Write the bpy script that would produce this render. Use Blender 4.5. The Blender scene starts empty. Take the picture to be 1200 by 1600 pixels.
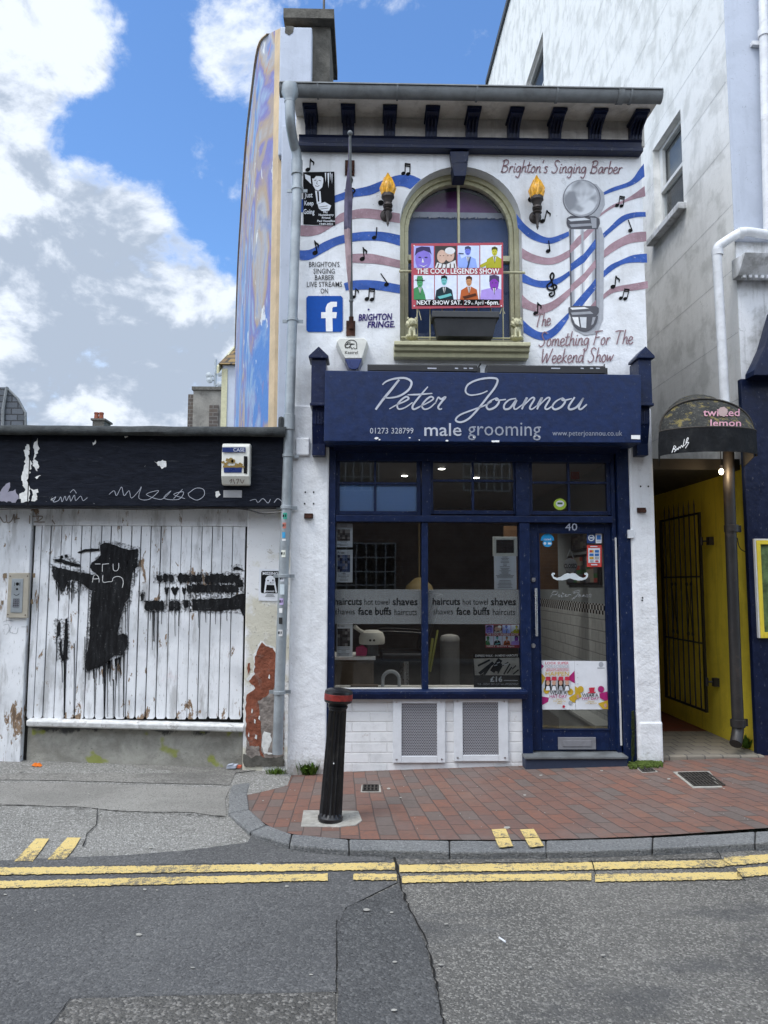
import bpy, bmesh, math, random
from mathutils import Vector, Matrix
random.seed(7)
R = math.radians
scene = bpy.context.scene
COL = scene.collection

# ------------------------------------------------------------------ camera
CAM = Vector((0.0, -6.4, 1.60))
YAW, PITCH, ROLL = R(-1.31), R(5.50), R(0.148)
FPX = 1155.0                                  # focal length in pixels of a 1200x1600 picture
fw = Vector((-math.sin(YAW)*math.cos(PITCH), math.cos(YAW)*math.cos(PITCH), math.sin(PITCH)))
rt0 = fw.cross(Vector((0, 0, 1))).normalized()
up0 = rt0.cross(fw)
RT = rt0*math.cos(ROLL) + up0*math.sin(ROLL)
UP = -rt0*math.sin(ROLL) + up0*math.cos(ROLL)
cd = bpy.data.cameras.new('camera'); cam = bpy.data.objects.new('camera', cd); COL.objects.link(cam)
cam.matrix_world = Matrix(((RT.x, UP.x, -fw.x, CAM.x), (RT.y, UP.y, -fw.y, CAM.y), (RT.z, UP.z, -fw.z, CAM.z), (0, 0, 0, 1)))
cd.sensor_fit = 'VERTICAL'; cd.sensor_height = 36; cd.sensor_width = 27
cd.lens = 36*FPX/1600; cd.clip_start = 0.05; cd.clip_end = 3000
scene.camera = cam
scene.render.resolution_x, scene.render.resolution_y = 768, 1024

def ray(px, py): return (fw + RT*((px-600)/FPX) + UP*((800-py)/FPX))
def at_y(px, py, Y):
    d = ray(px, py); return CAM + d*((Y-CAM.y)/d.y)
def at_z(px, py, Z):
    d = ray(px, py); return CAM + d*((Z-CAM.z)/d.z)
def at_x(px, py, X):
    d = ray(px, py); return CAM + d*((X-CAM.x)/d.x)
def rect(x0, y0, x1, y1, Y):                 # a rectangle measured on the photo -> x0,x1,z0,z1 on the plane y=Y
    ym, xm = (y0+y1)/2, (x0+x1)/2
    return at_y(x0, ym, Y).x, at_y(x1, ym, Y).x, at_y(xm, y1, Y).z, at_y(xm, y0, Y).z

# ------------------------------------------------------------------ sun, sky, exposure
SUN_EL, SUN_AZ = R(62), R(-50)               # azimuth from -Y (street side) towards -X (left)
sdir = Vector((math.sin(SUN_AZ)*math.cos(SUN_EL), -math.cos(SUN_AZ)*math.cos(SUN_EL), math.sin(SUN_EL)))
sl = bpy.data.lights.new('sun', 'SUN'); so = bpy.data.objects.new('sun', sl); COL.objects.link(so)
sl.energy = 1.5; sl.angle = R(20); sl.color = (1.0, 0.985, 0.96)
so.rotation_euler = sdir.to_track_quat('Z', 'Y').to_euler()
so.location = (-8, -12, 14)
vs = scene.view_settings
vs.view_transform = 'Standard'; vs.look = 'None'; vs.gamma = 1; vs.exposure = 0.46; vs.use_curve_mapping = False
scene.cycles.max_bounces = 8; scene.cycles.transparent_max_bounces = 16
scene.cycles.use_denoising = True

w = bpy.data.worlds.new('World'); scene.world = w; w.use_nodes = True
wt = w.node_tree; wt.nodes.clear()
class NT:
    """small helper for building node graphs"""
    def __init__(s, t): s.t = t
    def n(s, k, **kw):
        nd = s.t.nodes.new(k)
        for a, v in kw.items(): setattr(nd, a, v)
        return nd
    def put(s, sock, v):
        if isinstance(v, bpy.types.NodeSocket): s.t.links.new(v, sock)
        elif isinstance(v, (tuple, list)) and len(v) == 3 and sock.type == 'RGBA': sock.default_value = (*v, 1)
        else: sock.default_value = v
    def math(s, op, a, b=0.0, c=None, clamp=False):
        m = s.n('ShaderNodeMath', operation=op, use_clamp=clamp); s.put(m.inputs[0], a); s.put(m.inputs[1], b)
        if c is not None: s.put(m.inputs[2], c)
        return m.outputs[0]
    def ss(s, v, a, b, lo=0.0, hi=1.0, kind='SMOOTHSTEP'):
        m = s.n('ShaderNodeMapRange', interpolation_type=kind); s.put(m.inputs[0], v)
        for i, q in enumerate((a, b, lo, hi)): m.inputs[i+1].default_value = q
        return m.outputs[0]
    def mix(s, f, a, b, kind='MIX'):
        m = s.n('ShaderNodeMix', data_type='RGBA', blend_type=kind); s.put(m.inputs[0], f); s.put(m.inputs[6], a); s.put(m.inputs[7], b)
        return m.outputs[2]
    def noise(s, vec, scale, detail=4, rough=0.55, dist=0.0):
        m = s.n('ShaderNodeTexNoise'); s.put(m.inputs['Vector'], vec); m.inputs['Scale'].default_value = scale
        m.inputs['Detail'].default_value = detail; m.inputs['Roughness'].default_value = rough; m.inputs['Distortion'].default_value = dist
        return m.outputs['Fac']
    def voro(s, vec, scale, feature='F1', out='Distance', rnd=1.0):
        m = s.n('ShaderNodeTexVoronoi', feature=feature); s.put(m.inputs['Vector'], vec); m.inputs['Scale'].default_value = scale
        m.inputs['Randomness'].default_value = rnd
        return m.outputs[out]
    def mapv(s, vec, scale=(1, 1, 1), loc=(0, 0, 0), rot=(0, 0, 0)):
        m = s.n('ShaderNodeMapping'); s.put(m.inputs[0], vec); m.inputs['Scale'].default_value = scale
        m.inputs['Location'].default_value = loc; m.inputs['Rotation'].default_value = rot
        return m.outputs[0]
W = NT(wt)
sky = W.n('ShaderNodeTexSky', sky_type='NISHITA'); sky.sun_disc = False
sky.sun_elevation = SUN_EL; sky.sun_rotation = math.atan2(sdir.x, sdir.y)
sky.air_density = 1.15; sky.dust_density = 0.5; sky.ozone_density = 1.6
dirv = W.n('ShaderNodeTexCoord').outputs['Generated']
def blob(px, py, r, cdir=None):
    c = (cdir or ray(px, py)).normalized()
    d = W.n('ShaderNodeVectorMath', operation='DOT_PRODUCT'); W.put(d.inputs[0], dirv); d.inputs[1].default_value = c
    return W.ss(d.outputs['Value'], math.cos(R(r*1.5)), math.cos(R(r*0.15)))
def total(lst):
    acc = 0.0
    for v, wgt in lst: acc = W.math('MULTIPLY_ADD', v, wgt, acc)
    return acc
wv = W.mapv(dirv, scale=(1.0, 1.0, 1.5))
n1 = W.noise(wv, 6.5, 9, 0.60, 0.25)
n2 = W.noise(W.mapv(dirv, loc=(3.1, 1.2, 0.7), scale=(1, 1, 1.6)), 4.6, 7, 0.6, 0.2)
n3 = W.noise(W.mapv(dirv, loc=(1.4, 5.2, 2.2)), 19, 6, 0.65, 0.3)
cover = total([(blob(20, 60, 8), .55), (blob(110, 130, 7), .42), (blob(160, 200, 4), .25), (blob(345, 55, 4.5), .75), (blob(390, 110, 3.6), .55),
               (blob(60, 330, 7), .5), (blob(230, 370, 5), .5), (blob(130, 215, 3), .2),
               (blob(20, 460, 9), .45), (blob(170, 460, 8), .5), (blob(290, 450, 5.5), .5), (blob(260, 560, 9), .55), (blob(60, 600, 10), .5), (blob(340, 640, 6), .4),
               (blob(240, 150, 3.0), -.5), (blob(70, 222, 3.0), -.50), (blob(150, 245, 3.4), -.80), (blob(215, 40, 2.6), -.5), (blob(280, 240, 5.0), -.45), (blob(330, 330, 4.5), -.40), (blob(150, 225, 3.0), -.6), (blob(300, 370, 3), -.25), (blob(125, 470, 2.2), -.7), (blob(365, 470, 2.5), -.2),
               (blob(640, 80, 16), -.5), (blob(860, 60, 16), -.4), (blob(0, 0, 70, Vector((-.35, -1, .75))), 1.2)])
cov = W.math('MULTIPLY_ADD', W.math('MULTIPLY', cover, 1.0, clamp=True), 1.20, -0.42)
dens = W.math('ADD', W.math('MULTIPLY_ADD', n1, 3.6, -1.80), W.math('MULTIPLY_ADD', n3, 1.3, W.math('ADD', cov, -0.65)))
alpha = W.ss(dens, -0.24, 0.50)
n1o = W.noise(W.mapv(wv, loc=(-0.012, 0.0, 0.040)), 6.5, 9, 0.60, 0.25)
relief = W.math('MULTIPLY_ADD', W.math('SUBTRACT', n1o, n1), 5.5, 0.14)      # clouds are lit from above
grey = total([(blob(235, 520, 6), .50), (blob(110, 580, 7), .32), (blob(90, 345, 4.5), .38), (blob(330, 590, 4), .3), (blob(10, 30, 3), .1), (blob(240, 400, 3.5), .25), (blob(60, 505, 4), .3)])
shade = W.math('MULTIPLY', W.ss(W.math('ADD', relief, W.math('ADD', W.math('MULTIPLY_ADD', n2, 1.5, -0.74), grey)), 0.02, 0.95), W.ss(dens, 0.0, 0.45), clamp=True)
CL = 0.80/0.11
ccol = W.mix(shade, (0.90*CL, 0.94*CL, 1.0*CL), (0.46*CL, 0.525*CL, 0.62*CL))
sky_fill = W.ss(total([(blob(0, 0, 62, Vector((-.35, -1, .75))), 1.0)]), 0, 1, 1.0, 2.35)      # unseen extra cloud brightness added behind the camera to light the facade
bk = W.n('ShaderNodeCombineXYZ')
for q, tq in enumerate((.95, .985, 1.035)): W.put(bk.inputs[q], W.math('MULTIPLY', sky_fill, tq))
ccol = W.mix(1.0, ccol, bk.outputs[0], 'MULTIPLY')
el = W.n('ShaderNodeSeparateXYZ'); W.put(el.inputs[0], dirv)
lo = W.ss(el.outputs['Z'], 0.02, 0.40)
skyc = W.mix(1.0, sky.outputs[0], W.mix(lo, (1.50, 1.92, 2.25), (0.88, 1.18, 1.52)), 'MULTIPLY')
final = W.mix(alpha, skyc, ccol)
bg = W.n('ShaderNodeBackground'); bg.inputs['Strength'].default_value = 0.11
W.put(bg.inputs[0], final)
wt.links.new(bg.outputs[0], W.n('ShaderNodeOutputWorld').inputs[0])
# ------------------------------------------------------------------ materials
def srgb(r, g, b):
    f = lambda c: (c/255/12.92) if c/255 <= .04045 else ((c/255+.055)/1.055)**2.4
    return (f(r), f(g), f(b))
MATS = {}
def base(name):
    m = bpy.data.materials.new(name); m.use_nodes = True
    t = NT(m.node_tree); b = m.node_tree.nodes['Principled BSDF']
    co = t.n('ShaderNodeTexCoord').outputs['Object']
    MATS[name] = m
    return m, t, b, co
def bump(t, b, h, dist, strength=1.0):
    k = t.n('ShaderNodeBump'); k.inputs['Strength'].default_value = strength; k.inputs['Distance'].default_value = dist
    t.put(k.inputs['Height'], h); t.put(b.inputs['Normal'], k.outputs[0])
def plain(name, col, rough=.5, var=.12, scale=9, bd=.001, bscale=60, metal=0.0, spec=None, dirt=0.0, dirtcol=(.05, .045, .04)):
    """one colour with mottling, fine bump, blotches of dirt"""
    m, t, b, co = base(name)
    n = t.noise(co, scale, 6, .6)
    c = t.mix(t.ss(n, .25, .75), tuple(x*(1-var) for x in col), tuple(min(1, x*(1+var)) for x in col))
    if dirt:
        d = t.math('MULTIPLY', t.ss(t.noise(co, scale*.7+3, 8, .7, .4), .52, .72), dirt)
        c = t.mix(d, c, dirtcol)
    t.put(b.inputs['Base Color'], c)
    t.put(b.inputs['Roughness'], t.ss(n, .2, .8, max(.02, rough-.1), min(1, rough+.1), 'LINEAR'))
    b.inputs['Metallic'].default_value = metal
    b.inputs['Specular IOR Level'].default_value = spec if spec is not None else (.18 if rough >= .6 else .5)
    if bd: bump(t, b, t.noise(co, bscale, 4), bd)
    return m
def paint_flat(name, col, rough=.7):
    return plain(name, col, rough, .08, 25, .0006, 90)
def render_wall(name, col, dark, patch=.5, bd=.012, streak=.5, low=None):
    """lumpy painted render: undulating, with grime blotches, rain streaks and hairline cracks"""
    m, t, b, co = base(name)
    a = t.noise(co, 3.2, 7, .62, .3); st = t.noise(t.mapv(co, scale=(7, 7, .7)), 1.6, 6, .65)
    sp = t.noise(co, 38, 5, .7)
    g = t.math('MULTIPLY', t.ss(a, .44, .64), patch)
    s2 = t.math('MULTIPLY', t.ss(st, .50, .68), streak)
    c = t.mix(g, col, dark)
    c = t.mix(s2, c, tuple(x*.72 for x in dark))
    c = t.mix(t.ss(sp, .62, .70, 0, .55), c, tuple(x*.55 for x in dark))
    if low:
        z = t.n('ShaderNodeSeparateXYZ'); t.put(z.inputs[0], co)
        f = t.ss(t.math('MULTIPLY_ADD', sp, .35, z.outputs['Z']), low[0]+.17, low[1]+.17, 1, 0)
        c = t.mix(t.math('MULTIPLY', f, .8), c, low[2])
    wv_ = t.n('ShaderNodeTexNoise'); t.put(wv_.inputs['Vector'], co); wv_.inputs['Scale'].default_value = 4; wv_.inputs['Detail'].default_value = 6
    ad = t.n('ShaderNodeVectorMath', operation='MULTIPLY_ADD'); t.put(ad.inputs[0], wv_.outputs['Color']); ad.inputs[1].default_value = (.5, .5, .5); t.put(ad.inputs[2], co)
    ck = t.voro(ad.outputs[0], 1.1, 'DISTANCE_TO_EDGE')
    crk = t.math('MULTIPLY', t.ss(t.math('MULTIPLY_ADD', a, .05, ck), .018, .024, 1, 0), .30)
    c = t.mix(crk, c, tuple(x*.5 for x in dark))
    t.put(b.inputs['Base Color'], c); b.inputs['Roughness'].default_value = .78
    h = t.math('ADD', t.math('MULTIPLY', t.noise(co, 7, 6, .55), 1.0), t.math('MULTIPLY', t.noise(co, 55, 3), .16))
    bump(t, b, h, bd)
    return m
def glossy_navy(name, col, rough=.32, chip=.55):
    m, t, b, co = base(name); b.inputs['Specular IOR Level'].default_value = .3
    n = t.noise(co, 14, 6, .6); e = t.noise(t.mapv(co, scale=(2, 2, 1)), 28, 7, .75)
    c = t.mix(t.ss(n, .3, .7), tuple(x*.8 for x in col), tuple(x*1.2 for x in col))
    c = t.mix(t.math('MULTIPLY', t.ss(e, .605, .665), chip), c, (.30, .31, .33))
    t.put(b.inputs['Base Color'], c); t.put(b.inputs['Roughness'], t.ss(n, .2, .8, rough-.08, rough+.18, 'LINEAR'))
    bump(t, b, t.noise(co, 22, 5), .0025)
    return m

M = {}
M['wall'] = render_wall('white_masonry_paint', (.78, .795, .82), (.56, .56, .55), .42, .012, .22)
M['pier'] = render_wall('white_pier_paint', (.78, .795, .82), (.58, .58, .58), .32, .016, .16, (0.0, .22, (.30, .27, .23)))
M['gable'] = render_wall('weathered_white_render', (.78, .775, .75), (.48, .48, .45), .60, .006, .14)
M['gablelow'] = render_wall('grey_render', (.40, .40, .41), (.27, .27, .27), .5, .005, .3)
M['rfront'] = render_wall('stained_front_render', (.74, .75, .77), (.33, .33, .32), .8, .008, .6)
M['rblue'] = render_wall('pale_blue_render', (.44, .48, .56), (.33, .36, .42), .3, .004, .2)
M['soffit'] = render_wall('soffit_plaster', (.66, .63, .58), (.42, .39, .35), .7, .012, .4)
M['navy'] = glossy_navy('navy_gloss_paint', (.0035, .009, .042))
M['navyband'] = glossy_navy('navy_cornice_paint', (.0036, .0085, .034), .36, .25)
M['frame_navy'] = glossy_navy('shopfront_navy_paint', (.0032, .0120, .050), .38, .55)
M['sign'] = glossy_navy('sign_blue', (.0034, .0155, .068), .42, .10)
M['black'] = plain('black_gloss', (.008, .008, .010), .33, .3, 12, .0008, 40, dirt=.4, dirtcol=(.07, .065, .06))
M['fascia'] = None
M['gutter'] = plain('painted_iron_gutter', (.135, .145, .15), .55, .25, 7, .002, 30, dirt=.6, dirtcol=(.07, .07, .065))
M['pipe'] = plain('galvanised_pipe', (.30, .33, .35), .45, .22, 6, .001, 35, metal=.25, dirt=.35, dirtcol=(.14, .14, .13))
M['blackpipe'] = plain('black_iron', (.022, .020, .020), .5, .3, 8, .002, 30, dirt=.6, dirtcol=(.07, .05, .04))
M['whitepipe'] = plain('white_plastic_pipe', (.62, .63, .65), .5, .15, 8, .001, 30, dirt=.5, dirtcol=(.36, .35, .33))
M['cream'] = plain('cream_window_paint', (.46, .44, .28), .5, .15, 10, .003, 25, dirt=.35, dirtcol=(.17, .15, .09))
M['concrete'] = plain('chimney_concrete', (.105, .10, .088), .9, .35, 12, .006, 50, dirt=.6, dirtcol=(.05, .048, .04))
M['rust'] = plain('rusty_iron', (.055, .025, .018), .8, .5, 20, .002, 60)
M['bronze'] = plain('dark_bronze', (.045, .036, .033), .5, .35, 20, .002, 60, metal=.3)
M['flame'] = plain('amber_flame', (.72, .36, .02), .35, .35, 30, .002, 40)
def paint_wall(name, col):
    m, t, b, co = base(name); n = t.noise(co, 5, 7, .7, .3); f = t.noise(co, 30, 5, .7)
    c = t.mix(t.ss(n, .38, .62), tuple(x*.80 for x in col), tuple(min(1, x*1.12+.015) for x in col)); c = t.mix(t.ss(f, .60, .68, 0, .5), c, (.5, .5, .52))
    t.put(b.inputs['Base Color'], c); b.inputs['Roughness'].default_value = .7
    bump(t, b, t.math('ADD', t.noise(co, 7, 6, .55), t.math('MULTIPLY', t.noise(co, 55, 3), .16)), .011); return m
M['stripe_blue'] = paint_wall('painted_blue', (.016, .085, .38)); M['stripe_pink'] = paint_wall('painted_mauve', (.36, .225, .26))
M['ink'] = paint_flat('painted_black', (.006, .006, .007), .85); M['mauve'] = paint_flat('painted_plum', (.25, .15, .17))
M['logo_blue'] = paint_flat('painted_logo_blue', (.008, .075, .36)); M['white'] = paint_flat('white_paint', (.80, .80, .80), .55)
M['fringe'] = paint_flat('painted_violet', (.035, .02, .14))
M['thin_ink'] = paint_flat('painted_dark_grey', (.05, .05, .055))
M['pg1'] = paint_flat('airbrush_light', (.62, .64, .67)); M['pg2'] = paint_flat('airbrush_mid', (.34, .35, .38)); M['pg3'] = paint_flat('airbrush_dark', (.10, .10, .115)); M['pg4'] = paint_flat('airbrush_pale', (.72, .74, .77)); M['halo'] = paint_flat('airbrush_halo', (.40, .41, .44)); M['pglobe'] = None
M['silver'] = plain('sign_silver_vinyl', (.42, .44, .50), .35, .15, 6, 0, 1)
M['silver_dim'] = plain('sign_grey_vinyl', (.25, .27, .33), .35, .15, 6, 0, 1)
M['steel'] = plain('brushed_steel', (.55, .55, .56), .3, .1, 20, .0003, 100, metal=.9)
M['vent'] = plain('white_vent_paint', (.66, .68, .71), .5, .08, 10, .001, 50, dirt=.2, dirtcol=(.4, .4, .4))
M['plastic_white'] = plain('aged_white_plastic', (.66, .655, .60), .45, .1, 10, .0006, 40, dirt=.3, dirtcol=(.3, .28, .22))
M['paper'] = plain('paper', (.70, .72, .76), .8, .05, 10, 0, 1)
M['grass'] = None
M['planter'] = plain('anthracite_plastic', (.030, .032, .036), .5, .15, 10, .0005, 60)
M['signred'] = plain('banner_red', (.40, .045, .07), .55, .1, 10, 0, 1)
M['bin'] = plain('grey_bin', (.15, .15, .145), .45, .1, 8, 0, 1)
M['wood'] = plain('dark_wood_laminate', (.13, .095, .065), .55, .3, 6, .0005, 40)
M['darkfab'] = plain('black_vinyl', (.012, .012, .014), .4, .2, 10, 0, 1)
M['red'] = plain('worn_red_band', (.22, .018, .014), .5, .35, 25, .001, 60, dirt=.7, dirtcol=(.015, .012, .012))
M['orange'] = plain('orange_peel', (.70, .17, .02), .6, .2, 40, .002, 60)
M['moss'] = plain('moss', (.065, .095, .02), .95, .5, 40, .01, 90)
M['leaf'] = plain('weed_leaf', (.075, .145, .022), .6, .45, 30, 0, 1)
M['grille'] = plain('cast_iron_drain', (.05, .045, .04), .7, .3, 30, .002, 80)
M['yellow'] = render_wall('yellow_masonry_paint', (.80, .62, .045), (.52, .40, .03), .4, .005, .35)
M['sash'] = plain('white_sash_paint', (.66, .66, .64), .5, .08, 10, .001, 40, dirt=.3, dirtcol=(.35, .34, .32))
M['slate'] = None
def colour(name, rgb, rough=.6):
    k = 'c_' + name
    if k not in M: M[k] = plain(name, rgb, rough, .08, 20, 0, 1)
    return M[k]

def glass(name, tint=(.86, .90, .91), boost=1.5, rough=.0, floor=.01):
    m = bpy.data.materials.new(name); m.use_nodes = True; t = NT(m.node_tree); m.node_tree.nodes.clear()
    tr = t.n('ShaderNodeBsdfTransparent'); tr.inputs[0].default_value = (*tint, 1)
    gl = t.n('ShaderNodeBsdfGlossy'); gl.inputs['Roughness'].default_value = rough; gl.inputs[0].default_value = (1, 1, 1, 1)
    fr = t.n('ShaderNodeFresnel'); fr.inputs['IOR'].default_value = 1.5
    co = t.n('ShaderNodeTexCoord').outputs['Object']
    k = t.n('ShaderNodeBump'); k.inputs['Distance'].default_value = .0012; k.inputs['Strength'].default_value = .35
    t.put(k.inputs['Height'], t.noise(co, 2.2, 2)); t.put(gl.inputs['Normal'], k.outputs[0])
    mx = t.n('ShaderNodeMixShader'); t.put(mx.inputs[0], t.math('MULTIPLY_ADD', fr.outputs[0], boost, floor, clamp=True))
    t.t.links.new(tr.outputs[0], mx.inputs[1]); t.t.links.new(gl.outputs[0], mx.inputs[2])
    t.t.links.new(mx.outputs[0], t.n('ShaderNodeOutputMaterial').inputs[0])
    return m
M['glass'] = glass('window_glass'); M['glass_up'] = glass('upper_window_glass', (.86, .88, .92), .30, .0, .0); M['glass_dull'] = glass('dull_upper_glass', (.8, .84, .86), .10)
def film(name, col, opacity):
    m, t, b, co = base(name)
    b.inputs['Base Color'].default_value = (*col, 1); b.inputs['Roughness'].default_value = .35; b.inputs['Alpha'].default_value = opacity
    return m
M['frost'] = film('frosted_film', (.215, .23, .235), .56)
M['sky_tint'] = film('painted_sky_tint', (.25, .41, .70), .95)  # colour of the sky reflection, painted onto the transom panes
M['etch'] = film('etched_lettering', (.5, .52, .55), .35)
def emit(name, col, s):
    m = bpy.data.materials.new(name); m.use_nodes = True; b = m.node_tree.nodes['Principled BSDF']
    b.inputs['Base Color'].default_value = (0, 0, 0, 1); b.inputs['Emission Color'].default_value = (*col, 1); b.inputs['Emission Strength'].default_value = s
    return m
M['bulb'] = emit('lit_bulb', (1, .80, .5), 9); M['spot'] = emit('ceiling_spot_glow', (1, .93, .82), 14)

def mk_fascia():
    m, t, b, co = base('flaking_black_fascia')
    n = t.noise(t.mapv(co, scale=(.8, 1, 3)), 9, 8, .7, .5); l = t.noise(t.mapv(co, scale=(1, 1, 9)), 3.0, 8, .75)
    big = t.noise(co, 5, 8, .75, .6)
    c = t.mix(t.ss(n, .3, .75), (.0045, .006, .011), (.013, .016, .026))
    c = t.mix(t.ss(l, .615, .66, 0, .35), c, (.07, .075, .085))
    c = t.mix(t.ss(big, .675, .69, 0, .9), c, (.52, .53, .54))
    t.put(b.inputs['Base Color'], c); b.inputs['Roughness'].default_value = .5; b.inputs['Specular IOR Level'].default_value = .12
    bump(t, b, t.math('ADD', l, n), .004); return m
M['fascia'] = mk_fascia()
def mk_boards():
    m, t, b, co = base('peeling_white_boards')
    v = t.mapv(co, scale=(1.6, 1, .55))
    n = t.noise(v, 6, 9, .72, .5); a = t.noise(co, 2.2, 5, .6); f = t.noise(t.mapv(co, scale=(3, 1, .5)), 26, 6, .7)
    z_ = t.n('ShaderNodeSeparateXYZ'); t.put(z_.inputs[0], co); low = t.ss(z_.outputs['Z'], .40, .62, .06, 0); n = t.math('ADD', n, low)
    g2 = t.noise(t.mapv(co, loc=(2, 5, 1), scale=(2.5, 1, .5)), 3.2, 7, .68)
    c = t.mix(t.ss(a, .42, .62, 0, .8), (.77, .785, .81), (.55, .565, .59)); c = t.mix(t.ss(g2, .50, .64, 0, .7), c, (.36, .36, .36))
    c = t.mix(t.ss(t.noise(t.mapv(co, loc=(4, 0, 2)), 3.1, 5, .7), .60, .70, 0, .3), c, (.62, .50, .52))
    c = t.mix(t.ss(n, .605, .62), c, (.28, .19, .12))
    c = t.mix(t.ss(n, .655, .67), c, (.13, .085, .055))
    c = t.mix(t.ss(f, .61, .67, 0, .8), c, (.17, .16, .15))
    t.put(b.inputs['Base Color'], c); b.inputs['Roughness'].default_value = .7
    bump(t, b, t.math('ADD', t.ss(n, .615, .63, 1, 0), t.math('MULTIPLY', f, .5)), .003); return m
M['boards'] = mk_boards(); M['ledge'] = plain('stained_ledge_paint', (.66, .66, .65), .75, .2, 12, .004, 40, dirt=.9, dirtcol=(.16, .14, .12))
def mk_leftpier():
    m, t, b, co = base('flaking_pier_render')
    n = t.noise(co, 4.5, 9, .7, .4); f = t.noise(co, 30, 6, .7); y = t.noise(t.mapv(co, loc=(7, 1, 1)), 2.4, 5, .6)
    c = t.mix(t.ss(y, .5, .6), (.74, .745, .75), (.58, .555, .46))
    c = t.mix(t.ss(f, .61, .68, 0, .7), c, (.2, .18, .16))
    c = t.mix(t.ss(n, .60, .62, 0, .9), c, (.48, .45, .40))
    t.put(b.inputs['Base Color'], c); b.inputs['Roughness'].default_value = .8
    bump(t, b, t.math('ADD', n, t.math('MULTIPLY', f, .3)), .012); return m
M['leftpier'] = mk_leftpier()
def mk_plinth():
    m, t, b, co = base('stained_concrete_plinth')
    n = t.noise(co, 5, 9, .7, .3); f = t.noise(co, 45, 5, .7); g = t.noise(t.mapv(co, loc=(2, 0, 3)), 4, 3, .5)
    z = t.n('ShaderNodeSeparateXYZ'); t.put(z.inputs[0], co)
    c = t.mix(t.ss(n, .3, .7), (.22, .212, .185), (.40, .39, .345))
    c = t.mix(t.ss(f, .6, .72, 0, .7), c, (.04, .038, .033))
    c = t.mix(t.ss(t.math('MULTIPLY_ADD', n, .35, z.outputs['Z']), .485, .53, 0, .9), c, (.025, .027, .030))
    c = t.mix(t.ss(g, .60, .66, 0, .8), c, (.26, .29, .04))
    t.put(b.inputs['Base Color'], c); b.inputs['Roughness'].default_value = .9; bump(t, b, t.math('ADD', n, f), .006); return m
M['plinth'] = mk_plinth()
M['terracotta'] = plain('bare_brick_render', (.22, .075, .045), .9, .35, 12, .012, 40, dirt=.35, dirtcol=(.30, .25, .22))
M['oldmortar'] = plain('bare_grey_render', (.23, .20, .18), .95, .4, 14, .014, 30, dirt=.5, dirtcol=(.45, .42, .38))
M['wornwhite'] = plain('white_flake_edge', (.72, .72, .70), .8, .15, 20, .006, 40, dirt=.3, dirtcol=(.3, .27, .24))

def mk_asphalt(name, lo, hi, sp, spcol, cell=85, bd=.006, blot=.35, blotcol=(.025, .025, .027)):
    m, t, b, co = base(name)
    big = t.noise(co, 1.1, 6, .6, .3); f = t.noise(co, 120, 3, .6)
    ce = t.n('ShaderNodeTexVoronoi'); t.put(ce.inputs['Vector'], co); ce.inputs['Scale'].default_value = cell
    cs = t.n('ShaderNodeSeparateColor'); t.put(cs.inputs[0], ce.outputs['Color'])
    c = t.mix(t.ss(big, .3, .7), lo, hi)
    c = t.mix(t.math('MULTIPLY', t.ss(cs.outputs[0], .55, .95), sp), c, spcol)
    c = t.mix(t.ss(cs.outputs[1], .72, .98, 0, .55), c, tuple(x*.4 for x in lo))
    c = t.mix(t.math('MULTIPLY', t.ss(t.noise(t.mapv(co, loc=(9, 3, 0), scale=(.7, 1.6, 1)), 1.5, 6, .62), .50, .68), blot), c, blotcol)
    c = t.mix(t.ss(f, .2, .8, .0, .25), c, (.0, .0, .0))
    t.put(b.inputs['Base Color'], c); b.inputs['Roughness'].default_value = .85
    bump(t, b, t.math('ADD', t.math('MULTIPLY', ce.outputs['Distance'], -1.0), f), bd); return m
M['tar_new'] = mk_asphalt('smooth_dark_asphalt', (.086, .086, .087), (.113, .113, .113), .6, (.20, .198, .192), 95, .004, .25, (.063, .063, .064))
M['tar_old'] = mk_asphalt('worn_chipped_asphalt', (.116, .111, .101), (.170, .162, .147), .75, (.37, .355, .32), 115, .006, .6, (.068, .069, .072))
M['tar_strip'] = mk_asphalt('coarse_patch_asphalt', (.074, .075, .076), (.098, .098, .098), .55, (.20, .20, .195), 85, .007, .35)
M['tar_gravel'] = mk_asphalt('gravelly_asphalt', (.105, .10, .09), (.155, .147, .134), .85, (.30, .285, .26), 80, .010, .1)
M['drive_c'] = mk_asphalt('exposed_aggregate_concrete', (.21, .205, .188), (.29, .283, .262), .9, (.46, .45, .425), 100, .008, .3, (.19, .185, .17))
M['drive_s'] = mk_asphalt('smooth_path_concrete', (.235, .225, .205), (.285, .275, .25), .5, (.36, .35, .33), 130, .003, .4, (.165, .16, .145))
M['drive_w'] = mk_asphalt('rough_gutter_concrete', (.20, .192, .175), (.28, .27, .245), .7, (.40, .385, .36), 90, .008, .6, (.12, .115, .105))
M['crack'] = plain('crack_dirt', (.018, .017, .016), .95, .3, 40, .004, 90)
M['granite'] = mk_asphalt('granite_kerb', (.145, .15, .152), (.21, .215, .215), .6, (.30, .302, .30), 110, .004, .5, (.14, .15, .155))
M['slabcon'] = plain('pale_cement', (.33, .32, .29), .9, .25, 16, .005, 60, dirt=.5, dirtcol=(.17, .16, .15))
def mk_yellowline():
    m, t, b, co = base('worn_yellow_line')
    n = t.noise(co, 28, 8, .75, .4); f = t.noise(co, 130, 3, .6)
    c = t.mix(t.ss(n, .3, .7), (.56, .41, .14), (.68, .53, .22))
    c = t.mix(t.ss(t.math('MULTIPLY_ADD', t.noise(co, 1.7, 3), .6, t.math('MULTIPLY_ADD', f, .55, t.math('SUBTRACT', n, .30))), .78, .88, 0, .85), c, (.085, .083, .08))
    t.put(b.inputs['Base Color'], c); b.inputs['Roughness'].default_value = .8; bump(t, b, f, .003); return m
M['yline'] = mk_yellowline()
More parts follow.
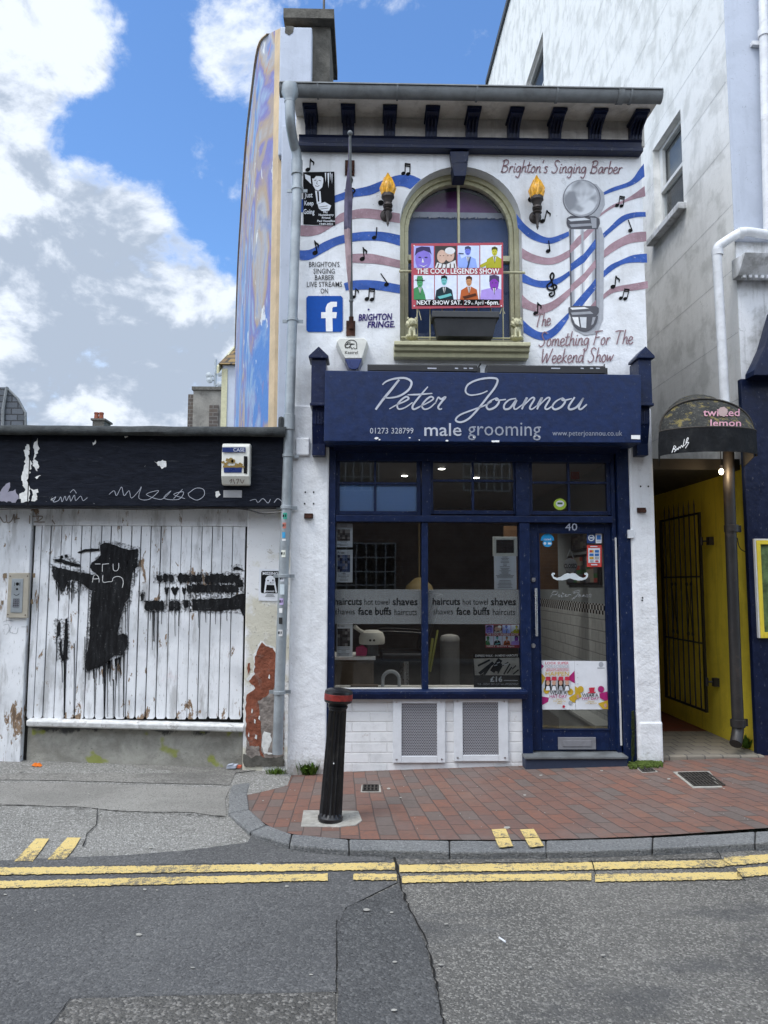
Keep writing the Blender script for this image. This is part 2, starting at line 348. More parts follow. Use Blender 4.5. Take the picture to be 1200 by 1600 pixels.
def mk_pavers():
    m, t, b, co = base('red_brick_pavers')
    s = t.n('ShaderNodeSeparateXYZ'); t.put(s.inputs[0], co)
    sh = t.ss(s.outputs['X'], -.4, 4.5, 0.0, .62, 'LINEAR')
    x2 = t.math('ADD', s.outputs['X'], t.math('MULTIPLY', s.outputs['Y'], sh))
    wob = t.noise(co, 3, 2)
    cb = t.n('ShaderNodeCombineXYZ'); t.put(cb.inputs[0], t.math('MULTIPLY_ADD', wob, .02, s.outputs['Y'])); t.put(cb.inputs[1], t.math('MULTIPLY_ADD', wob, .015, x2))
    br = t.n('ShaderNodeTexBrick'); t.put(br.inputs['Vector'], cb.outputs[0]); br.inputs['Scale'].default_value = 1
    br.inputs['Brick Width'].default_value = .178; br.inputs['Row Height'].default_value = .100; br.inputs['Mortar Size'].default_value = .0038; br.inputs['Mortar Smooth'].default_value = .3
    br.inputs['Color1'].default_value = (0, 0, 0, 1); br.inputs['Color2'].default_value = (1, 1, 1, 1); br.inputs['Mortar'].default_value = (.5, .5, .5, 1); br.inputs['Bias'].default_value = 0
    f = br.outputs['Fac']; v = t.n('ShaderNodeSeparateColor'); t.put(v.inputs[0], br.outputs['Color'])
    n = t.noise(co, 30, 6, .7); a = t.noise(co, 1.6, 5, .6)
    r = t.n('ShaderNodeValToRGB'); e = r.color_ramp; e.elements[0].position = 0; e.elements[0].color = (.125, .10, .09, 1); e.elements[1].position = 1; e.elements[1].color = (.225, .105, .070, 1)
    for p, c_ in ((.2, (.155, .112, .098)), (.4, (.175, .085, .062)), (.6, (.215, .092, .062)), (.8, (.155, .085, .070))):
        k = e.elements.new(p); k.color = (*c_, 1)
    t.put(r.inputs[0], v.outputs[0])
    c = t.mix(t.ss(n, .3, .72, .05, .55), r.outputs[0], (.085, .07, .062))
    c = t.mix(t.ss(a, .48, .72, 0, .55), c, (.15, .125, .115))
    c = t.mix(t.math('MULTIPLY', f, .75), c, (.06, .054, .05))
    t.put(b.inputs['Base Color'], c); b.inputs['Roughness'].default_value = .85
    bump(t, b, t.math('ADD', t.math('MULTIPLY', f, -1.2), t.math('MULTIPLY_ADD', n, .35, t.math('MULTIPLY', v.outputs[0], .35))), .007); return m
M['pavers'] = mk_pavers()
def mk_brick(name, c1, c2, mortar, bw=.225, rh=.075, ms=.01, bd=.006, axis='XZ', wear=.0):
    m, t, b, co = base(name)
    s = t.n('ShaderNodeSeparateXYZ'); t.put(s.inputs[0], co)
    cb = t.n('ShaderNodeCombineXYZ'); t.put(cb.inputs[0], s.outputs[axis[0]]); t.put(cb.inputs[1], s.outputs[axis[1]])
    br = t.n('ShaderNodeTexBrick'); t.put(br.inputs['Vector'], cb.outputs[0]); br.inputs['Scale'].default_value = 1
    br.inputs['Brick Width'].default_value = bw; br.inputs['Row Height'].default_value = rh; br.inputs['Mortar Size'].default_value = ms; br.inputs['Mortar Smooth'].default_value = .4
    for k, v in (('Color1', c1), ('Color2', c2), ('Mortar', mortar)): br.inputs[k].default_value = (*v, 1)
    n = t.noise(co, 9, 7, .65)
    c = t.mix(t.ss(n, .45, .75, 0, .45), br.outputs['Color'], tuple(x*.6 for x in c1))
    if wear: c = t.mix(t.ss(t.noise(co, 6, 8, .75, .3), .62, .68, 0, wear), c, (.36, .32, .28))
    t.put(b.inputs['Base Color'], c); b.inputs['Roughness'].default_value = .8
    bump(t, b, t.math('ADD', t.math('MULTIPLY', br.outputs['Fac'], -1), t.math('MULTIPLY', n, .8)), bd); return m
M['wbrick'] = mk_brick('painted_white_brick', (.78, .79, .80), (.70, .71, .72), (.72, .725, .73), .30, .085, .007, .0035, 'XZ', .45)
M['oppbrick'] = mk_brick('street_brick', (.27, .155, .105), (.20, .115, .08), (.30, .27, .24), .225, .075, .009)
M['darkbrick'] = mk_brick('brown_tower_brick', (.085, .065, .05), (.055, .045, .04), (.13, .12, .11), .4, .16, .02, .006)
M['slate'] = mk_brick('slate_shingles', (.075, .085, .10), (.045, .052, .062), (.02, .022, .026), .55, .28, .03, .02)
M['slatey'] = mk_brick('lichen_tiles', (.23, .15, .045), (.14, .085, .03), (.04, .03, .02), .35, .30, .04, .02)
M['tile'] = mk_brick('grey_bevel_tiles', (.42, .44, .45), (.38, .40, .41), (.25, .26, .27), .22, .11, .006, .006, 'YZ')
M['redtile'] = plain('terracotta_floor', (.13, .04, .025), .6, .3, 10, .002, 40)
M['floortile'] = mk_brick('buff_step_tiles', (.24, .21, .165), (.19, .17, .14), (.09, .085, .08), .155, .155, .006, .004, 'XY', .0)
def mk_check():
    m, t, b, co = base('check_border')
    k = t.n('ShaderNodeTexChecker'); s = t.n('ShaderNodeSeparateXYZ'); t.put(s.inputs[0], co)
    cb = t.n('ShaderNodeCombineXYZ'); t.put(cb.inputs[0], s.outputs['Y']); t.put(cb.inputs[1], s.outputs['Z']); cb.inputs[2].default_value = .5
    t.put(k.inputs['Vector'], cb.outputs[0]); k.inputs['Scale'].default_value = 1/.048
    k.inputs['Color1'].default_value = (.55, .56, .57, 1); k.inputs['Color2'].default_value = (.012, .012, .014, 1)
    t.put(b.inputs['Base Color'], k.outputs['Color']); b.inputs['Roughness'].default_value = .25; return m
M['check'] = mk_check()
def mk_mesh():
    m, t, b, co = base('perforated_metal')
    s = t.n('ShaderNodeSeparateXYZ'); t.put(s.inputs[0], co)
    P = .0150
    def grid(ox, oz):
        fx = t.math('SUBTRACT', t.math('FRACT', t.math('ADD', t.math('DIVIDE', s.outputs['X'], P), ox)), .5)
        fz = t.math('SUBTRACT', t.math('FRACT', t.math('ADD', t.math('DIVIDE', s.outputs['Z'], P*1.732), oz)), .5)
        fz = t.math('MULTIPLY', fz, 1.732)
        return t.math('SQRT', t.math('ADD', t.math('MULTIPLY', fx, fx), t.math('MULTIPLY', fz, fz)))
    d = t.math('MINIMUM', grid(100, 100), grid(100.5, 100.5))
    hole = t.ss(d, .30, .38, 1, 0)
    t.put(b.inputs['Base Color'], t.mix(hole, (.36, .36, .39), (.006, .006, .007))); b.inputs['Roughness'].default_value = .45
    bump(t, b, hole, -.003); return m
M['mesh'] = mk_mesh()
def mk_globe():
    m, t, b, co = base('airbrush_globe')
    n = t.noise(co, 7, 2, .4, .3)
    t.put(b.inputs['Base Color'], t.mix(t.ss(n, .36, .60), (.26, .27, .295), (.68, .70, .73))); b.inputs['Roughness'].default_value = .7; return m
M['pglobe'] = mk_globe()
M['mural_edge'] = plain('cream_mural_edge', (.55, .42, .27), .75, .15, 5, .004, 20)
M['overspray'] = None
def mk_over():
    m, t, b, co = base('thin_overspray'); n = t.noise(co, 60, 3, .6)
    b.inputs['Base Color'].default_value = (.02, .02, .022, 1); b.inputs['Roughness'].default_value = .8; t.put(b.inputs['Alpha'], t.ss(n, .40, .66, .0, .75)); return m
M['overspray'] = mk_over()
def mk_graf():
    m, t, b, co = base('sprayed_black'); n = t.noise(t.mapv(co, scale=(3, 1, .6)), 9, 7, .7, .3); f = t.noise(co, 70, 3, .6)
    c = t.mix(t.ss(n, .42, .66), (.004, .004, .005), (.017, .018, .020)); c = t.mix(t.ss(t.math('MULTIPLY_ADD', n, .5, f), .93, .99, 0, .7), c, (.20, .20, .20))
    t.put(b.inputs['Base Color'], c); b.inputs['Roughness'].default_value = .75; b.inputs['Specular IOR Level'].default_value = .2; bump(t, b, t.math('ADD', n, f), .003); return m
M['graf'] = mk_graf()
def mk_mural():
    m, t, b, co = base('painted_mural')
    s = t.n('ShaderNodeSeparateXYZ'); t.put(s.inputs[0], co)
    v = t.mapv(co, scale=(.55, .55, .42))
    n = t.noise(v, 1.5, 5, .55, 1.6); n2 = t.noise(t.mapv(v, loc=(5, 2, 8)), 2.1, 4, .5, 2.0); n3 = t.noise(t.mapv(v, loc=(1, 9, 3)), 5, 4, .6, 1.5)
    r = t.n('ShaderNodeValToRGB'); e = r.color_ramp
    e.elements[0].position = .28; e.elements[0].color = (.06, .13, .40, 1); e.elements[1].position = .78; e.elements[1].color = (.60, .46, .26, 1)
    for p, c_ in ((.38, (.10, .24, .50)), (.45, (.28, .38, .52)), (.52, (.17, .16, .38)), (.58, (.38, .28, .19)), (.64, (.36, .36, .38)), (.70, (.15, .22, .46))):
        k = e.elements.new(p); k.color = (*c_, 1)
    t.put(r.inputs[0], n)
    hi = t.ss(s.outputs['Z'], 4.2, 6.2)
    c = t.mix(t.ss(n2, .5, .62), r.outputs[0], t.mix(hi, (.08, .20, .48), (.34, .27, .22)))
    c = t.mix(t.ss(n3, .63, .68, 0, .8), c, (.70, .72, .70))
    c = t.mix(t.ss(n3, .30, .34, .7, 0), c, (.50, .16, .10))
    t.put(b.inputs['Base Color'], c); b.inputs['Roughness'].default_value = .7; bump(t, b, t.noise(co, 20, 4), .004); return m
M['mural'] = mk_mural()
def mk_canvas():
    m, t, b, co = base('lichen_stained_canvas')
    n = t.noise(co, 9, 8, .7, .4); f = t.noise(co, 45, 6, .7); g = t.noise(t.mapv(co, loc=(3, 3, 3)), 14, 7, .7)
    c = t.mix(t.ss(n, .35, .7), (.011, .012, .011), (.040, .040, .036))
    c = t.mix(t.ss(f, .52, .66, 0, .75), c, (.10, .095, .08)); c = t.mix(t.ss(g, .54, .62, 0, .75), c, (.19, .15, .045))
    t.put(b.inputs['Base Color'], c); b.inputs['Roughness'].default_value = .9; bump(t, b, t.math('ADD', n, f), .006); return m
M['canvas'] = mk_canvas()
M['flag'] = plain('faded_flag_cloth', (.15, .135, .20), .9, .3, 14, .003, 40); M['flagpink'] = plain('faded_pink_cloth', (.52, .38, .40), .9, .2, 14, .003, 40)
# ------------------------------------------------------------------ mesh helpers
WL = {}                                        # world position of every object's origin
def tag(o, label=None, cat=None, group=None, kind=None):
    if label: o['label'] = label
    if cat: o['category'] = cat
    if group: o['group'] = group
    if kind: o['kind'] = kind
    return o
def thing(name, label, cat, loc, group=None):
    o = bpy.data.objects.new(name, None); COL.objects.link(o); o.location = loc; o.empty_display_size = .1
    WL[o.name] = Vector(loc)
    return tag(o, label, cat, group)
def smooth_path(pts, n=6):
    P = [Vector(p) for p in pts]
    if len(P) < 3: return P
    out = []
    for i in range(len(P)-1):
        a, b, c, d = P[max(i-1, 0)], P[i], P[i+1], P[min(i+2, len(P)-1)]
        for k in range(n):
            t = k/n
            out.append(.5*((2*b)+(c-a)*t+(2*a-5*b+4*c-d)*t*t+(-a+3*b-3*c+d)*t**3))
    return out+[P[-1]]
class MB:
    def __init__(s): s.v = []; s.f = []; s.m = []
    def face(s, pts, m=0):
        i = len(s.v); s.v += [tuple(p) for p in pts]; s.f.append(tuple(range(i, i+len(pts)))); s.m.append(m); return s
    def box(s, x0, x1, y0, y1, z0, z1, m=0):
        i = len(s.v); s.v += [(x, y, z) for x in (x0, x1) for y in (y0, y1) for z in (z0, z1)]
        for q in ((0, 1, 3, 2), (4, 6, 7, 5), (0, 4, 5, 1), (2, 3, 7, 6), (0, 2, 6, 4), (1, 5, 7, 3)):
            s.f.append(tuple(i+k for k in q)); s.m.append(m)
        return s
    def prism(s, poly, d, m=0, m_side=None):    # polygon of 3-D points pushed along the vector d
        n = len(poly); i = len(s.v); d = Vector(d)
        s.v += [tuple(p) for p in poly]+[tuple(Vector(p)+d) for p in poly]
        s.f.append(tuple(i+k for k in range(n))); s.f.append(tuple(i+n+k for k in reversed(range(n)))); s.m += [m, m]
        for k in range(n):
            a, b = k, (k+1) % n
            s.f.append((i+a, i+n+a, i+n+b, i+b)); s.m.append(m if m_side is None else m_side)
        return s
    def tube(s, path, r, seg=10, m=0, cap=True):
        P = [Vector(p) for p in path]; rr = r if isinstance(r, (list, tuple)) else [r]*len(P)
        prev = None; i0 = len(s.v); ref = None
        for k, p in enumerate(P):
            t = (P[min(k+1, len(P)-1)]-P[max(k-1, 0)])
            t = t.normalized() if t.length > 1e-9 else Vector((0, 0, 1))
            if ref is None:
                ref = Vector((0, 1, 0)) if abs(t.y) < .9 else Vector((1, 0, 0))
            a = (ref-t*ref.dot(t))
            a = a.normalized() if a.length > 1e-6 else t.orthogonal().normalized()
            ref = a; b = t.cross(a)
            for q in range(seg):
                an = 2*math.pi*q/seg; s.v.append(tuple(p+(a*math.cos(an)+b*math.sin(an))*rr[k]))
        for k in range(len(P)-1):
            for q in range(seg):
                a, b = i0+k*seg+q, i0+k*seg+(q+1) % seg
                s.f.append((a, b, b+seg, a+seg)); s.m.append(m)
        if cap:
            s.f.append(tuple(i0+q for q in reversed(range(seg)))); s.f.append(tuple(i0+(len(P)-1)*seg+q for q in range(seg))); s.m += [m, m]
        return s
    def lathe(s, c, prof, seg=20, m=0, axis='Z', sx=1.0, flute=0, fd=0.0, squash=1.0):   # prof = (radius, along) pairs
        i0 = len(s.v); c = Vector(c)
        for r, h in prof:
            for q in range(seg):
                an = 2*math.pi*q/seg; x, y = r*math.cos(an)*sx, r*math.sin(an)*squash
                if axis == 'Z': p = (x, y, h)
                elif axis == 'Y': p = (x, h, y)
                else: p = (h, x, y)
                s.v.append(tuple(c+Vector(p)))
        for k in range(len(prof)-1):
            for q in range(seg):
                a, b = i0+k*seg+q, i0+k*seg+(q+1) % seg
                s.f.append((a, b, b+seg, a+seg)); s.m.append(m)
        s.f.append(tuple(i0+q for q in reversed(range(seg)))); s.f.append(tuple(i0+(len(prof)-1)*seg+q for q in range(seg))); s.m += [m, m]
        return s
    def ball(s, c, rx, ry, rz, m=0, seg=12, rings=8, lump=0.0, sd=0):
        rd = random.Random(sd); i0 = len(s.v); c = Vector(c)
        for k in range(rings+1):
            th = math.pi*k/rings
            for q in range(seg):
                an = 2*math.pi*q/seg; j = 1+rd.uniform(-lump, lump)
                s.v.append((c.x+rx*j*math.sin(th)*math.cos(an), c.y+ry*j*math.sin(th)*math.sin(an), c.z+rz*j*math.cos(th)))
        for k in range(rings):
            for q in range(seg):
                a, b = i0+k*seg+q, i0+k*seg+(q+1) % seg
                s.f.append((a, b, b+seg, a+seg)); s.m.append(m)
        return s
    def sweep(s, prof, x0, x1, m=0):            # (y,z) profile swept along x
        return s.prism([(x0, y, z) for y, z in prof], (x1-x0, 0, 0), m)
    # shapes measured on the photo, lying on the plane y=Y
    def pp(s, pts, Y, m=0):
        return s.face([at_y(x, y, Y) for x, y in pts], m)
    def ribbon(s, upper, lower, Y, m=0, n=6):
        a = smooth_path([(x, y, 0) for x, y in upper], n); b = smooth_path([(x, y, 0) for x, y in lower], n)
        N = 24
        def res(L):
            d = [0]
            for k in range(1, len(L)): d.append(d[-1]+(L[k]-L[k-1]).length)
            out = []
            for j in range(N+1):
                t = d[-1]*j/N; k = 1
                while k < len(L)-1 and d[k] < t: k += 1
                u = (t-d[k-1])/max(1e-9, d[k]-d[k-1]); out.append(L[k-1].lerp(L[k], min(1, max(0, u))))
            return out
        a, b = res(a), res(b); i = len(s.v)
        for p in a+b: s.v.append(tuple(at_y(p.x, p.y, Y)))
        for k in range(N): s.f.append((i+k, i+k+1, i+N+1+k+1, i+N+1+k)); s.m.append(m)
        return s
    def stroke(s, pts, wpx, Y, m=0, smooth=5, fn=None, taper=0.0):
        L = smooth_path([(x, y, 0) for x, y in pts], smooth) if smooth else [Vector((x, y, 0)) for x, y in pts]
        f = fn or (lambda x, y: at_y(x, y, Y)); i = len(s.v); n = len(L)
        for k, p in enumerate(L):
            t = L[min(k+1, n-1)]-L[max(k-1, 0)]; t = t.normalized() if t.length > 1e-9 else Vector((1, 0, 0))
            h = wpx/2*(1-taper*abs(2*k/(n-1)-1)**2)
            nn = Vector((-t.y, t.x, 0))*h; e = t*(h*.5 if k == n-1 else (-h*.5 if k == 0 else 0))
            for q in (p+nn+e, p-nn+e): s.v.append(tuple(f(q.x, q.y)))
        for k in range(n-1):
            s.f.append((i+2*k, i+2*k+1, i+2*k+3, i+2*k+2)); s.m.append(m)
        return s
    def disc(s, cx, cy, rx, ry, Y, m=0, n=20, fn=None):
        f = fn or (lambda x, y: at_y(x, y, Y))
        return s.face([f(cx+rx*math.cos(2*math.pi*k/n), cy+ry*math.sin(2*math.pi*k/n)) for k in range(n)], m)
    def text(s, body, box, Y, m=0, bold=0.0, shear=0.0, fn=None, space=1.0):
        """lettering fitted into a pixel box of the photo: box = (left, top of capitals, right, baseline[, drop of the baseline to the right])"""
        c = bpy.data.curves.new('t', 'FONT'); c.body = body; c.size = 1; c.offset = bold; c.shear = shear; c.resolution_u = 2; c.space_character = space
        o = bpy.data.objects.new('t', c); COL.objects.link(o); bpy.context.view_layer.update()
        me = o.evaluated_get(bpy.context.evaluated_depsgraph_get()).to_mesh()
        vv = [v.co.copy() for v in me.vertices]; ff = [tuple(p.vertices) for p in me.polygons]
        bpy.data.objects.remove(o); bpy.data.curves.remove(c)
        if not vv: return s
        x0 = min(v.x for v in vv); x1 = max(v.x for v in vv); cap = .70 if any(ch.isupper() or ch.isdigit() or ch in 'bdfhklt' for ch in body) else .53
        L, T, Rr, B = box[:4]; dr = box[4] if len(box) > 4 else 0
        f = fn or (lambda x, y: at_y(x, y, Y)); i = len(s.v)
        for v in vv:
            u = (v.x-x0)/(x1-x0); s.v.append(tuple(f(L+u*(Rr-L), B-(v.y/cap)*(B-T)+u*dr)))
        for q in ff: s.f.append(tuple(i+k for k in q)); s.m.append(m)
        return s
    def build(s, name, mats, parent=None, bevel=0.0, smooth=False, origin=None, label=None, cat=None, group=None, kind=None, norm=True, solid=0.0):
        if parent is not None: o0 = WL[parent.name]
        elif origin is not None: o0 = Vector(origin)
        else:
            xs, ys, zs = zip(*s.v); o0 = Vector(((min(xs)+max(xs))/2, (min(ys)+max(ys))/2, min(zs)))
        me = bpy.data.meshes.new(name); me.from_pydata([(x-o0.x, y-o0.y, z-o0.z) for x, y, z in s.v], [], s.f)
        for mt in (mats if isinstance(mats, (list, tuple)) else [mats]): me.materials.append(mt)
        me.polygons.foreach_set('material_index', s.m)
        if norm:
            bm = bmesh.new(); bm.from_mesh(me); bmesh.ops.recalc_face_normals(bm, faces=bm.faces); bm.to_mesh(me); bm.free()
        if smooth:
            me.polygons.foreach_set('use_smooth', [True]*len(me.polygons)); me.set_sharp_from_angle(angle=R(smooth if smooth is not True else 40))
        me.update()
        o = bpy.data.objects.new(name, me); COL.objects.link(o)
        if parent is not None: o.parent = parent
        else: o.location = o0
        WL[o.name] = o0
        if bevel:
            b = o.modifiers.new('bevel', 'BEVEL'); b.width = bevel; b.segments = 2; b.limit_method = 'ANGLE'; b.angle_limit = R(40)
        if solid:
            b = o.modifiers.new('thick', 'SOLIDIFY'); b.thickness = solid
        return tag(o, label, cat, group, kind)

# ------------------------------------------------------------------ ground
ROAD, EDGE = -0.042, -1.80
def zwall(x): return .010+.040*max(0.0, min(4.5, -x-.95))
def gz(x, y):
    t = max(0.0, min(1.0, (y-EDGE+.1)/(.15-EDGE)))
    return ROAD+t*(zwall(x)-ROAD)
def at_g(px, py, lift=0.0):
    z = -.02
    for _ in range(12):
        p = at_z(px, py, z); z = gz(p.x, p.y)
    return Vector((p.x, p.y, z+lift))
road = MB()
def grid(mb, x0, x1, y0, y1, fz, nx, ny, m=0):
    i = len(mb.v)
    for a in range(nx+1):
        for b in range(ny+1):
            x, y = x0+(x1-x0)*a/nx, y0+(y1-y0)*b/ny; mb.v.append((x, y, fz(x, y)))
    for a in range(nx):
        for b in range(ny):
            k = i+a*(ny+1)+b; mb.f.append((k, k+ny+1, k+ny+2, k+1)); mb.m.append(m)
grid(road, -60, 60, -60, 60, lambda x, y: -.14, 4, 4)
road.build('ground', M['tar_old'], kind='structure', norm=False)
road = MB(); grid(road, -14, 14, -8.7, -1.70, lambda x, y: ROAD, 8, 8)
road.build('road', M['tar_old'], kind='structure', norm=False)
drive = MB(); grid(drive, -14, -.62, -2.10, .45, lambda x, y: gz(x, y)+.003, 40, 10)
drive.build('driveway', M['drive_c'], kind='structure', norm=False)
def patch(name, pts, mat, lift, sub=14, wob=2.0, sd=1, fn=at_g):
    """ground patch with slightly ragged edges, triangulated and draped on the ground"""
    rd = random.Random(sd); out = []
    for k in range(len(pts)):
        a, b = Vector((*pts[k], 0)), Vector((*pts[(k+1) % len(pts)], 0)); n = max(1, int((b-a).length/sub))
        for j in range(n):
            p = a.lerp(b, j/n)
            if wob: p += Vector((rd.uniform(-wob, wob)*.5, rd.uniform(-wob, wob)*.35, 0))
            out.append(fn(p.x, p.y, lift))
    mb = MB(); mb.face(out)
    o = mb.build(name, mat, kind='structure', norm=False)
    bm = bmesh.new(); bm.from_mesh(o.data); bmesh.ops.triangulate(bm, faces=bm.faces)
    for f in bm.faces:
        if f.normal.z < 0: f.normal_flip()
    bm.to_mesh(o.data); bm.free()
    return o
def pav(x, y):
    t = max(0.0, min(1.0, (y+1.78)/1.73)); return t*max(-.012, min(.13, .030*(x+.72)))
def at_p(px, py, lift=0.0):
    z = 0.0
    for _ in range(12):
        p = at_z(px, py, z); z = pav(p.x, p.y)
    return Vector((p.x, p.y, z+lift))
def rd_(px, py, lift=0): v = at_z(px, py, ROAD); v.z += lift; return v
patch('road_patch', [(-700, 1352), (60, 1343), (200, 1338), (300, 1330), (390, 1319), (450, 1327), (600, 1334), (618, 1352), (622, 1380), (540, 1420), (527, 1450), (525, 1552), (110, 1563), (60, 1640), (-700, 1660)], M['tar_new'], .0065, 30, 2.0, 3, rd_)
patch('road_patch', [(-300, 1352), (0, 1347), (110, 1341), (200, 1338), (300, 1330), (388, 1318), (396, 1300), (452, 1318), (560, 1327), (604, 1336), (600, 1348), (440, 1350), (200, 1354), (0, 1360), (-300, 1366)], M['tar_new'], .0085, 12, 2.0, 13, at_g)
patch('road_patch', [(527, 1440), (545, 1418), (624, 1383), (640, 1425), (662, 1470), (680, 1540), (702, 1660), (528, 1660)], M['tar_strip'], .005, 16, 3, 4, rd_)
patch('road_patch', [(112, 1560), (524, 1552), (526, 1660), (20, 1660)], M['tar_gravel'], .006, 18, 2, 5, rd_)
patch('path_strip', [(-500, 1222), (100, 1225), (360, 1232), (352, 1250), (353, 1278), (300, 1271), (190, 1269), (120, 1262), (-500, 1245)], M['drive_s'], .0075, 20, 1.5, 6)
patch('path_strip', [(-500, 1170), (0, 1175), (385, 1195), (415, 1202), (368, 1209), (359, 1228), (100, 1221), (-500, 1216)], M['drive_w'], .0075, 20, 1.5, 7)
patch('gutter_grit', [(628, 1340), (760, 1337), (900, 1336), (1040, 1331), (1110, 1327), (1125, 1342), (940, 1347), (780, 1349), (632, 1351)], M['tar_gravel'], .0045, 14, 3, 15, rd_)
def crack(pts, wpx, sd, fn=rd_, lift=.0115, seg=7):
    rd = random.Random(sd); L = []
    for k in range(len(pts)-1):
        a, b = Vector((*pts[k], 0)), Vector((*pts[k+1], 0)); n = max(1, int((b-a).length/seg))
        for j in range(n):
            p = a.lerp(b, j/n); L.append((p.x+rd.uniform(-1, 1)*wpx*.7, p.y+rd.uniform(-1, 1)*wpx*.45))
    L.append(pts[-1]); i = len(CR.v)
    for x, y in L:
        h = wpx*rd.uniform(.2, .75)
        CR.v += [tuple(fn(x-h, y-h*.25, lift)), tuple(fn(x+h, y+h*.25, lift))]
    for k in range(len(L)-1): CR.f.append((i+2*k, i+2*k+1, i+2*k+3, i+2*k+2)); CR.m.append(0)
CR = MB()
crack([(612, 1335), (620, 1355), (624, 1380), (636, 1415), (650, 1440), (664, 1470), (682, 1540), (702, 1660)], 3.0, 1)
crack([(1118, 1326), (1128, 1345), (1150, 1362), (1165, 1380)], 1.6, 3); crack([(925, 1348), (932, 1372)], 1.4, 4)
crack([(526, 1440), (525, 1552)], 1.1, 6); crack([(525, 1553), (112, 1562)], 1.0, 7); crack([(112, 1562), (76, 1610)], 1.2, 8)
crack([(-20, 1258), (60, 1262), (190, 1269), (260, 1273), (350, 1280)], 1.8, 9, at_g); crack([(152, 1265), (151, 1280), (150, 1292), (136, 1305), (129, 1325)], 1.3, 10, at_g)
crack([(270, 1270), (310, 1276), (351, 1277)], 1.7, 12, at_g)
CR.build('pavement_cracks', M['crack'], kind='structure', norm=False)
# yellow lines
rdm = random.Random(11)
def yline(name, pts, wpx, fn, lift=.0075, jag=1.0):
    mb = MB(); L = []
    for k in range(len(pts)-1):
        a, b = Vector((*pts[k], 0)), Vector((*pts[k+1], 0)); n = max(1, int((b-a).length/2.5))
        for j in range(n): L.append(a.lerp(b, j/n))
    L.append(Vector((*pts[-1], 0)))
    for k, p in enumerate(L):
        t = (L[min(k+1, len(L)-1)]-L[max(k-1, 0)]).normalized(); nn = Vector((-t.y, t.x, 0))
        for sg in (1, -1):
            q = p+nn*sg*(wpx/2+rdm.uniform(-jag, jag)*.8); mb.v.append(tuple(fn(q.x, q.y, lift)))
    for k in range(len(L)-1): mb.f.append((2*k, 2*k+1, 2*k+3, 2*k+2)); mb.m.append(0)
    mb.build(name, M['yline'], kind='structure', norm=False)
rl = lambda x, y, l=0: rd_(x, y, .0135)
yline('yellow_line', [(-600, 1378), (0, 1365), (300, 1361), (617, 1357)], 11, rl)
yline('yellow_line', [(-600, 1399), (0, 1386), (300, 1379), (512, 1374)], 11, rl)
yline('yellow_line', [(552, 1374), (620, 1374)], 10, rl)
yline('yellow_line', [(624, 1359), (800, 1357), (932, 1355), (1132, 1351)], 11.5, rd_)
yline('yellow_line', [(628, 1376), (800, 1373), (924, 1372)], 10.5, rd_); yline('yellow_line', [(930, 1374), (1160, 1370)], 11.5, rd_)
yline('yellow_line', [(1132, 1348), (1200, 1343), (1800, 1325)], 13, rd_); yline('yellow_line', [(1152, 1366), (1200, 1362), (1800, 1345)], 14, rd_)

# pavement of brick, kerb of granite stones
KIN = [(400, 1196), (398, 1209), (386, 1238), (389, 1264), (416, 1288), (456, 1303), (545, 1311), (702, 1313), (853, 1313), (1020, 1308), (1180, 1299), (1420, 1286), (1800, 1266)]
KOUT = [(371, 1197), (369, 1208), (358, 1239), (357, 1270), (390, 1299), (452, 1319), (545, 1327), (702, 1330), (853, 1330), (1020, 1325), (1180, 1316), (1420, 1304), (1800, 1286)]
inner = smooth_path([at_z(x, y, 0) for x, y in KIN], 4); pave = MB(); NP = len(inner)
xs_ = [inner[0].x+.02+(9-inner[0].x)*max(0, (k-6)/(NP-7)) if k > 6 else inner[0].x+.002*k for k in range(NP)]
for k, p in enumerate(inner):
    q = Vector((max(xs_[k], p.x-.3), .6, 0))
    for j in range(7): c = p.lerp(q, j/6); pave.v.append((c.x, c.y, pav(c.x, c.y)))
for k in range(NP-1):
    for j in range(6): a = k*7+j; pave.f.append((a, a+7, a+8, a+1)); pave.m.append(0)
pave.build('pavement', M['pavers'], kind='structure', norm=False, origin=(0, 0, 0))
kerb = MB()
for k in range(len(KIN)-1):
    rk = random.Random(k); h = rk.uniform(.004, .012)
    q = [at_z(*KIN[k], h), at_z(*KIN[k+1], h), at_z(*KOUT[k+1], h), at_z(*KOUT[k], h)]
    c = sum(q, Vector())/4; ln = (q[1]-q[0]).length; g = .0035/max(ln, .1)
    for j, (a, b) in enumerate(((0, 1), (1, 0), (2, 3), (3, 2))): q[a] = q[a].lerp(q[b], g)
    n = 5; top = []
    for j in range(n+1): top.append(q[0].lerp(q[1], j/n)+Vector((0, 0, rk.uniform(-.002, .002))))
    bot = [q[3].lerp(q[2], j/n)+Vector((rk.uniform(-.004, .004), rk.uniform(-.006, .006), rk.uniform(-.003, .001))) for j in range(n+1)]
    kerb.prism(top+bot[::-1], (0, 0, -.12))
kerb.build('kerb', M['granite'], kind='structure', bevel=.010)
kj = MB(); kj.face([at_z(x, y, -.006) for x, y in KIN]+[at_z(x, y, -.006) for x, y in KOUT[::-1]])
kj.build('kerb_joint', M['crack'], kind='structure', norm=False)
for pts in ([(767.5, 1297.5), (792, 1296), (796, 1307), (779.5, 1323), (773, 1312)],):
    pass
def mark(pts, fn, lift):
    mb = MB(); mb.face([fn(x, y, lift) for x, y in pts]); mb.build('kerb_mark', M['yline'], kind='structure', norm=False)
mark([(768, 1297.5), (790, 1296), (796, 1309), (773.5, 1310.5)], at_p, .006); mark([(773.5, 1310), (796, 1308.5), (802, 1322), (780, 1324.5)], lambda x, y, l: at_z(x, y, l), .0165)
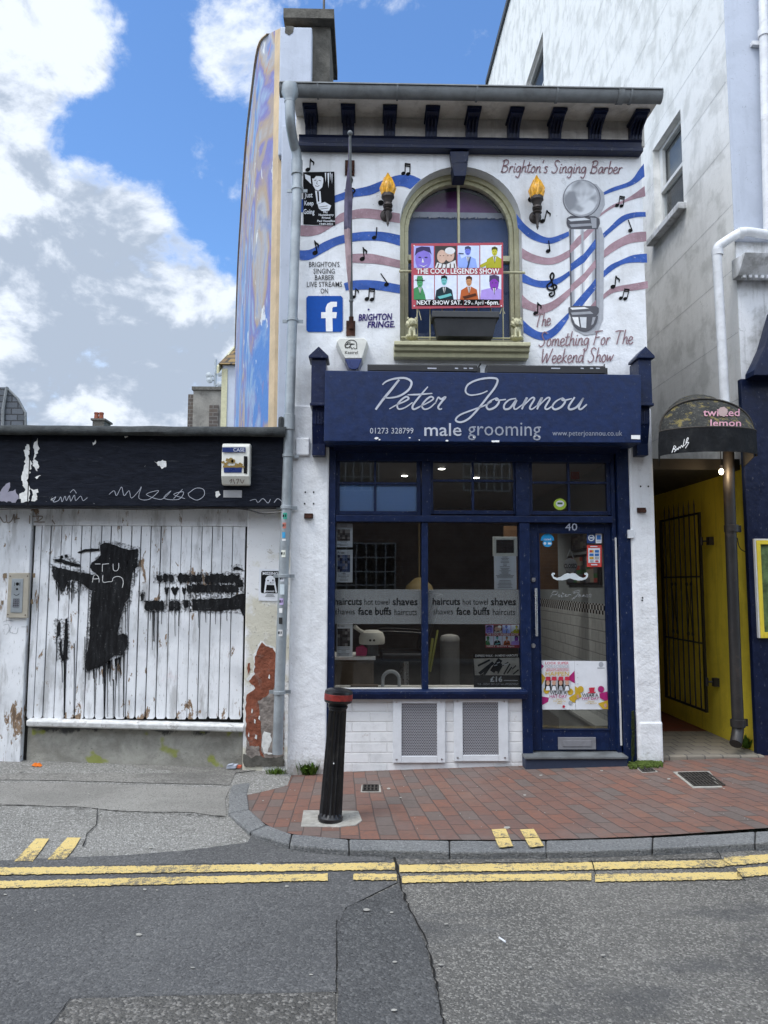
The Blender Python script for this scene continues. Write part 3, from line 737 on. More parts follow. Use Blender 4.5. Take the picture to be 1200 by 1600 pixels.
mark([(812.5, 1297.5), (834, 1296.5), (842, 1309), (820, 1310.5)], at_p, .006); mark([(820, 1310), (842, 1308.5), (850, 1321.5), (828, 1324)], lambda x, y, l: at_z(x, y, l), .0165)
mark([(56, 1313), (76.7, 1313), (65, 1330), (50.8, 1349), (36, 1348), (21.7, 1349), (38, 1332)], at_g, .0115); mark([(105, 1311.5), (126, 1311.5), (115, 1330), (101.5, 1345.5), (73.9, 1346), (88, 1330)], at_g, .0115)
# ------------------------------------------------------------------ the barber shop
XL, XR = at_y(459, 720, 0).x, at_y(1017, 720, 0).x
SH = thing('barber_shop', 'narrow two storey barber shop painted white with blue and mauve waves and a navy shopfront', 'shop', ((XL+XR)/2, 0, 0))
ZB0, ZB1 = at_y(740, 236, -.06).z, at_y(740, 217, -.06).z      # navy band
ZT = at_y(740, 160, -.30).z                                  # soffit height
ZS = at_y(740, 640, 0).z                                     # the wall ends behind the sign
# arched opening in the wall
ax0, ax1 = at_y(625, 400, 0).x, at_y(816, 400, 0).x; acx, ar = (ax0+ax1)/2, (ax1-ax0)/2
aze = at_y(720, 260, 0).z - ar; azs = at_y(720, 540, 0).z
arc = [(acx+ar*math.cos(t), aze+ar*math.sin(t)) for t in [math.pi*k/28 for k in range(29)]]   # right to left
mb = MB(); Y0 = 0.0; RV = .17
mb.face([(XL, Y0, ZS), (ax0, Y0, ZS), (ax0, Y0, azs), (ax0, Y0, aze), (ax0, Y0, ZB1), (XL, Y0, ZB1)])
mb.face([(ax1, Y0, ZS), (XR, Y0, ZS), (XR, Y0, ZB1), (ax1, Y0, ZB1), (ax1, Y0, aze), (ax1, Y0, azs)])
mb.face([(ax0, Y0, ZS), (ax1, Y0, ZS), (ax1, Y0, azs), (ax0, Y0, azs)])
for k in range(28):
    (xa, za), (xb, zb) = arc[k], arc[k+1]
    mb.face([(xa, Y0, za), (xa, Y0, ZB1), (xb, Y0, ZB1), (xb, Y0, zb)])
    mb.face([(xa, Y0, za), (xb, Y0, zb), (xb, RV, zb), (xa, RV, za)])
mb.face([(ax0, Y0, azs), (ax0, RV, azs), (ax0, RV, aze), (ax0, Y0, aze)]); mb.face([(ax1, Y0, azs), (ax1, RV, azs), (ax1, RV, aze), (ax1, Y0, aze)])
mb.face([(XL, Y0, ZS), (XL, 2, ZS), (XL, 2, ZB1), (XL, Y0, ZB1)]); mb.face([(XR, Y0, ZS), (XR, 2, ZS), (XR, 2, ZB1), (XR, Y0, ZB1)])
WALL = mb.build('front_wall', M['wall'], SH, norm=False)
# coved soffit, side walls and roof
mb = MB(); cove = []
zc = at_y(740, 186, -.02).z
for k in range(9):
    t = math.pi/2*k/8; cove.append((-.02-.30*(1-math.cos(t)), zc+(ZT-zc)*math.sin(t)))
prof = [(-.02, ZB1-.02)]+cove+[(-.36, ZT), (-.36, ZT+.05), (.3, ZT+.05), (.3, ZB1-.02)]
mb.sweep(prof, XL-.02, XR+.03); mb.build('soffit', M['soffit'], SH, smooth=30)
mb = MB(); mb.sweep([(-.10, ZB0), (-.10, ZB0+.035), (-.07, ZB0+.05), (-.07, ZB1-.015), (-.09, ZB1), (.0, ZB1+.004), (.0, ZB0)], XL+.01, XR-.015)
mb.build('cornice_band', M['navyband'], SH, bevel=.004)
for px in (485, 544, 609, 675, 739, 805, 871, 934, 998):
    x = at_y(px, 190, -.15).x; hw = .052; mb = MB()
    h = ZT-.012-ZB1; P = [(-.005, 0), (-.075, 0), (-.085, .22*h), (-.10, .45*h), (-.15, .58*h), (-.205, .66*h), (-.235, .78*h), (-.235, .88*h), (-.255, .9*h), (-.255, h), (-.005, h)]
    mb.sweep([(y, ZB1+.002+z) for y, z in P], x-hw, x+hw)
    for q in (-.6, 0, .6): mb.sweep([(y-.008, ZB1+.002+z) for y, z in P[1:6]]+[(P[5][0]+.02, ZB1+P[5][1]), (-.05, ZB1+.01)], x+q*hw-.008, x+q*hw+.008)
    mb.box(x-hw-.012, x+hw+.012, -.262, -.01, ZT-.03, ZT-.004)
    mb.build('bracket', M['navyband'], SH, bevel=.004)
YGU = -.375; GD, GW_ = .088, .062            # gutter: depth and half width
ZG = at_y(740, 134, YGU-GW_).z; gx0, gx1 = at_y(437, 140, YGU-GW_).x, at_y(1036, 145, YGU-GW_).x
def gprof(k=1.0, n=14): return [(YGU+GW_*k*math.sin(t), ZG-GD*k*math.cos(t)) for t in [-math.pi/2+math.pi*j/n for j in range(n+1)]]
mb = MB(); pi_ = [(y, z+.006) for y, z in gprof(.86)][::-1]
mb.sweep([(YGU-GW_-.010, ZG+.006), (YGU-GW_-.012, ZG-.006)]+gprof()+pi_, gx0, gx1); G = mb.build('gutter', M['gutter'], SH, smooth=35)
for px, wd in ((496, .016), (621, .016), (746, .016), (872, .016), (972, .05), (988, .016)):
    x = at_y(px, 148, YGU-GW_).x; b = MB(); b.sweep(gprof(1.13)+[(YGU, ZG-.02)], x-wd/2, x+wd/2); b.build('gutter_clip', M['gutter'], G, smooth=35)
for xe in (gx0, gx1): b = MB(); b.sweep(gprof(1.03), xe-.006, xe+.006); b.build('stop_end', M['gutter'], G)
mb = MB(); zr = at_y(800, 131, -.2).z
mb.sweep([(-.30, ZT+.052), (-.30, ZT+.075), (4.6, ZT+.075+1.0), (4.6, ZT+.05)], XL+.05, XR-.02); mb.build('roof', M['slate'], SH)
# weather worn chimney at the left end and the raised party wall under it
mb = MB(); x0, x1, z0, z1 = rect(486, 40, 516, 135, .35); zt = at_y(480, 41, .35).z; cl = at_y(462, 90, .35).x
mb.box(cl, x1, .35, 1.0, ZT-.3, zt); CH = mb.build('chimney', M['concrete'], SH, bevel=.01)
mb = MB(); x0, x1, z0, z1 = rect(443, 12, 522, 42, .26)
zm_, zc2 = at_y(480, 28, .24).z, at_y(480, 13, .24).z; mb.box(x0+.035, x1-.035, .30, 1.05, zt+.002, zm_-.001); mb.box(x0, x1, .24, 1.12, zm_, zc2); mb.build('chimney_cap', M['concrete'], CH, bevel=.012)
mb = MB(); p = at_y(506, 20, .6); mb.tube([(p.x, .6, p.z-.2), (p.x, .6, p.z+.55)], .012, 8); mb.build('aerial_mast', M['blackpipe'], CH)
mb = MB(); x0, x1, z0, z1 = rect(437, 42, 487, 135, .22); mb.box(x0, x1, .22, .345, ZT-.2, z1); mb.build('chimney_shoulder', M['rblue'], CH, bevel=.012)
mb = MB(); mb.pp([(446, 40), (459, 41), (458, 50), (452, 55), (445, 51)], .216); mb.build('broken_patch', M['concrete'], CH)
rw = random.Random(3); mb = MB(); c = at_y(494, 124, .2)
for k in range(60):
    a = Vector((c.x+rw.uniform(-.07, .07), .18+rw.uniform(-.05, .1), ZT+.06+rw.uniform(0, .05))); d = Vector((rw.uniform(-.03, .03), rw.uniform(-.03, .03), rw.uniform(.02, .06)))
    mb.face([a, a+Vector((.012, 0, 0)), a+d])
mb.build('gutter_weed', M['leaf'], label='small green weed growing in the gutter at the foot of the chimney', cat='plant', norm=False)
# party wall end strip left of the pipe
mb = MB(); x0 = at_y(437, 400, .10).x; zl = at_y(450, 680, .10).z
mb.box(x0, XL-.003, .10, .40, zl, ZT+.02); mb.build('party_wall', M['rblue'], SH, bevel=.01)
# keystone
mb = MB(); a = [at_y(*p, -.075) for p in ((703, 236), (733, 236), (730, 262), (707, 262))]; mb.prism(a, (0, .075, 0))
a = [at_y(*p, -.10) for p in ((707, 254), (731, 254), (728, 275), (709, 275))]; mb.prism(a, (0, .16, 0)); mb.stroke([(708, 255), (714, 250), (722, 252), (730, 248)], 3, -.104)
mb.build('keystone', M['navyband'], SH, bevel=.005)

# arched window
def arch_pts(xc, r, ze, zb, n=24): return [(xc+r, zb)]+[(xc+r*math.cos(math.pi*k/n), ze+r*math.sin(math.pi*k/n)) for k in range(n+1)]+[(xc-r, zb)]
def arch_frame(mb, r0, r1, y0, y1, zb, m=0):
    A, B = arch_pts(acx, r0, aze, zb), arch_pts(acx, r1, aze, zb)
    for k in range(len(A)-1):
        (xa, za), (xb, zb_), (xc, zc_), (xd, zd) = A[k], A[k+1], B[k+1], B[k]
        mb.prism([(xa, y0, za), (xb, y0, zb_), (xc, y0, zc_), (xd, y0, zd)], (0, y1-y0, 0), m)
zsill = at_y(720, 534, -.05).z; zmeet = at_y(720, 398, .10).z
mb = MB(); arch_frame(mb, ar-.002, ar-.045, .125, .22, zsill); WIN = mb.build('window_frame', M['cream'], SH)
mb = MB(); arch_frame(mb, ar-.047, ar-.083, .150, .215, zsill)
ri = ar-.083
mb.box(acx-.011, acx+.011, .151, .205, zmeet, aze+ri); mb.box(acx-ri, acx+ri, .135, .214, zmeet-.04, zmeet+.012)
mb.box(acx-ri, acx+ri, .153, .215, zsill, zsill+.09)
mb.build('sash', M['cream'], WIN, bevel=.003)
mb = MB(); pts = arch_pts(acx, ri+.003, aze, zsill+.08); mb.face([(x, .19, z) for x, z in pts]); mb.build('pane', M['glass_up'], WIN, norm=False)
mb = MB(); zst = at_y(720, 333, .25).z
ru = ri+.03; t0 = math.asin(max(-1, min(1, (zst-aze)/ru))); pu = [(acx+ru*math.cos(t0+(math.pi-2*t0)*k/20), aze+ru*math.sin(t0+(math.pi-2*t0)*k/20)) for k in range(21)]; pl = [(acx-ri-.03, zst), (acx+ri+.03, zst), (acx+ri+.03, zsill), (acx-ri-.03, zsill)]
mb.face([(x, .34, z) for x, z in pu], 1); mb.face([(x, .30, z) for x, z in pl], 0)
rr = random.Random(5)
for k in range(70):
    x = acx-ri+2*ri*k/70; mb.face([(x, .285, zst+.025), (x+2*ri/70+.01, .285, zst+.025), (x+2*ri/70, .282, zst-.02-rr.uniform(0, .02)), (x, .282, zst-.02-rr.uniform(0, .02))], 2)
mb.build('blind', [colour('blind_slate_blue', srgb(82, 102, 142)), colour('curtain_plum', srgb(150, 100, 152)), colour('tinsel_fringe', (.42, .44, .48))], WIN, norm=False)
mb = MB(); sx0, sx1 = at_y(616, 545, -.16).x, at_y(829, 545, -.16).x; zz = at_y(720, 535, -.14).z; zb = at_y(720, 556, -.14).z; h = zz-zb
mb.sweep([(.06, zz+.01), (-.17, zz), (-.17, zz-h*.30), (-.14, zz-h*.36), (-.13, zz-h*.60), (-.10, zz-h*.66), (-.09, zb), (.0, zb), (.0, zz-.02)], sx0, sx1); mb.build('window_sill', M['cream'], SH, bevel=.006)
# rail across the window
mb = MB(); z = at_y(720, 425, -.05).z; mb.tube([(ax0-.01, -.05, z), (ax1+.01, -.05, z)], .012, 8)
for px in (652, 672, 691, 710, 729, 748, 767, 786): p = at_y(px, 500, -.05); mb.tube([(p.x, -.05, zsill+.01), (p.x, -.05, z)], .0065, 6)
zq = zsill+.035; mb.tube([(ax0+.01, -.05, zq), (ax1-.01, -.05, zq)], .008, 6)
mb.build('window_rail', M['cream'], label='thin cream metal guard rail across the arched window behind the show banner', cat='railing')
# ---- painted waves
def px4(x, y): return (440+x/4.445, 220+y/4.445)
def px6(x, y): return (780+x/4.211, 220+y/4.211)
YS = -.0030
def stripe(up, lo, f, mat):
    mb = MB(); mb.ribbon([f(*p) for p in up], [f(*p) for p in lo], YS); mb.build('painted_stripe', M[mat], WALL, norm=False)
SB, SP = 'stripe_blue', 'stripe_pink'
stripe([(128, 408), (150, 404)], [(128, 498), (150, 494)], px4, SB)
stripe([(365, 382), (470, 345), (600, 315), (690, 280), (800, 240), (900, 238), (968, 268)], [(365, 432), (480, 395), (620, 375), (690, 345), (780, 318), (850, 318), (893, 336)], px4, SB)
stripe([(128, 585), (250, 590), (330, 580), (400, 510), (480, 485), (600, 470), (822, 505)], [(128, 660), (200, 662), (280, 640), (380, 580), (470, 548), (600, 538), (822, 572)], px4, SP)
stripe([(126, 760), (200, 755), (300, 700), (420, 655), (560, 632), (700, 632), (822, 655)], [(126, 828), (200, 825), (300, 770), (400, 720), (540, 695), (700, 697), (822, 730)], px4, SB)
stripe([(445, 788), (600, 783), (700, 800), (822, 830)], [(455, 845), (600, 850), (700, 860), (822, 885)], px4, SP)
stripe([(432, 990), (500, 970), (650, 970), (822, 1000)], [(445, 1040), (500, 1035), (650, 1035), (822, 1060)], px4, SB)
stripe([(112, 478), (180, 560), (280, 625), (350, 635), (458, 595)], [(122, 572), (200, 640), (300, 675), (370, 670), (460, 625)], px6, SB)
stripe([(150, 706), (220, 745), (320, 770), (390, 755), (465, 715)], [(150, 772), (220, 800), (310, 815), (390, 803), (465, 762)], px6, SP)
stripe([(152, 870), (240, 915), (330, 918), (400, 895), (462, 855)], [(152, 930), (240, 960), (320, 965), (400, 935), (465, 885)], px6, SB)
stripe([(150, 1012), (200, 1055), (270, 1080), (360, 1050), (470, 965)], [(150, 1097), (220, 1120), (290, 1135), (380, 1095), (470, 1010)], px6, SP)
stripe([(157, 1180), (220, 1235), (280, 1260), (340, 1240), (400, 1185), (458, 1128)], [(160, 1260), (230, 1300), (290, 1312), (340, 1300), (400, 1250), (458, 1165)], px6, SB)
stripe([(668, 350), (740, 310), (860, 265), (920, 190), (951, 150)], [(670, 364), (760, 330), (880, 290), (957, 235)], px6, SB)
stripe([(650, 492), (740, 425), (830, 385), (900, 340), (957, 296)], [(650, 508), (740, 445), (860, 392), (962, 365)], px6, SP)
stripe([(648, 642), (720, 575), (800, 500), (880, 472), (963, 468)], [(648, 677), (740, 595), (830, 525), (900, 503), (965, 500)], px6, SB)
stripe([(650, 764), (720, 690), (800, 640), (880, 605), (967, 597)], [(650, 799), (740, 735), (830, 685), (900, 667), (969, 662)], px6, SP)
stripe([(650, 900), (720, 825), (800, 785), (880, 752), (971, 742)], [(650, 934), (740, 855), (820, 810), (900, 800), (974, 802)], px6, SB)
stripe([(650, 1050), (720, 980), (790, 955), (880, 940), (977, 922)], [(650, 1074), (730, 1010), (800, 988), (880, 985), (980, 970)], px6, SP)
# ---- painted barber pole
YP = -.0045; mb = MB()
def el(cx, cy, rx, ry, m, Y): 
    mb.face([at_y(*px6(cx+rx*math.cos(2*math.pi*k/36), cy+ry*math.sin(2*math.pi*k/36)), Y) for k in range(36)], m)
def pq(pts, m, Y): mb.face([at_y(*px6(*p), Y) for p in pts], m)
pq([(470, 560), (672, 570), (690, 640), (684, 1170), (646, 1270), (560, 1280), (490, 1240)], 8, -.0040); pq([(470, 570), (655, 580), (664, 640), (660, 1170), (632, 1258), (560, 1264), (500, 1240)], 1, -.0043)
pq([(560, 272), (640, 286), (690, 345), (696, 420), (660, 500), (600, 520)], 8, -.0042)
el(543, 380, 124, 124, 2, YP); el(542, 379, 120, 121, 1, YP-.0006); el(540, 378, 115, 117, 8, YP-.0012); el(538, 376, 109, 111, 7, YP-.0018)
pq([(445, 508), (470, 494), (630, 496), (660, 512), (663, 545), (648, 582), (470, 582), (448, 560), (443, 540)], 2, YP)
pq([(452, 514), (560, 506), (600, 520), (470, 530)], 0, YP-.001); pq([(462, 550), (600, 543), (630, 556), (475, 568)], 1, YP-.001); pq([(600, 505), (640, 508), (640, 572), (612, 575)], 1, YP-.0015)
for k in range(18):
    u0, u1 = k/18, (k+1)/18; tone = [2, 1, 8, 3, 4, 4, 4, 0, 8, 0, 4, 4, 4, 3, 0, 8, 1, 2][k]; pq([(462+178*u0, 582), (462+178*u1, 582), (468+172*u1, 1090), (468+172*u0, 1090)], tone, YP-.00005*k)
def band(x, y0, h, m):
    pq([(466, y0), (636, y0-168*x), (637, y0-168*x+h), (468, y0+h)], m, YP-.001)
pq([(468, 740), (468, 690), (520, 630), (580, 583), (628, 583), (560, 655)], 6, YP-.001)
pq([(470, 860), (470, 810), (560, 740), (634, 645), (634, 708), (560, 800)], 5, YP-.001)
pq([(470, 1000), (470, 950), (560, 870), (634, 780), (635, 835), (560, 925)], 6, YP-.001)
pq([(480, 1088), (520, 1040), (600, 950), (635, 905), (636, 975), (545, 1088)], 5, YP-.001)
pq([(600, 1088), (637, 1045), (637, 1088)], 6, YP-.001)
pq([(540, 590), (556, 590), (553, 760), (541, 700)], 8, YP-.0031)
pq([(455, 1098), (480, 1086), (640, 1088), (655, 1100), (655, 1130), (640, 1152), (470, 1152), (456, 1130)], 2, YP-.003); pq([(466, 1098), (560, 1094), (590, 1104), (480, 1112)], 4, YP-.004); pq([(472, 1130), (600, 1122), (620, 1138), (480, 1146)], 1, YP-.004)
dome = [(560+90*math.cos(t), 1152+102*math.sin(t)) for t in [math.pi*k/20 for k in range(21)]]
pq(dome, 2, YP-.0035); pq([(480, 1160), (520, 1160), (530, 1225), (500, 1205)], 4, YP-.0045); pq([(530, 1160), (575, 1160), (572, 1232), (540, 1228)], 0, YP-.0045); pq([(615, 1160), (635, 1160), (620, 1205), (605, 1215)], 1, YP-.0045)
mb.build('painted_barber_pole', [M['pg1'], M['pg2'], M['pg3'], M['pg4'], M['white'], M['stripe_blue'], M['stripe_pink'], M['pglobe'], M['halo']], WALL, norm=False)
# ---- music notes
def note(kind, x, y, s, lean=0.0):
    """(x,y) = centre of the head in photo pixels, s = stem height"""
    mb = MB(); Y = -.0060; r = s*.19
    def head(cx, cy): mb.face([at_y(cx+r*1.25*math.cos(t)*.94-r*.4*math.sin(t)*-.35, cy+r*.95*math.sin(t)-r*.3*math.cos(t), Y) for t in [2*math.pi*k/16 for k in range(16)]])
    tx, ty = x+r+lean*s, y-s
    if kind in ('quaver', 'crotchet'):
        head(x, y); mb.stroke([(x+r*.95, y), (tx, ty)], max(1.7, s*.10), Y, smooth=0)
        if kind == 'quaver': mb.stroke([(tx, ty), (tx+s*.10, ty+s*.18), (tx+s*.30, ty+s*.34), (tx+s*.27, ty+s*.58)], s*.14, Y-.0003, taper=.6)
    elif kind == 'beam':
        g = s*.50; dy = s*.06
        head(x, y); head(x+g, y+dy); mb.stroke([(x+r*.95, y), (tx, ty)], s*.10, Y, smooth=0); mb.stroke([(x+g+r*.95, y+dy), (tx+g, ty+dy)], s*.10, Y, smooth=0)
        mb.stroke([(tx, ty), (tx+g, ty+dy)], s*.18, Y-.0003, smooth=0); mb.stroke([(tx-lean*s*.22, ty+s*.22), (tx+g-lean*s*.22, ty+dy+s*.22)], s*.10, Y-.0003, smooth=0)
    elif kind == 'clef':
        mb.stroke([(x+s*.02, y+s*.36), (x-s*.1, y+s*.42), (x-s*.02, y+s*.52), (x+s*.12, y+s*.40), (x+s*.04, y-s*.02), (x-s*.06, y-s*.34), (x+s*.03, y-s*.5), (x+s*.10, y-s*.36), (x-s*.02, y-s*.12), (x-s*.20, y+s*.06), (x-s*.12, y+s*.22), (x+s*.10, y+s*.24), (x+s*.22, y+s*.10), (x+s*.10, y), (x-s*.03, y+s*.10)], s*.075, Y)
    mb.build('music_note', M['ink'], WALL, norm=False)
for k, p, s, l in (('quaver', px4(182, 200), 17, .05), ('beam', px4(845, 226), 15, .02), ('quaver', px4(232, 778), 19, -.22), ('crotchet', px4(643, 672), 16, .06), ('quaver', px4(560, 820), 18, -.12), ('crotchet', px4(728, 998), 17, -.70), ('beam', px4(592, 1098), 16, .05), ('clef', px4(475, 330), 34, 0), ('quaver', px4(500, 1085), 14, .05), ('crotchet', px4(690, 430), 1.0, 0),
                   ('quaver', px6(285, 528), 17, .22), ('crotchet', px6(322, 725), 16, -.14), ('clef', px6(345, 945), 36, 0), ('quaver', px6(240, 1135), 17, .0), ('beam', px6(775, 425), 14, .14), ('crotchet', px6(863, 590), 16, -.38), ('quaver', px6(748, 960), 17, .10), ('beam', px6(800, 1035), 14, .24), ('crotchet', px6(208, 386), 1.0, 0)):
    if s > 2: note(k, *p, s, l)
    else:
        mb = MB(); mb.disc(*p, 4.6, 4.2, -.0060); mb.build('music_note', M['ink'], WALL, norm=False)
# ---- brush script lettering, every letter as pen strokes
GL = {'a': (.46, [[(.40, .44), (.24, .5), (.07, .30), (.09, .03), (.24, .06), (.39, .40), (.37, .06), (.46, .05)]]),
 'b': (.44, [[(.16, 1.0), (.06, .10), (.20, .0), (.37, .2), (.34, .43), (.2, .46), (.09, .33)]]),
 'd': (.48, [[(.38, .42), (.22, .5), (.06, .28), (.08, .03), (.24, .05), (.37, .33)], [(.47, 1.0), (.38, .1), (.46, .03)]]),
 'e': (.40, [[(.06, .22), (.30, .32), (.30, .47), (.15, .5), (.03, .24), (.10, .02), (.24, .0), (.39, .13)]]),
 'g': (.46, [[(.40, .44), (.22, .5), (.06, .3), (.10, .06), (.27, .08), (.40, .42), (.34, -.22), (.20, -.42), (.04, -.30)]]),
 'h': (.46, [[(.18, 1.0), (.05, .0)], [(.09, .3), (.26, .5), (.36, .42), (.33, .06), (.44, .04)]]),
 'i': (.22, [[(.12, .48), (.07, .06), (.18, .04)], [(.14, .66), (.16, .72)]]),
 'k': (.44, [[(.18, 1.0), (.04, .0)], [(.36, .5), (.12, .26), (.38, .0)]]),
 'm': (.66, [[(.08, .48), (.04, .0)], [(.07, .28), (.22, .5), (.30, .40), (.27, .0)], [(.29, .28), (.44, .5), (.53, .40), (.50, .04), (.62, .05)]]),
 'n': (.46, [[(.10, .48), (.04, .0)], [(.08, .28), (.25, .5), (.35, .42), (.32, .05), (.44, .05)]]),
 'o': (.42, [[(.24, .5), (.07, .34), (.07, .06), (.22, .0), (.35, .2), (.31, .46), (.2, .5)]]),
 'r': (.36, [[(.10, .48), (.04, .0)], [(.08, .26), (.22, .48), (.34, .44)]]),
 's': (.36, [[(.32, .46), (.16, .5), (.10, .38), (.28, .18), (.20, .0), (.03, .05)]]),
 't': (.32, [[(.18, .85), (.08, .08), (.20, .0), (.30, .1)], [(.0, .58), (.32, .62)]]),
 'w': (.60, [[(.04, .48), (.08, .05), (.28, .40), (.30, .05), (.54, .50)]]),
 "'": (.2, [[(.14, 1.0), (.09, .82)]]), ' ': (.34, []),
 'B': (.62, [[(.20, .98), (.04, .0)], [(.06, .9), (.34, 1.02), (.54, .88), (.44, .62), (.16, .52), (.46, .46), (.50, .18), (.28, .0), (.0, .06)]]),
 'S': (.58, [[(.56, .90), (.36, 1.02), (.18, .84), (.28, .58), (.42, .36), (.34, .08), (.14, -.02), (-.02, .10)]]),
 'T': (.62, [[(.02, .90), (.30, .96), (.66, .94)], [(.40, .94), (.26, .4), (.20, .0)]]),
 'F': (.56, [[(.22, .96), (.04, .0)], [(.06, .92), (.36, .96), (.64, 1.0)], [(.14, .52), (.46, .56)]]),
 'W': (.86, [[(.10, .98), (.12, .0), (.44, .70), (.46, .0), (.86, 1.0)]])}
def script(body, x0, x1, yb, h, drop=0.0, wpx=1.9, mat='mauve', Y=-.0070, parent=None):
    wd = sum(GL[c][0] for c in body); k = (x1-x0)/(wd+.1); mb = MB(); x = 0
    for c in body:
        for st in GL[c][1]:
            mb.stroke([(x0+(x+u+.10*v)*k, yb+drop*(x/wd)-v*h) for u, v in st], wpx, Y, smooth=4)
        x += GL[c][0]
    mb.build('lettering', M[mat], parent or WALL, norm=False)
script("Brighton's Singing Barber", 783, 974, 269, 19, 2, 1.6)
script("The", 836, 862, 511, 21, -4, 1.7); script("Something For The", 842, 991, 541, 22, -4, 1.7, Y=-.0072); script("Weekend Show", 845, 961, 567, 22, -2, 1.7)
for body, x0, x1, yc in (("BRIGHTON'S", 483, 530.5, 413), ('SINGING', 490, 523, 423.4), ('BARBER', 492, 522.5, 433.6), ('LIVE STREAMS', 479.5, 534.5, 444), ('ON', 501, 512.5, 454.4)):
    mb = MB(); mb.text(body, (x0, yc-4, x1, yc+4), -.0055, bold=.004); mb.build('lettering', M['thin_ink'], WALL, norm=False)
mb = MB(); x0, y0, x1, y1 = 478.7, 462.3, 535.6, 518.6; r = 3
mb.pp([(x0+r, y0), (x1-r, y0), (x1, y0+r), (x1, y1-r), (x1-r, y1), (x0+r, y1), (x0, y1-r), (x0, y0+r)], -.0055)
fx = lambda x, y: px4(x, y)
mb.pp([fx(*p) for p in ((308, 1324), (306, 1232), (275, 1232), (275, 1190), (306, 1190), (306, 1160), (318, 1132), (342, 1118), (384, 1118), (384, 1152), (358, 1154), (352, 1164), (352, 1190), (384, 1190), (379, 1232), (353, 1232), (355, 1324))], -.0068, 1)
mb.build('painted_logo', [M['logo_blue'], M['white']], WALL, norm=False)
mb = MB(); mb.text('BRIGHTON', (560, 491, 613, 501, -1.5), -.0055, bold=.03, shear=.15); mb.text('FRINGE.', (574, 502.5, 617, 512, -1), -.0057, bold=.03, shear=.15)
mb.disc(576, 483.5, 1.6, 1.4, -.0055); mb.build('lettering', M['fringe'], WALL, norm=False)
# ---- black and white portrait board (plain generic man)
p4 = lambda *a: [px4(*q) for q in a]
mb = MB(); mb.prism([at_y(*p, -.012) for p in p4((150, 218), (366, 214), (372, 584), (152, 576))], (0, .010, 0))
PB = thing('portrait_board', 'black and white portrait board with white lettering at the left end of the wall', 'sign', tuple(at_y(498, 350, -.01)))
mb.build('panel', M['ink'], PB)
mb = MB(); Y = -.0135
mb.pp(p4((212, 262), (225, 232), (262, 224), (288, 240), (290, 285), (282, 322), (258, 345), (236, 340), (218, 310)), Y); mb.pp(p4((232, 345), (270, 350), (276, 430), (246, 440)), Y); mb.pp(p4((250, 440), (300, 425), (345, 450), (330, 485), (280, 488), (258, 470)), Y)
for a in (((318, 225), (332, 222), (325, 330)), ((300, 222), (310, 222), (306, 290)), ((346, 230), (354, 228), (350, 300)), ((160, 230), (200, 245), (205, 300), (165, 262)), ((336, 220), (342, 220), (340, 280))): mb.pp(p4(*a), Y)
mb.build('portrait', M['paper'], PB, norm=False)
mb = MB(); Y = -.0150
mb.stroke(p4((228, 276), (240, 272)), .9, Y); mb.stroke(p4((258, 274), (272, 278)), .9, Y); mb.stroke(p4((234, 312), (250, 316), (262, 310)), .8, Y); mb.stroke(p4((249, 280), (243, 298), (252, 300)), .7, Y); mb.pp(p4((246, 350), (258, 350), (262, 420), (252, 424)), Y); mb.stroke(p4((262, 460), (318, 452)), .7, Y); mb.stroke(p4((270, 474), (322, 468)), .7, Y)
mb.pp(p4((208, 262), (222, 230), (262, 220), (288, 238), (292, 262), (276, 246), (240, 244), (224, 262)), Y)
mb.build('ink_lines', M['ink'], PB, norm=False)
mb = MB()
for t, bx in (('Just', (158, 358, 215, 393)), ('Keep', (158, 416, 222, 448)), ('Going', (152, 474, 228, 508))):
    (a, b), (c, d) = px4(*bx[:2]), px4(*bx[2:]); mb.text(t, (a, b, c, d), -.0162, bold=.018)
for t, bx in (('My', (290, 488, 322, 500)), ('Huckleberry', (258, 506, 362, 521)), ('Friend', (280, 527, 338, 541)), ('Paul Hesselfine', (248, 549, 372, 563)), ('1949-2021', (264, 571, 356, 585))):
    (a, b), (c, d) = px4(*bx[:2]), px4(*bx[2:]); mb.text(t, (a, b, c, d), -.0162, bold=.02)
mb.build('lettering', M['paper'], PB, norm=False)
# ------------------------------------------------------------------ shopfront
YF = .02                                       # face of the timber shopfront
zsg = at_y(740, 690, 0).z                      # underside of the sign
# masonry piers either side
pz = ZS+.02
mb = MB(); xl1 = at_y(512, 950, 0).x
mb.box(XL-.015, xl1, -.03, .40, -.06, pz)
b = at_y(481, 697, -.045); x0, x1, z0, z1 = rect(462, 684, 484, 712, -.05)
mb.box(x0, x1, -.065, -.028, z0, z1)
mb.build('pier', M['pier'], SH, bevel=.014)
xr0 = at_y(988, 950, 0).x
mb = MB(); mb.box(xr0, XR+.01, -.03, .45, -.06, pz); mb.box(xr0+.012, XR+.016, -.038, .45, -.06, at_y(1010, 1128, -.05).z); mb.build('pier', M['pier'], SH, bevel=.018)
mb = MB(); mb.box(XR-.25, XR+.0, .45, 8, -.06, ZB1); mb.build('side_wall', M['gablelow'], SH)
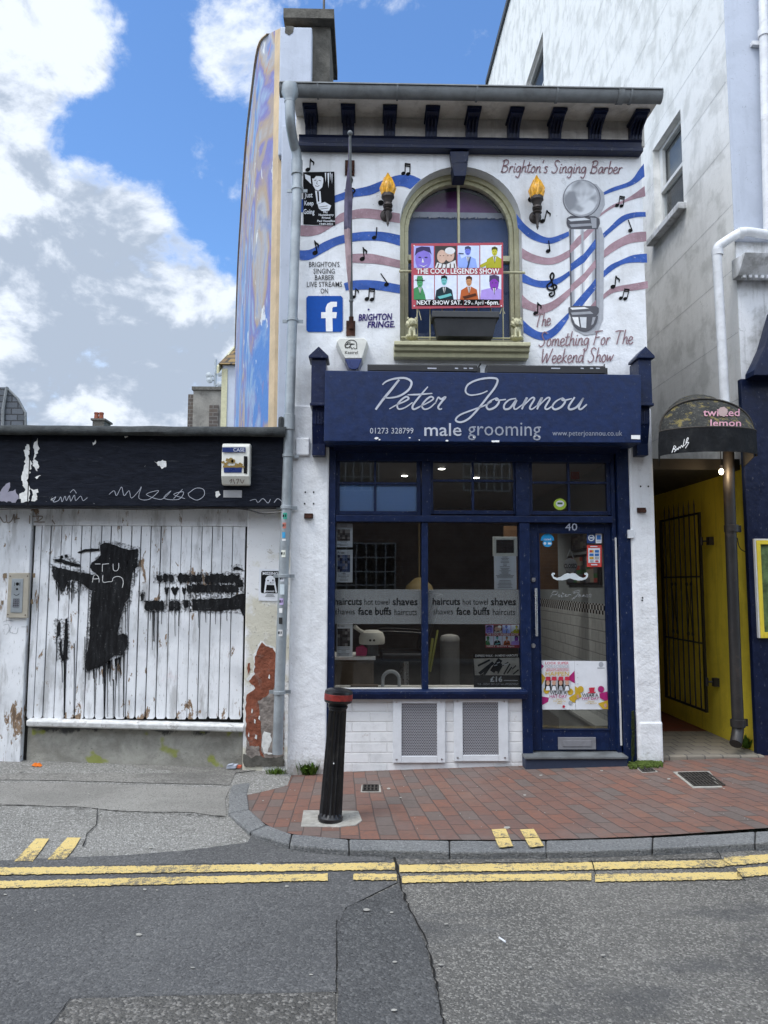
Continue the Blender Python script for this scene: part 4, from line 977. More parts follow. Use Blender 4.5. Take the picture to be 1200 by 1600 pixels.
# posts, head, mullions
def bar(mb, x0, y0, x1, y1, Y, d, m=0):
    a, b, c, e = rect(x0, y0, x1, y1, Y); mb.box(a, b, Y, Y+d, c, e, m); return a, b, c, e
FR = MB()
xpl0, xpl1 = at_y(508, 950, YF).x, at_y(523, 950, YF).x; xpr0, xpr1 = at_y(966, 950, YF).x, at_y(988, 950, YF).x
FR.box(xpl0, xpl1, YF-.03, YF+.12, 0.0, zsg+.1); FR.box(xl1-.004, xpl0-.002, YF-.01, YF+.1, 0, zsg+.05)
FR.box(xpr0+.012, xpr1, YF-.03, YF+.12, .0, zsg+.1); FR.box(xpr0-.030, xpr0+.004, YF+.01, YF+.12, .07, zsg+.02)
zhead = at_y(740, 721, YF).z; ztr0, ztr1 = at_y(740, 816, YF).z, at_y(740, 806, YF).z
FR.box(xpl1+.001, xpr0-.031, YF, YF+.10, zhead, zsg+.10); FR.box(xpl1+.001, xpr0-.031, YF-.022, YF+.10, ztr0, ztr1)
FR.box(xpl1+.001, xpr0-.031, YF-.012, YF+.08, zsg-.08, zsg-.02)
xm0, xm1 = at_y(808, 950, YF).x, at_y(829, 950, YF).x
FR.box(xm0+.03, xm1, YF-.012, YF+.11, .07, ztr0-.001)
mull = [(659, 673), (806, 827)]
for a, b in mull: FR.box(at_y(a, 760, YF).x, at_y(b, 760, YF).x, YF-.004, YF+.10, ztr1+.001, zhead-.001)
xw = at_y(659, 950, YF).x, at_y(669, 950, YF).x
zsill2 = at_y(670, 1078, YF).z
FR.box(xw[0], xw[1], YF-.006, YF+.09, zsill2, ztr0-.001)
FRM = FR.build('shopfront_frame', M['frame_navy'], SH, bevel=.004)
mb = MB(); s0, s1 = at_y(514, 1085, -.03).x, at_y(824, 1085, -.03).x; a, b_, c, e = rect(514, 1078, 824, 1093, -.05)
mb.sweep([(.12, e+.004), (-.05, e-.012), (-.05, e-.035), (-.035, c), (.12, c)], s0, s1); mb.build('shop_window_sill', M['frame_navy'], SH, bevel=.004)
mb = MB(); mb.box(xpl1+.002, xm0+.03, YF+.02, YF+.22, zsill2-.02, zsill2+.012); mb.build('inner_ledge', M['sash'], SH)
# upper lights
def light(name, x0, x1, xs, y0, y1, ys, Y=YF+.03, film=None):
    """a sash of panes: xs, ys = glazing bar positions"""
    mb = MB(); a, b, c, e = rect(x0, y0, x1, y1, Y); w_ = .022
    mb.box(a-.02, a+.016, Y, Y+.05, c-.02, e+.012); mb.box(b-.016, b+.02, Y, Y+.05, c-.02, e+.012)
    mb.box(a+.017, b-.017, Y, Y+.05, c-.02, c+.014); mb.box(a+.017, b-.017, Y, Y+.05, e-.010, e+.012)
    for x in xs: p = at_y(x, (y0+y1)/2, Y).x; mb.box(p-.010, p+.010, Y+.004, Y+.045, c+.0145, e-.0105)
    for y in ys: p = at_y((x0+x1)/2, y, Y).z; mb.box(a+.0165, b-.0165, Y+.002, Y+.046, p-.010, p+.010)
    f = mb.build(name, M['frame_navy'], SH, bevel=.002)
    g = MB(); g.face([(a, Y+.025, c), (b, Y+.025, c), (b, Y+.025, e), (a, Y+.025, e)]); g.build('pane', M['glass'], f, norm=False)
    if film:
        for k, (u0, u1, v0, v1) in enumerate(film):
            p, q, r_, s_ = rect(u0, v0, u1, v1, Y+.030); g = MB(); g.face([(p, Y+.034, r_), (q, Y+.034, r_), (q, Y+.034, s_), (p, Y+.034, s_)]); g.build('sky_tint_sheet', M['sky_tint'], f, norm=False)
    return f
light('transom_light', 528, 654, (586,), 719, 801, (755,), film=((529, 585, 757, 800), (588, 653, 757, 800)))  # tinted sheets stand in for sky reflected in the lower panes
light('transom_light', 674, 805, (739,), 719, 800, (751,)); light('transom_light', 829, 951, (889,), 719, 801, (754,))
# big panes with frosted band
YG = YF+.045
zg1 = ztr0; LIGHT = []
def pane(x0, x1):
    g = MB(); g.face([(x0, YG, zsill2), (x1, YG, zsill2), (x1, YG, zg1), (x0, YG, zg1)]); return g.build('shop_pane', M['glass'], SH, norm=False)
PL = pane(xpl1-.01, xw[0]+.01); PR_ = pane(xw[1]-.01, xm0+.04)
zf0, zf1 = at_y(670, 975, YG).z, at_y(670, 921, YG).z
for P_, x0, x1, tx in ((PL, xpl1+.001, xw[0]-.001, (523.5, 526, 653, 650)), (PR_, xw[1]+.001, xm0+.029, (676, 678, 806.5, 805.5))):
    g = MB(); g.face([(x0, YG-.002, zf0), (x1, YG-.002, zf0), (x1, YG-.002, zf1), (x0, YG-.002, zf1)]); g.build('frosted_band', M['frost'], P_, norm=False)
    dx = tx[2]-130.5
    mb = MB(); Y = YG-.004
    mb.text('haircuts', (dx, 934, dx+43, 945), Y, bold=.018); mb.text('hot towel', (dx+47, 935, dx+86, 945), Y, bold=-.004); mb.text('shaves', (dx+91, 934, dx+130, 945.5), Y, bold=.018)
    mb.text('shaves', (dx+1, 950.5, dx+32, 960), Y, bold=-.004); mb.text('face buffs', (dx+37, 949, dx+89, 960.5), Y, bold=.018); mb.text('haircuts', (dx+94, 951, dx+129, 961), Y, bold=-.004)
    mb.build('lettering', M['ink'], P_, norm=False)
# stall riser of painted brick
mb = MB(); r1 = at_y(828, 1150, YF).x
mb.box(xpl1+.002, r1-.012, YF+.005, YF+.25, -.05, c-.0005); mb.build('stall_riser', M['wbrick'], SH, bevel=.01)
# perforated vent panels
for fx0, fx1, fy0, fy1, gx0_, gx1_, gy0_, gy1_, nm in ((614, 695.5, 1092, 1192, 627.5, 683, 1099, 1181.5, 'left'), (709.5, 794, 1091, 1189.5, 723, 779, 1097.5, 1179.8, 'right')):
    a, b_, c_, e_ = rect(fx0, fy0, fx1, fy1, YF-.02); p, q, r_, s_ = rect(gx0_, gy0_, gx1_, gy1_, YF-.02)
    V = thing('vent_panel', 'white framed perforated vent panel set low in the brick, '+('nearer the bollard' if nm == 'left' else 'nearer the blue door'), 'vent', ((a+b_)/2, YF, c_), 'vent panels under the shop window')
    mb = MB(); y0, y1 = YF-.02, YF+.004
    mb.box(a, p, y0, y1, c_, e_); mb.box(q, b_, y0, y1, c_, e_); mb.box(p+.0005, q-.0005, y0, y1, s_, e_); mb.box(p+.0005, q-.0005, y0, y1, c_, r_); mb.build('frame', M['vent'], V, bevel=.003)
    mb = MB(); mb.box(p-.005, q+.005, YF-.010, YF-.004, r_-.005, s_+.005); mb.build('perforated_sheet', M['mesh'], V)
    for sx, sz in ((a+.03, c_+.03), (b_-.03, c_+.03), (a+.03, e_-.025), (b_-.03, e_-.025)):
        mb = MB(); mb.lathe((sx, y0, sz), [(.009, 0), (.008, -.004), (.004, -.006)], 10, axis='Y'); mb.build('screw', M['steel'], V, smooth=True)
# door
YD = YF+.05
D = MB(); dl, dr = at_y(829, 1000, YD).x, at_y(965, 1000, YD).x; dz0, dz1 = at_y(897, 1173, YD).z, ztr0-.006
gl, gr_, gz0, gz1 = rect(843.5, 832, 949, 1141, YD)
D.box(dl+.004, gl, YD, YD+.045, dz0, dz1); D.box(gr_, dr-.004, YD, YD+.045, dz0, dz1); D.box(gl+.0005, gr_-.0005, YD, YD+.045, gz1, dz1); D.box(gl+.0005, gr_-.0005, YD, YD+.045, dz0, gz0)
DOOR = D.build('door', M['frame_navy'], SH, bevel=.004)
g = MB()
g.box(gl, gl+.008, YD-.006, YD+.03, gz0, gz1); g.box(gr_-.008, gr_, YD-.006, YD+.03, gz0, gz1); g.box(gl+.0085, gr_-.0085, YD-.006, YD+.03, gz0, gz0+.008); g.box(gl+.0085, gr_-.0085, YD-.006, YD+.03, gz1-.008, gz1)
g.build('glazing_bead', M['frame_navy'], DOOR)
g = MB(); g.face([(gl, YD+.02, gz0), (gr_, YD+.02, gz0), (gr_, YD+.02, gz1), (gl, YD+.02, gz1)]); g.build('door_pane', M['glass'], DOOR, norm=False)
mb = MB(); x, _, z0, z1 = rect(838, 919, 840, 994, YD-.05); x = at_y(838, 956, YD-.05).x; mb.tube([(x, YD-.05, z0), (x, YD-.05, z1)], .012, 12)
for z in (z0+.06, z1-.06): mb.tube([(x, YD-.05, z), (x, YD+.003, z)], .008, 8)
mb.build('handle', M['steel'], DOOR, smooth=40)
for py in (906, 1009): p = at_y(833.5, py, YD-.008); mb = MB(); mb.lathe((p.x, YD, p.z), [(.021, .001), (.021, -.006), (.017, -.011), (.004, -.012)], 16, axis='Y'); mb.build('lock', M['steel'], DOOR, smooth=40)
mb = MB(); a, b_, c_, e_ = rect(872, 1152, 931, 1171, YD-.006); mb.box(a, b_, YD-.010, YD+.002, c_, e_); h = (e_-c_)*.25; mb.box(a+.04, b_-.04, YD-.015, YD-.0101, c_+h, e_-h); mb.build('letterbox', colour('tarnished_plate', (.20, .20, .215), .4), DOOR, bevel=.003)
mb = MB(); mb.text('40', (883, 817.5, 902, 829), YF-.034); mb.build('lettering', M['silver_dim'], DOOR, norm=False)
mb = MB(); x0, x1 = at_y(820, 1185, -.08).x, at_y(979, 1185, -.08).x; zt_ = at_y(897, 1186, -.10).z
mb.box(x0, x1, -.10, YD+.05, -.02, zt_); mb.build('door_step', colour('dark_step', (.035, .045, .075), .6), SH, bevel=.006)
mb = MB(); mb.box(x0-.004, x1+.004, -.115, YD+.05, zt_+.0005, zt_+.022); mb.build('threshold', M['oldmortar'] if False else M['gutter'], SH, bevel=.005)
mb = MB(); a, b_, c_, e_ = rect(965.5, 840, 968, 1165, YF+.0); mb.box(a, b_, YF+.004, YF+.03, c_, e_); mb.build('weather_strip', M['sash'], SH)
# roller shutter box and consoles
mb = MB(); mb.sweep([(-.10, zsg+.03), (-.16, zsg-.01), (-.16, zsg-.07), (-.02, zsg-.10), (.1, zsg-.10), (.1, zsg+.03)], xpl1-.02, xpr0+.01); mb.build('shutter_box', M['navyband'], SH, bevel=.004)
for x0, x1, nm in ((486, 509, 0), (999, 1019, 1)):
    yk = -.25; a, b_, _, _ = rect(x0, 600, x1, 620, yk); mb = MB()
    zt2 = at_y((x0+x1)/2, 561, yk).z; zm = at_y((x0+x1)/2, 632, yk).z; zb2 = at_y((x0+x1)/2, 712, -.12).z; zp = at_y((x0+x1)/2, 541, yk-.03).z
    mb.box(a, b_, yk, -.031, zm, zt2); mb.sweep([(-.031, zm-.001), (-.20, zm-.001), (-.19, zm-.15), (-.14, zb2+.1), (-.14, zb2), (-.031, zb2)], a+.006, b_-.006)
    for q in (.3, .5, .7): xx = a+(b_-a)*q; mb.box(xx-.006, xx+.006, -.197, -.17, zm-.16, zm-.03)
    xc_ = (a+b_)/2; o = .022
    mb.prism([(a-o, yk-.03, zt2+.001), (b_+o, yk-.03, zt2+.001), (b_+o, yk-.03, zt2+.02), (xc_, yk-.03, zp), (a-o, yk-.03, zt2+.02)], (0, .22, 0))
    mb.sweep([(yk-.012, zm-.012), (yk-.012, zm+.012), (-.03, zm+.012), (-.03, zm-.012)], a-.008, b_+.008)
    mb.build('console', M['frame_navy'] if nm else M['navy'], SH, bevel=.004)

# ------------------------------------------------------------------ fascia sign
YSG = -.30
tl, tr, br_, bl = at_y(508, 578.5, YSG), at_y(1002, 585.5, YSG), at_y(1002, 692, YSG-.02), at_y(506, 689.5, YSG-.02)
SG = thing('shop_sign', 'long navy fascia sign with silver script lettering above the shopfront', 'sign', ((tl.x+tr.x)/2, YSG, bl.z))
mb = MB(); poly = [tl, tr, br_, bl]; mb.prism(poly, (0, .27, 0)); mb.build('board', M['sign'], SG, bevel=.006)
def sgp(x, y, off=.0035):
    t = (y-582)/(691-582); p = at_y(x, y, YSG-.02*t); p.y -= off; return p
S3 = lambda x, y: sgp(570+x/3.158, 580+y/3.158)
mb = MB()
def pen(pts, w_=10.5, tp=.45): mb.stroke(pts, w_, 0, smooth=6, fn=S3, taper=tp)
pen([(88, 66), (108, 50), (150, 37), (200, 35), (230, 55), (216, 92), (172, 122), (125, 132), (92, 130)]); pen([(168, 44), (130, 92), (90, 140), (55, 188)], 12, .2)
pen([(122, 186), (160, 165), (195, 150), (216, 136), (205, 126), (180, 142), (160, 168), (168, 187), (198, 180), (235, 155)], 9); pen([(310, 78), (262, 135), (236, 172), (244, 188), (290, 165)], 10); pen([(212, 117), (270, 115), (332, 110)], 8)
pen([(272, 175), (318, 152), (338, 136), (326, 126), (302, 142), (282, 170), (294, 188), (322, 180), (352, 152)], 9); pen([(348, 160), (362, 130), (376, 138), (398, 128), (380, 150), (362, 176), (368, 188), (380, 186)], 10)
pen([(604, 98), (570, 112), (520, 118), (497, 100), (510, 66), (560, 42), (620, 34), (654, 42), (642, 80), (602, 132), (556, 190), (512, 235), (472, 252), (448, 241), (470, 216), (530, 192), (590, 170), (625, 150)], 10)
pen([(645, 134), (616, 150), (600, 174), (614, 189), (645, 176), (662, 150), (650, 134), (650, 144), (695, 140)], 10); pen([(745, 135), (712, 142), (688, 166), (690, 187), (716, 182), (748, 142), (735, 176), (745, 188), (778, 165)], 10)
pen([(778, 170), (800, 130), (775, 187)], 10, .2); pen([(782, 172), (822, 133), (836, 138), (814, 178), (824, 188), (852, 168)], 9); pen([(850, 172), (874, 130), (850, 187)], 10, .2); pen([(858, 172), (898, 133), (912, 138), (890, 178), (900, 188), (930, 168)], 9)
pen([(970, 134), (942, 150), (925, 174), (938, 189), (968, 177), (988, 150), (974, 134), (978, 145), (1020, 136)], 10); pen([(1034, 130), (1006, 174), (1014, 189), (1046, 176), (1078, 134)], 10, .2); pen([(1078, 134), (1056, 178), (1066, 188), (1094, 165)], 9, .2)
mb.build('script_lettering', M['silver'], SG, norm=False)
mb = MB(); mb.text('male', (663, 661, 721, 681), 0, fn=sgp, bold=.006); mb.build('lettering', M['silver'], SG, norm=False)
mb = MB(); mb.text('grooming', (731, 663.5, 845, 680.5, .5), 0, fn=sgp); mb.build('lettering', M['silver_dim'], SG, norm=False)
mb = MB(); mb.text('01273 328799', (578, 668.5, 646, 677.5), 0, fn=sgp); mb.build('lettering', M['silver'], SG, norm=False)
mb = MB(); mb.text('www.peterjoannou.co.uk', (863, 672.5, 972, 680.5, .3), 0, fn=sgp); mb.build('lettering', M['silver_dim'], SG, norm=False)
rs = random.Random(2)
for x, y, s in ((588, 685, 4), (593, 687, 2.4), (640, 684, 1.8), (655, 687.5, 1.6), (741, 683, 3), (835, 682, 3), (842, 682.5, 2), (698, 688.5, 3)):
    mb = MB(); mb.face([sgp(x+s*math.cos(t)*rs.uniform(.5, 1), y+s*.55*math.sin(t)*rs.uniform(.6, 1)) for t in [2*math.pi*k/9 for k in range(9)]]); mb.build('peeled_patch', M['white'], SG, norm=False)
mb = MB(); mb.face([sgp(768, 688.5), sgp(780, 688), sgp(780, 691), sgp(768, 691)]); mb.build('peeled_patch', M['white'], SG, norm=False)
mb = MB(); mb.face([sgp(986, 680), sgp(1000, 680), sgp(1000, 686.5), sgp(986, 686)])
mb.build('peeled_patch', M['white'], SG, norm=False)
# two slim heater units lying on top of the sign
for x0, x1, nm in ((574, 745, 'left'), (760, 944, 'right')):
    a, b_, c_, e_ = rect(x0, 571+(nm == 'right')*1, x1, 582+(nm == 'right')*3, -.20); c_ = max(c_, tl.z-.03)
    H = thing('trough_light', 'long slim black trough light lying on the sign, '+('the one under the arched window' if nm == 'left' else 'the one under the painted show lettering'), 'light fitting', ((a+b_)/2, -.2, c_), 'trough lights along the sign top')
    mb = MB(); mb.sweep([(-.24, c_), (-.24, e_-.01), (-.22, e_), (-.10, e_), (-.08, c_)], a, b_); mb.build('housing', M['darkfab'], H, bevel=.004)
    mb = MB(); mb.box(b_+.001 if nm == 'left' else b_+.001, b_+.03, -.2, -.12, c_+.005, e_-.012); mb.tube([(b_+.015, -.17, e_-.02), (b_+.03, -.1, e_+.02), (b_+.06, -.03, e_+.07)], .007, 6); mb.build('swivel_bracket', M['darkfab'], H)
    mb = MB(); L = x1-x0
    for u, wd in ((.55, 14), (.80, 5), (.88, 5), (.93, 6)): mb.pp([(x0+u*L, 574.5), (x0+u*L+wd, 574.7), (x0+u*L+wd, 576.5), (x0+u*L, 576.3)], -.2425)
    mb.build('label_mark', M['silver'], H, norm=False)
# ---- shield shaped alarm box
YA = -.16
AB = thing('alarm_box', 'shield shaped cream and blue alarm box with a bird head, below the flagpole', 'alarm box', tuple(at_y(553, 576, -.05)))
mb = MB(); up_ = [(526, 533), (531, 528), (569, 528), (574, 533), (568, 553), (565.5, 560), (539, 560), (535, 553)]
def cone(pts, y0, y1, sc): 
    a = [at_y(*p, y0) for p in pts]; c = sum(a, Vector())/len(a); b = [c+(p-c)*sc+Vector((0, y1-y0, 0)) for p in a]; n = len(a); i = len(mb.v)
    mb.v += [tuple(p) for p in a+b]; mb.f.append(tuple(range(i, i+n))); mb.m.append(0)
    for k in range(n): mb.f.append((i+k, i+n+k, i+n+(k+1) % n, i+(k+1) % n)); mb.m.append(0)
cone(up_, YA, -.003, 1.10); mb.build('cover', M['plastic_white'], AB, bevel=.006)
mb = MB(); cone([(539, 560.6), (565.5, 560.6), (560, 575), (556, 577), (549, 577), (545, 575)], YA, -.003, 1.10); mb.build('base_lens', colour('alarm_navy', (.012, .028, .13), .3), AB, bevel=.005)
mb = MB(); e4 = lambda *a: [px4(*q) for q in a]
for s, w_ in (([(446, 1440), (440, 1418), (455, 1395), (480, 1384), (505, 1388), (520, 1405), (522, 1445)], 1.1), ([(446, 1418), (470, 1410), (505, 1412)], 1.4), ([(452, 1412), (462, 1400), (478, 1398)], .9), ([(455, 1440), (470, 1430), (490, 1410)], 1.0), ([(470, 1440), (480, 1430), (488, 1446), (500, 1436), (510, 1446), (522, 1438)], .9), ([(440, 1420), (446, 1432), (458, 1436)], 1.2)):
    mb.stroke(e4(*s), w_, YA-.0025, smooth=4)
mb.disc(*px4(480, 1418), 1.2, .9, YA-.003)
(a, b_), (c_, d_) = px4(440, 1458), px4(529, 1480); mb.text('Kestrel', (a, b_, c_, d_), YA-.0025); mb.build('lettering', M['ink'], AB, norm=False)
# ---- flagpole with the furled flag
FP = thing('flagpole', 'slim grey flagpole leaning out from the shop wall with a furled purple and pink flag', 'flagpole', tuple(at_y(548, 512, -.03)))
b0, b1 = at_y(549, 505, -.03), at_y(547, 208, -.62)
P_ = lambda t: b0.lerp(b1, t)
mb = MB(); mb.tube([P_(0), P_(.16), P_(1)], [.015, .015, .011], 10); mb.ball(b1, .022, .022, .022); c = P_(.125); mb.ball(c, .020, .020, .020); mb.build('pole', M['gutter'], FP, smooth=True)
rf = random.Random(9); fm = MB(); N = 26; rows = []
W0 = [(.14, .010), (.2, .05), (.30, .10), (.45, .11), (.58, .17), (.70, .15), (.80, .06), (.88, .028), (1.0, .014)]
def wid(t):
    for k in range(len(W0)-1):
        if W0[k][0] <= t <= W0[k+1][0]: u = (t-W0[k][0])/(W0[k+1][0]-W0[k][0]); return W0[k][1]*(1-u)+W0[k+1][1]*u
    return .01
for k in range(N+1):
    t = .14+.84*k/N; p = P_(t); wd = wid(t)*1.0; tw = 3.6*t
    for q in range(9):
        an = 2*math.pi*q/8; rr_ = wd*(.19+.09*math.sin(3*an+tw*3)); fm.v.append((p.x-.008-wd*.10+rr_*math.cos(an), p.y+rr_*.8*math.sin(an), p.z-wd*.2))
for k in range(N):
    for q in range(8):
        a = k*9+q; fm.f.append((a, a+1, a+10, a+9)); fm.m.append(1 if (k < 12 and q in (3, 4, 5, 6, 7)) or (k < 9) else 0)
fm.build('furled_flag', [M['flag'], M['flagpink']], FP, smooth=True, norm=False)
mb = MB(); a, b_, c_, e_ = rect(541, 501, 555, 524, -.02); mb.box(a, b_, -.02, -.001, c_, e_); mb.tube([b0-Vector((0, 0, .05)), b0+Vector((0, -.03, .05))], .022, 10); mb.build('wall_bracket', M['rust'], FP, bevel=.002)
mb = MB(); a, b_, c_, e_ = rect(539, 250, 554, 273, -.02); mb.box(a, b_, -.02, -.001, c_, e_); mb.box(a+.012, b_-.012, -.045, -.0205, c_+.03, e_-.03); mb.build('rust_plate', M['rust'], label='rusty iron wall plate near the top of the flagpole', cat='wall plate', bevel=.003)
# ---- two torches
for fx, ft, fb, cy, tip, nm in ((606, 269.5, 305, 336, 354, 'left of the arched window'), (839, 273.5, 309, 339, 359, 'next to the painted barber pole')):
    yb = -.13; T = thing('torch_light', 'bronze torch wall ornament with an amber flame, '+nm, 'wall torch', tuple(at_y(fx, tip, -.05)), 'flaming torches on the upper wall')
    cx = at_y(fx, fb, yb).x; z0, z1 = at_y(fx, fb, yb).z, at_y(fx, ft, yb).z; h = z1-z0
    mb = MB(); mb.lathe((cx, yb, z0), [(.03, -.01), (.052, .10*h), (.066, .28*h), (.064, .42*h), (.048, .58*h), (.034, .72*h), (.016, .88*h), (.002, 1.0*h)], 16)
    for k in range(7):
        an = 2*math.pi*k/7; rr_ = .058; mb.tube([(cx+rr_*.7*math.cos(an), yb+rr_*.7*math.sin(an), z0), (cx+rr_*1.12*math.cos(an+.25), yb+rr_*1.12*math.sin(an+.25), z0+.32*h), (cx+.03*math.cos(an+.6), yb+.03*math.sin(an+.6), z0+.78*h)], [.016, .014, .003], 6)
    mb.build('flame', M['flame'], T, smooth=50)
    zc_ = at_y(fx, cy, yb).z; zt_ = at_y(fx, tip, yb).z
    mb = MB(); k = (zc_-z0); mb.lathe((cx, yb, 0), [(.056, z0+.005), (.058, z0-.025), (.042, z0-.045), (.034, z0-.075), (.042, z0-.085), (.044, z0-.10), (.026, z0-.115), (.028, z0-.15), (.016, zc_-.01), (.010, zt_+.04), (.013, zt_+.03), (.002, zt_)], 14)
    for j in range(3): mb.lathe((cx, yb, z0-.095-.028*j), [(.034, 0), (.042, .010), (.034, .02)], 12)
    mb.build('stem', M['bronze'], T, smooth=40)
    mb = MB(); q = at_y(fx-2.5, cy, -.02); mb.lathe((q.x, 0, q.z), [(.055, -.002), (.055, -.018), (.04, -.03), (.02, -.034)], 18, axis='Y'); mb.tube([(q.x, -.03, q.z), (cx, yb, q.z+.02)], .016, 8); mb.build('wall_rose', M['bronze'], T, smooth=40)
# ---- show banner
YB = -.13
BN = thing('show_banner', 'red bordered banner with eight bright portraits hung across the arched window', 'banner', tuple(at_y(715, 481, YB)))
mb = MB(); mb.prism([at_y(*p, YB) for p in ((642.5, 380.5), (786, 379), (786.5, 480), (643.5, 482.5))], (0, .006, 0)); mb.build('panel', M['signred'], BN)
px5 = lambda x, y: (610+x/4.571, 230+y/4.571)
faces = [((167, 705, 309, 862), (.40, .42, .80), 'violet', (.24, .18, .62)), ((318, 705, 472, 862), (.05, .045, .045), 'pair', (.62, .42, .33)), ((480, 703, 635, 862), (.58, .68, .92), 'blue', (.13, .18, .60)), ((642, 700, 792, 862), (.72, .76, .86), 'olive', (.42, .40, .03)),
         ((167, 914, 312, 1088), (.70, .76, .86), 'green', (.06, .26, .10)), ((318, 914, 474, 1088), (.70, .76, .88), 'teal', (.10, .42, .42)), ((480, 912, 636, 1088), (.72, .76, .86), 'rust', (.46, .11, .03)), ((642, 910, 792, 1088), (.70, .76, .88), 'purple', (.19, .04, .36))]
def bust(mb, box, kind, f, Y, m_main, m_dark, m_light, m_skin):
    x0, y0, x1, y1 = box; X = lambda u: x0+u*(x1-x0); Z = lambda v: y0+v*(y1-y0)
    def sh(pts, m, d=0): mb.face([at_y(*f(X(min(1, max(0, u))), Z(min(1, max(0, v)))), Y-d) for u, v in pts], m)
    def oval(cx, cy, rx, ry, m, d=0): sh([(cx+rx*math.cos(2*math.pi*k/16), cy+ry*math.sin(2*math.pi*k/16)) for k in range(16)], m, d)
    if kind == 'violet':
        oval(.47, .62, .40, .50, m_main); sh([(.05, .45), (.12, .1), (.4, .02), (.8, .05), (.9, .4), (.8, .3), (.5, .2), (.2, .3)], m_dark, .0005)
        for c_ in (.30, .62): oval(c_, .52, .08, .03, m_dark, .001)
        sh([(.25, .85), (.5, .92), (.7, .84), (.5, .97)], m_light, .001); sh([(.45, .55), (.40, .75), (.52, .75)], m_light, .001)
    elif kind == 'pair':
        oval(.32, .48, .22, .30, m_skin); oval(.68, .42, .22, .30, m_skin); oval(.70, .22, .24, .16, m_light, .0005); sh([(.0, 1), (.1, .75), (.5, .85), (.95, .65), (1, 1)], m_light, .001)
        for q in range(5): sh([(.08+.2*q, 1), (.14+.2*q, 1), (.2+.18*q, .8), (.15+.18*q, .8)], m_dark, .0015)
        for cx in (.25, .40, .60, .75): oval(cx, .44, .03, .02, m_dark, .0015)
    else:
        hx, hy = {'blue': (.47, .24), 'olive': (.68, .28), 'green': (.30, .30), 'teal': (.42, .22), 'rust': (.52, .26), 'purple': (.66, .34)}[kind]; s = {'purple': 1.7, 'green': 1.1}.get(kind, 1)
        sh([(hx-.42*s, 1), (hx-.36*s, .62), (hx-.10, .42+.06*s), (hx+.12, .42+.06*s), (hx+.36*s, .60), (min(1, hx+.44*s), 1)] if kind != 'green' else [(0, 1), (0, .55), (.25, .45), (.42, .5), (.55, .8), (.6, 1)], m_main)
        oval(hx, hy, .13*s, .19*s, m_skin, .0005); sh([(hx-.14*s, hy-.04), (hx-.13*s, hy-.18*s), (hx+.02, hy-.23*s), (hx+.14*s, hy-.16*s), (hx+.14*s, hy-.02), (hx+.06, hy-.1*s), (hx-.06, hy-.1*s)], m_dark, .001)
        oval(hx-.05*s, hy-.01, .018*s, .014*s, m_dark, .0015); oval(hx+.05*s, hy-.01, .018*s, .014*s, m_dark, .0015); sh([(hx-.05*s, hy+.10*s), (hx+.05*s, hy+.10*s), (hx, hy+.125*s)], m_dark, .0015)
        sh([(hx-.07, .44+.06*s), (hx+.08, .44+.06*s), (hx+.01, .80)], m_light, .001); sh([(hx-.015, .5), (hx+.03, .5), (hx+.02, .8), (hx, .8)], m_dark, .0012)
        if kind == 'green': sh([(hx-.24, hy-.12), (hx+.24, hy-.10), (hx+.24, hy-.07), (hx-.24, hy-.09)], m_dark, .002); sh([(hx-.14, hy-.1), (hx-.12, hy-.27), (hx+.12, hy-.27), (hx+.15, hy-.09)], m_main, .0018)
        if kind == 'blue': sh([(.55, .5), (.62, .5), (.5, 1), (.42, 1)], m_dark, .002); sh([(.04, .32), (.28, .34), (.28, .38), (.04, .37)], m_dark, .002); sh([(0, .40), (.10, .38), (.3, .9), (.12, 1), (0, .9)], m_main, .001)
        if kind == 'olive': sh([(0, .86), (.35, .70), (.5, .78), (.1, .98), (0, .97)], m_main, .0015)
        if kind in ('teal', 'rust'): sh([(hx-.30, .88), (hx+.3, .74), (hx+.36, .84), (hx-.2, .98)], m_skin if kind == 'teal' else m_dark, .002)
def banner_faces(parent, f, Y, nm='portrait'):
    for box, bgc, kind, mc in faces:
        mb = MB(); x0, y0, x1, y1 = box; mb.face([at_y(*f(x, y), Y) for x, y in ((x0, y0), (x1, y0), (x1, y1), (x0, y1))], 0)
        sk = {'pair': (.62, .42, .33), 'olive': (.55, .52, .05), 'teal': (.16, .50, .50), 'rust': (.55, .26, .12), 'purple': (.24, .05, .42), 'blue': (.16, .2, .7), 'green': (.08, .34, .14)}.get(kind, mc)
        if kind == 'purple': mc = (.42, .30, .72)
        if kind == 'blue': mc = (.30, .42, .85)
        if kind == 'teal': mc = (.012, .03, .04)
        bust(mb, box, kind, f, Y-.0008, 1, 2, 3, 4)
        mb.build(nm, [colour('banner_bg_'+kind, bgc), colour('banner_main_'+kind, mc), colour('banner_dark_'+kind, tuple(x*.16+.004 for x in mc)), colour('banner_light', (.72, .72, .72)), colour('banner_skin_'+kind, sk)], parent, norm=False)
banner_faces(BN, px5, YB-.0015)
mb = MB()
def t5(body, bx, f=px5, Y=YB-.0055, m=0, bold=.02):
    (a, b_), (c_, d_) = f(*bx[:2]), f(*bx[2:]); mb.text(body, (a, b_, c_, d_), Y, m, bold)
t5('THE COOL LEGENDS SHOW', (186, 866, 778, 903)); t5('NEXT SHOW SAT.', (188, 1094, 508, 1124)); t5('29', (526, 1092, 572, 1124), bold=0); t5('th', (576, 1108, 592, 1124), bold=0); t5('April', (602, 1094, 664, 1124), bold=0); t5('6pm.', (690, 1092, 778, 1124)); t5('-', (676, 1098, 686, 1120))
mb.build('lettering', M['white'], BN, norm=False)
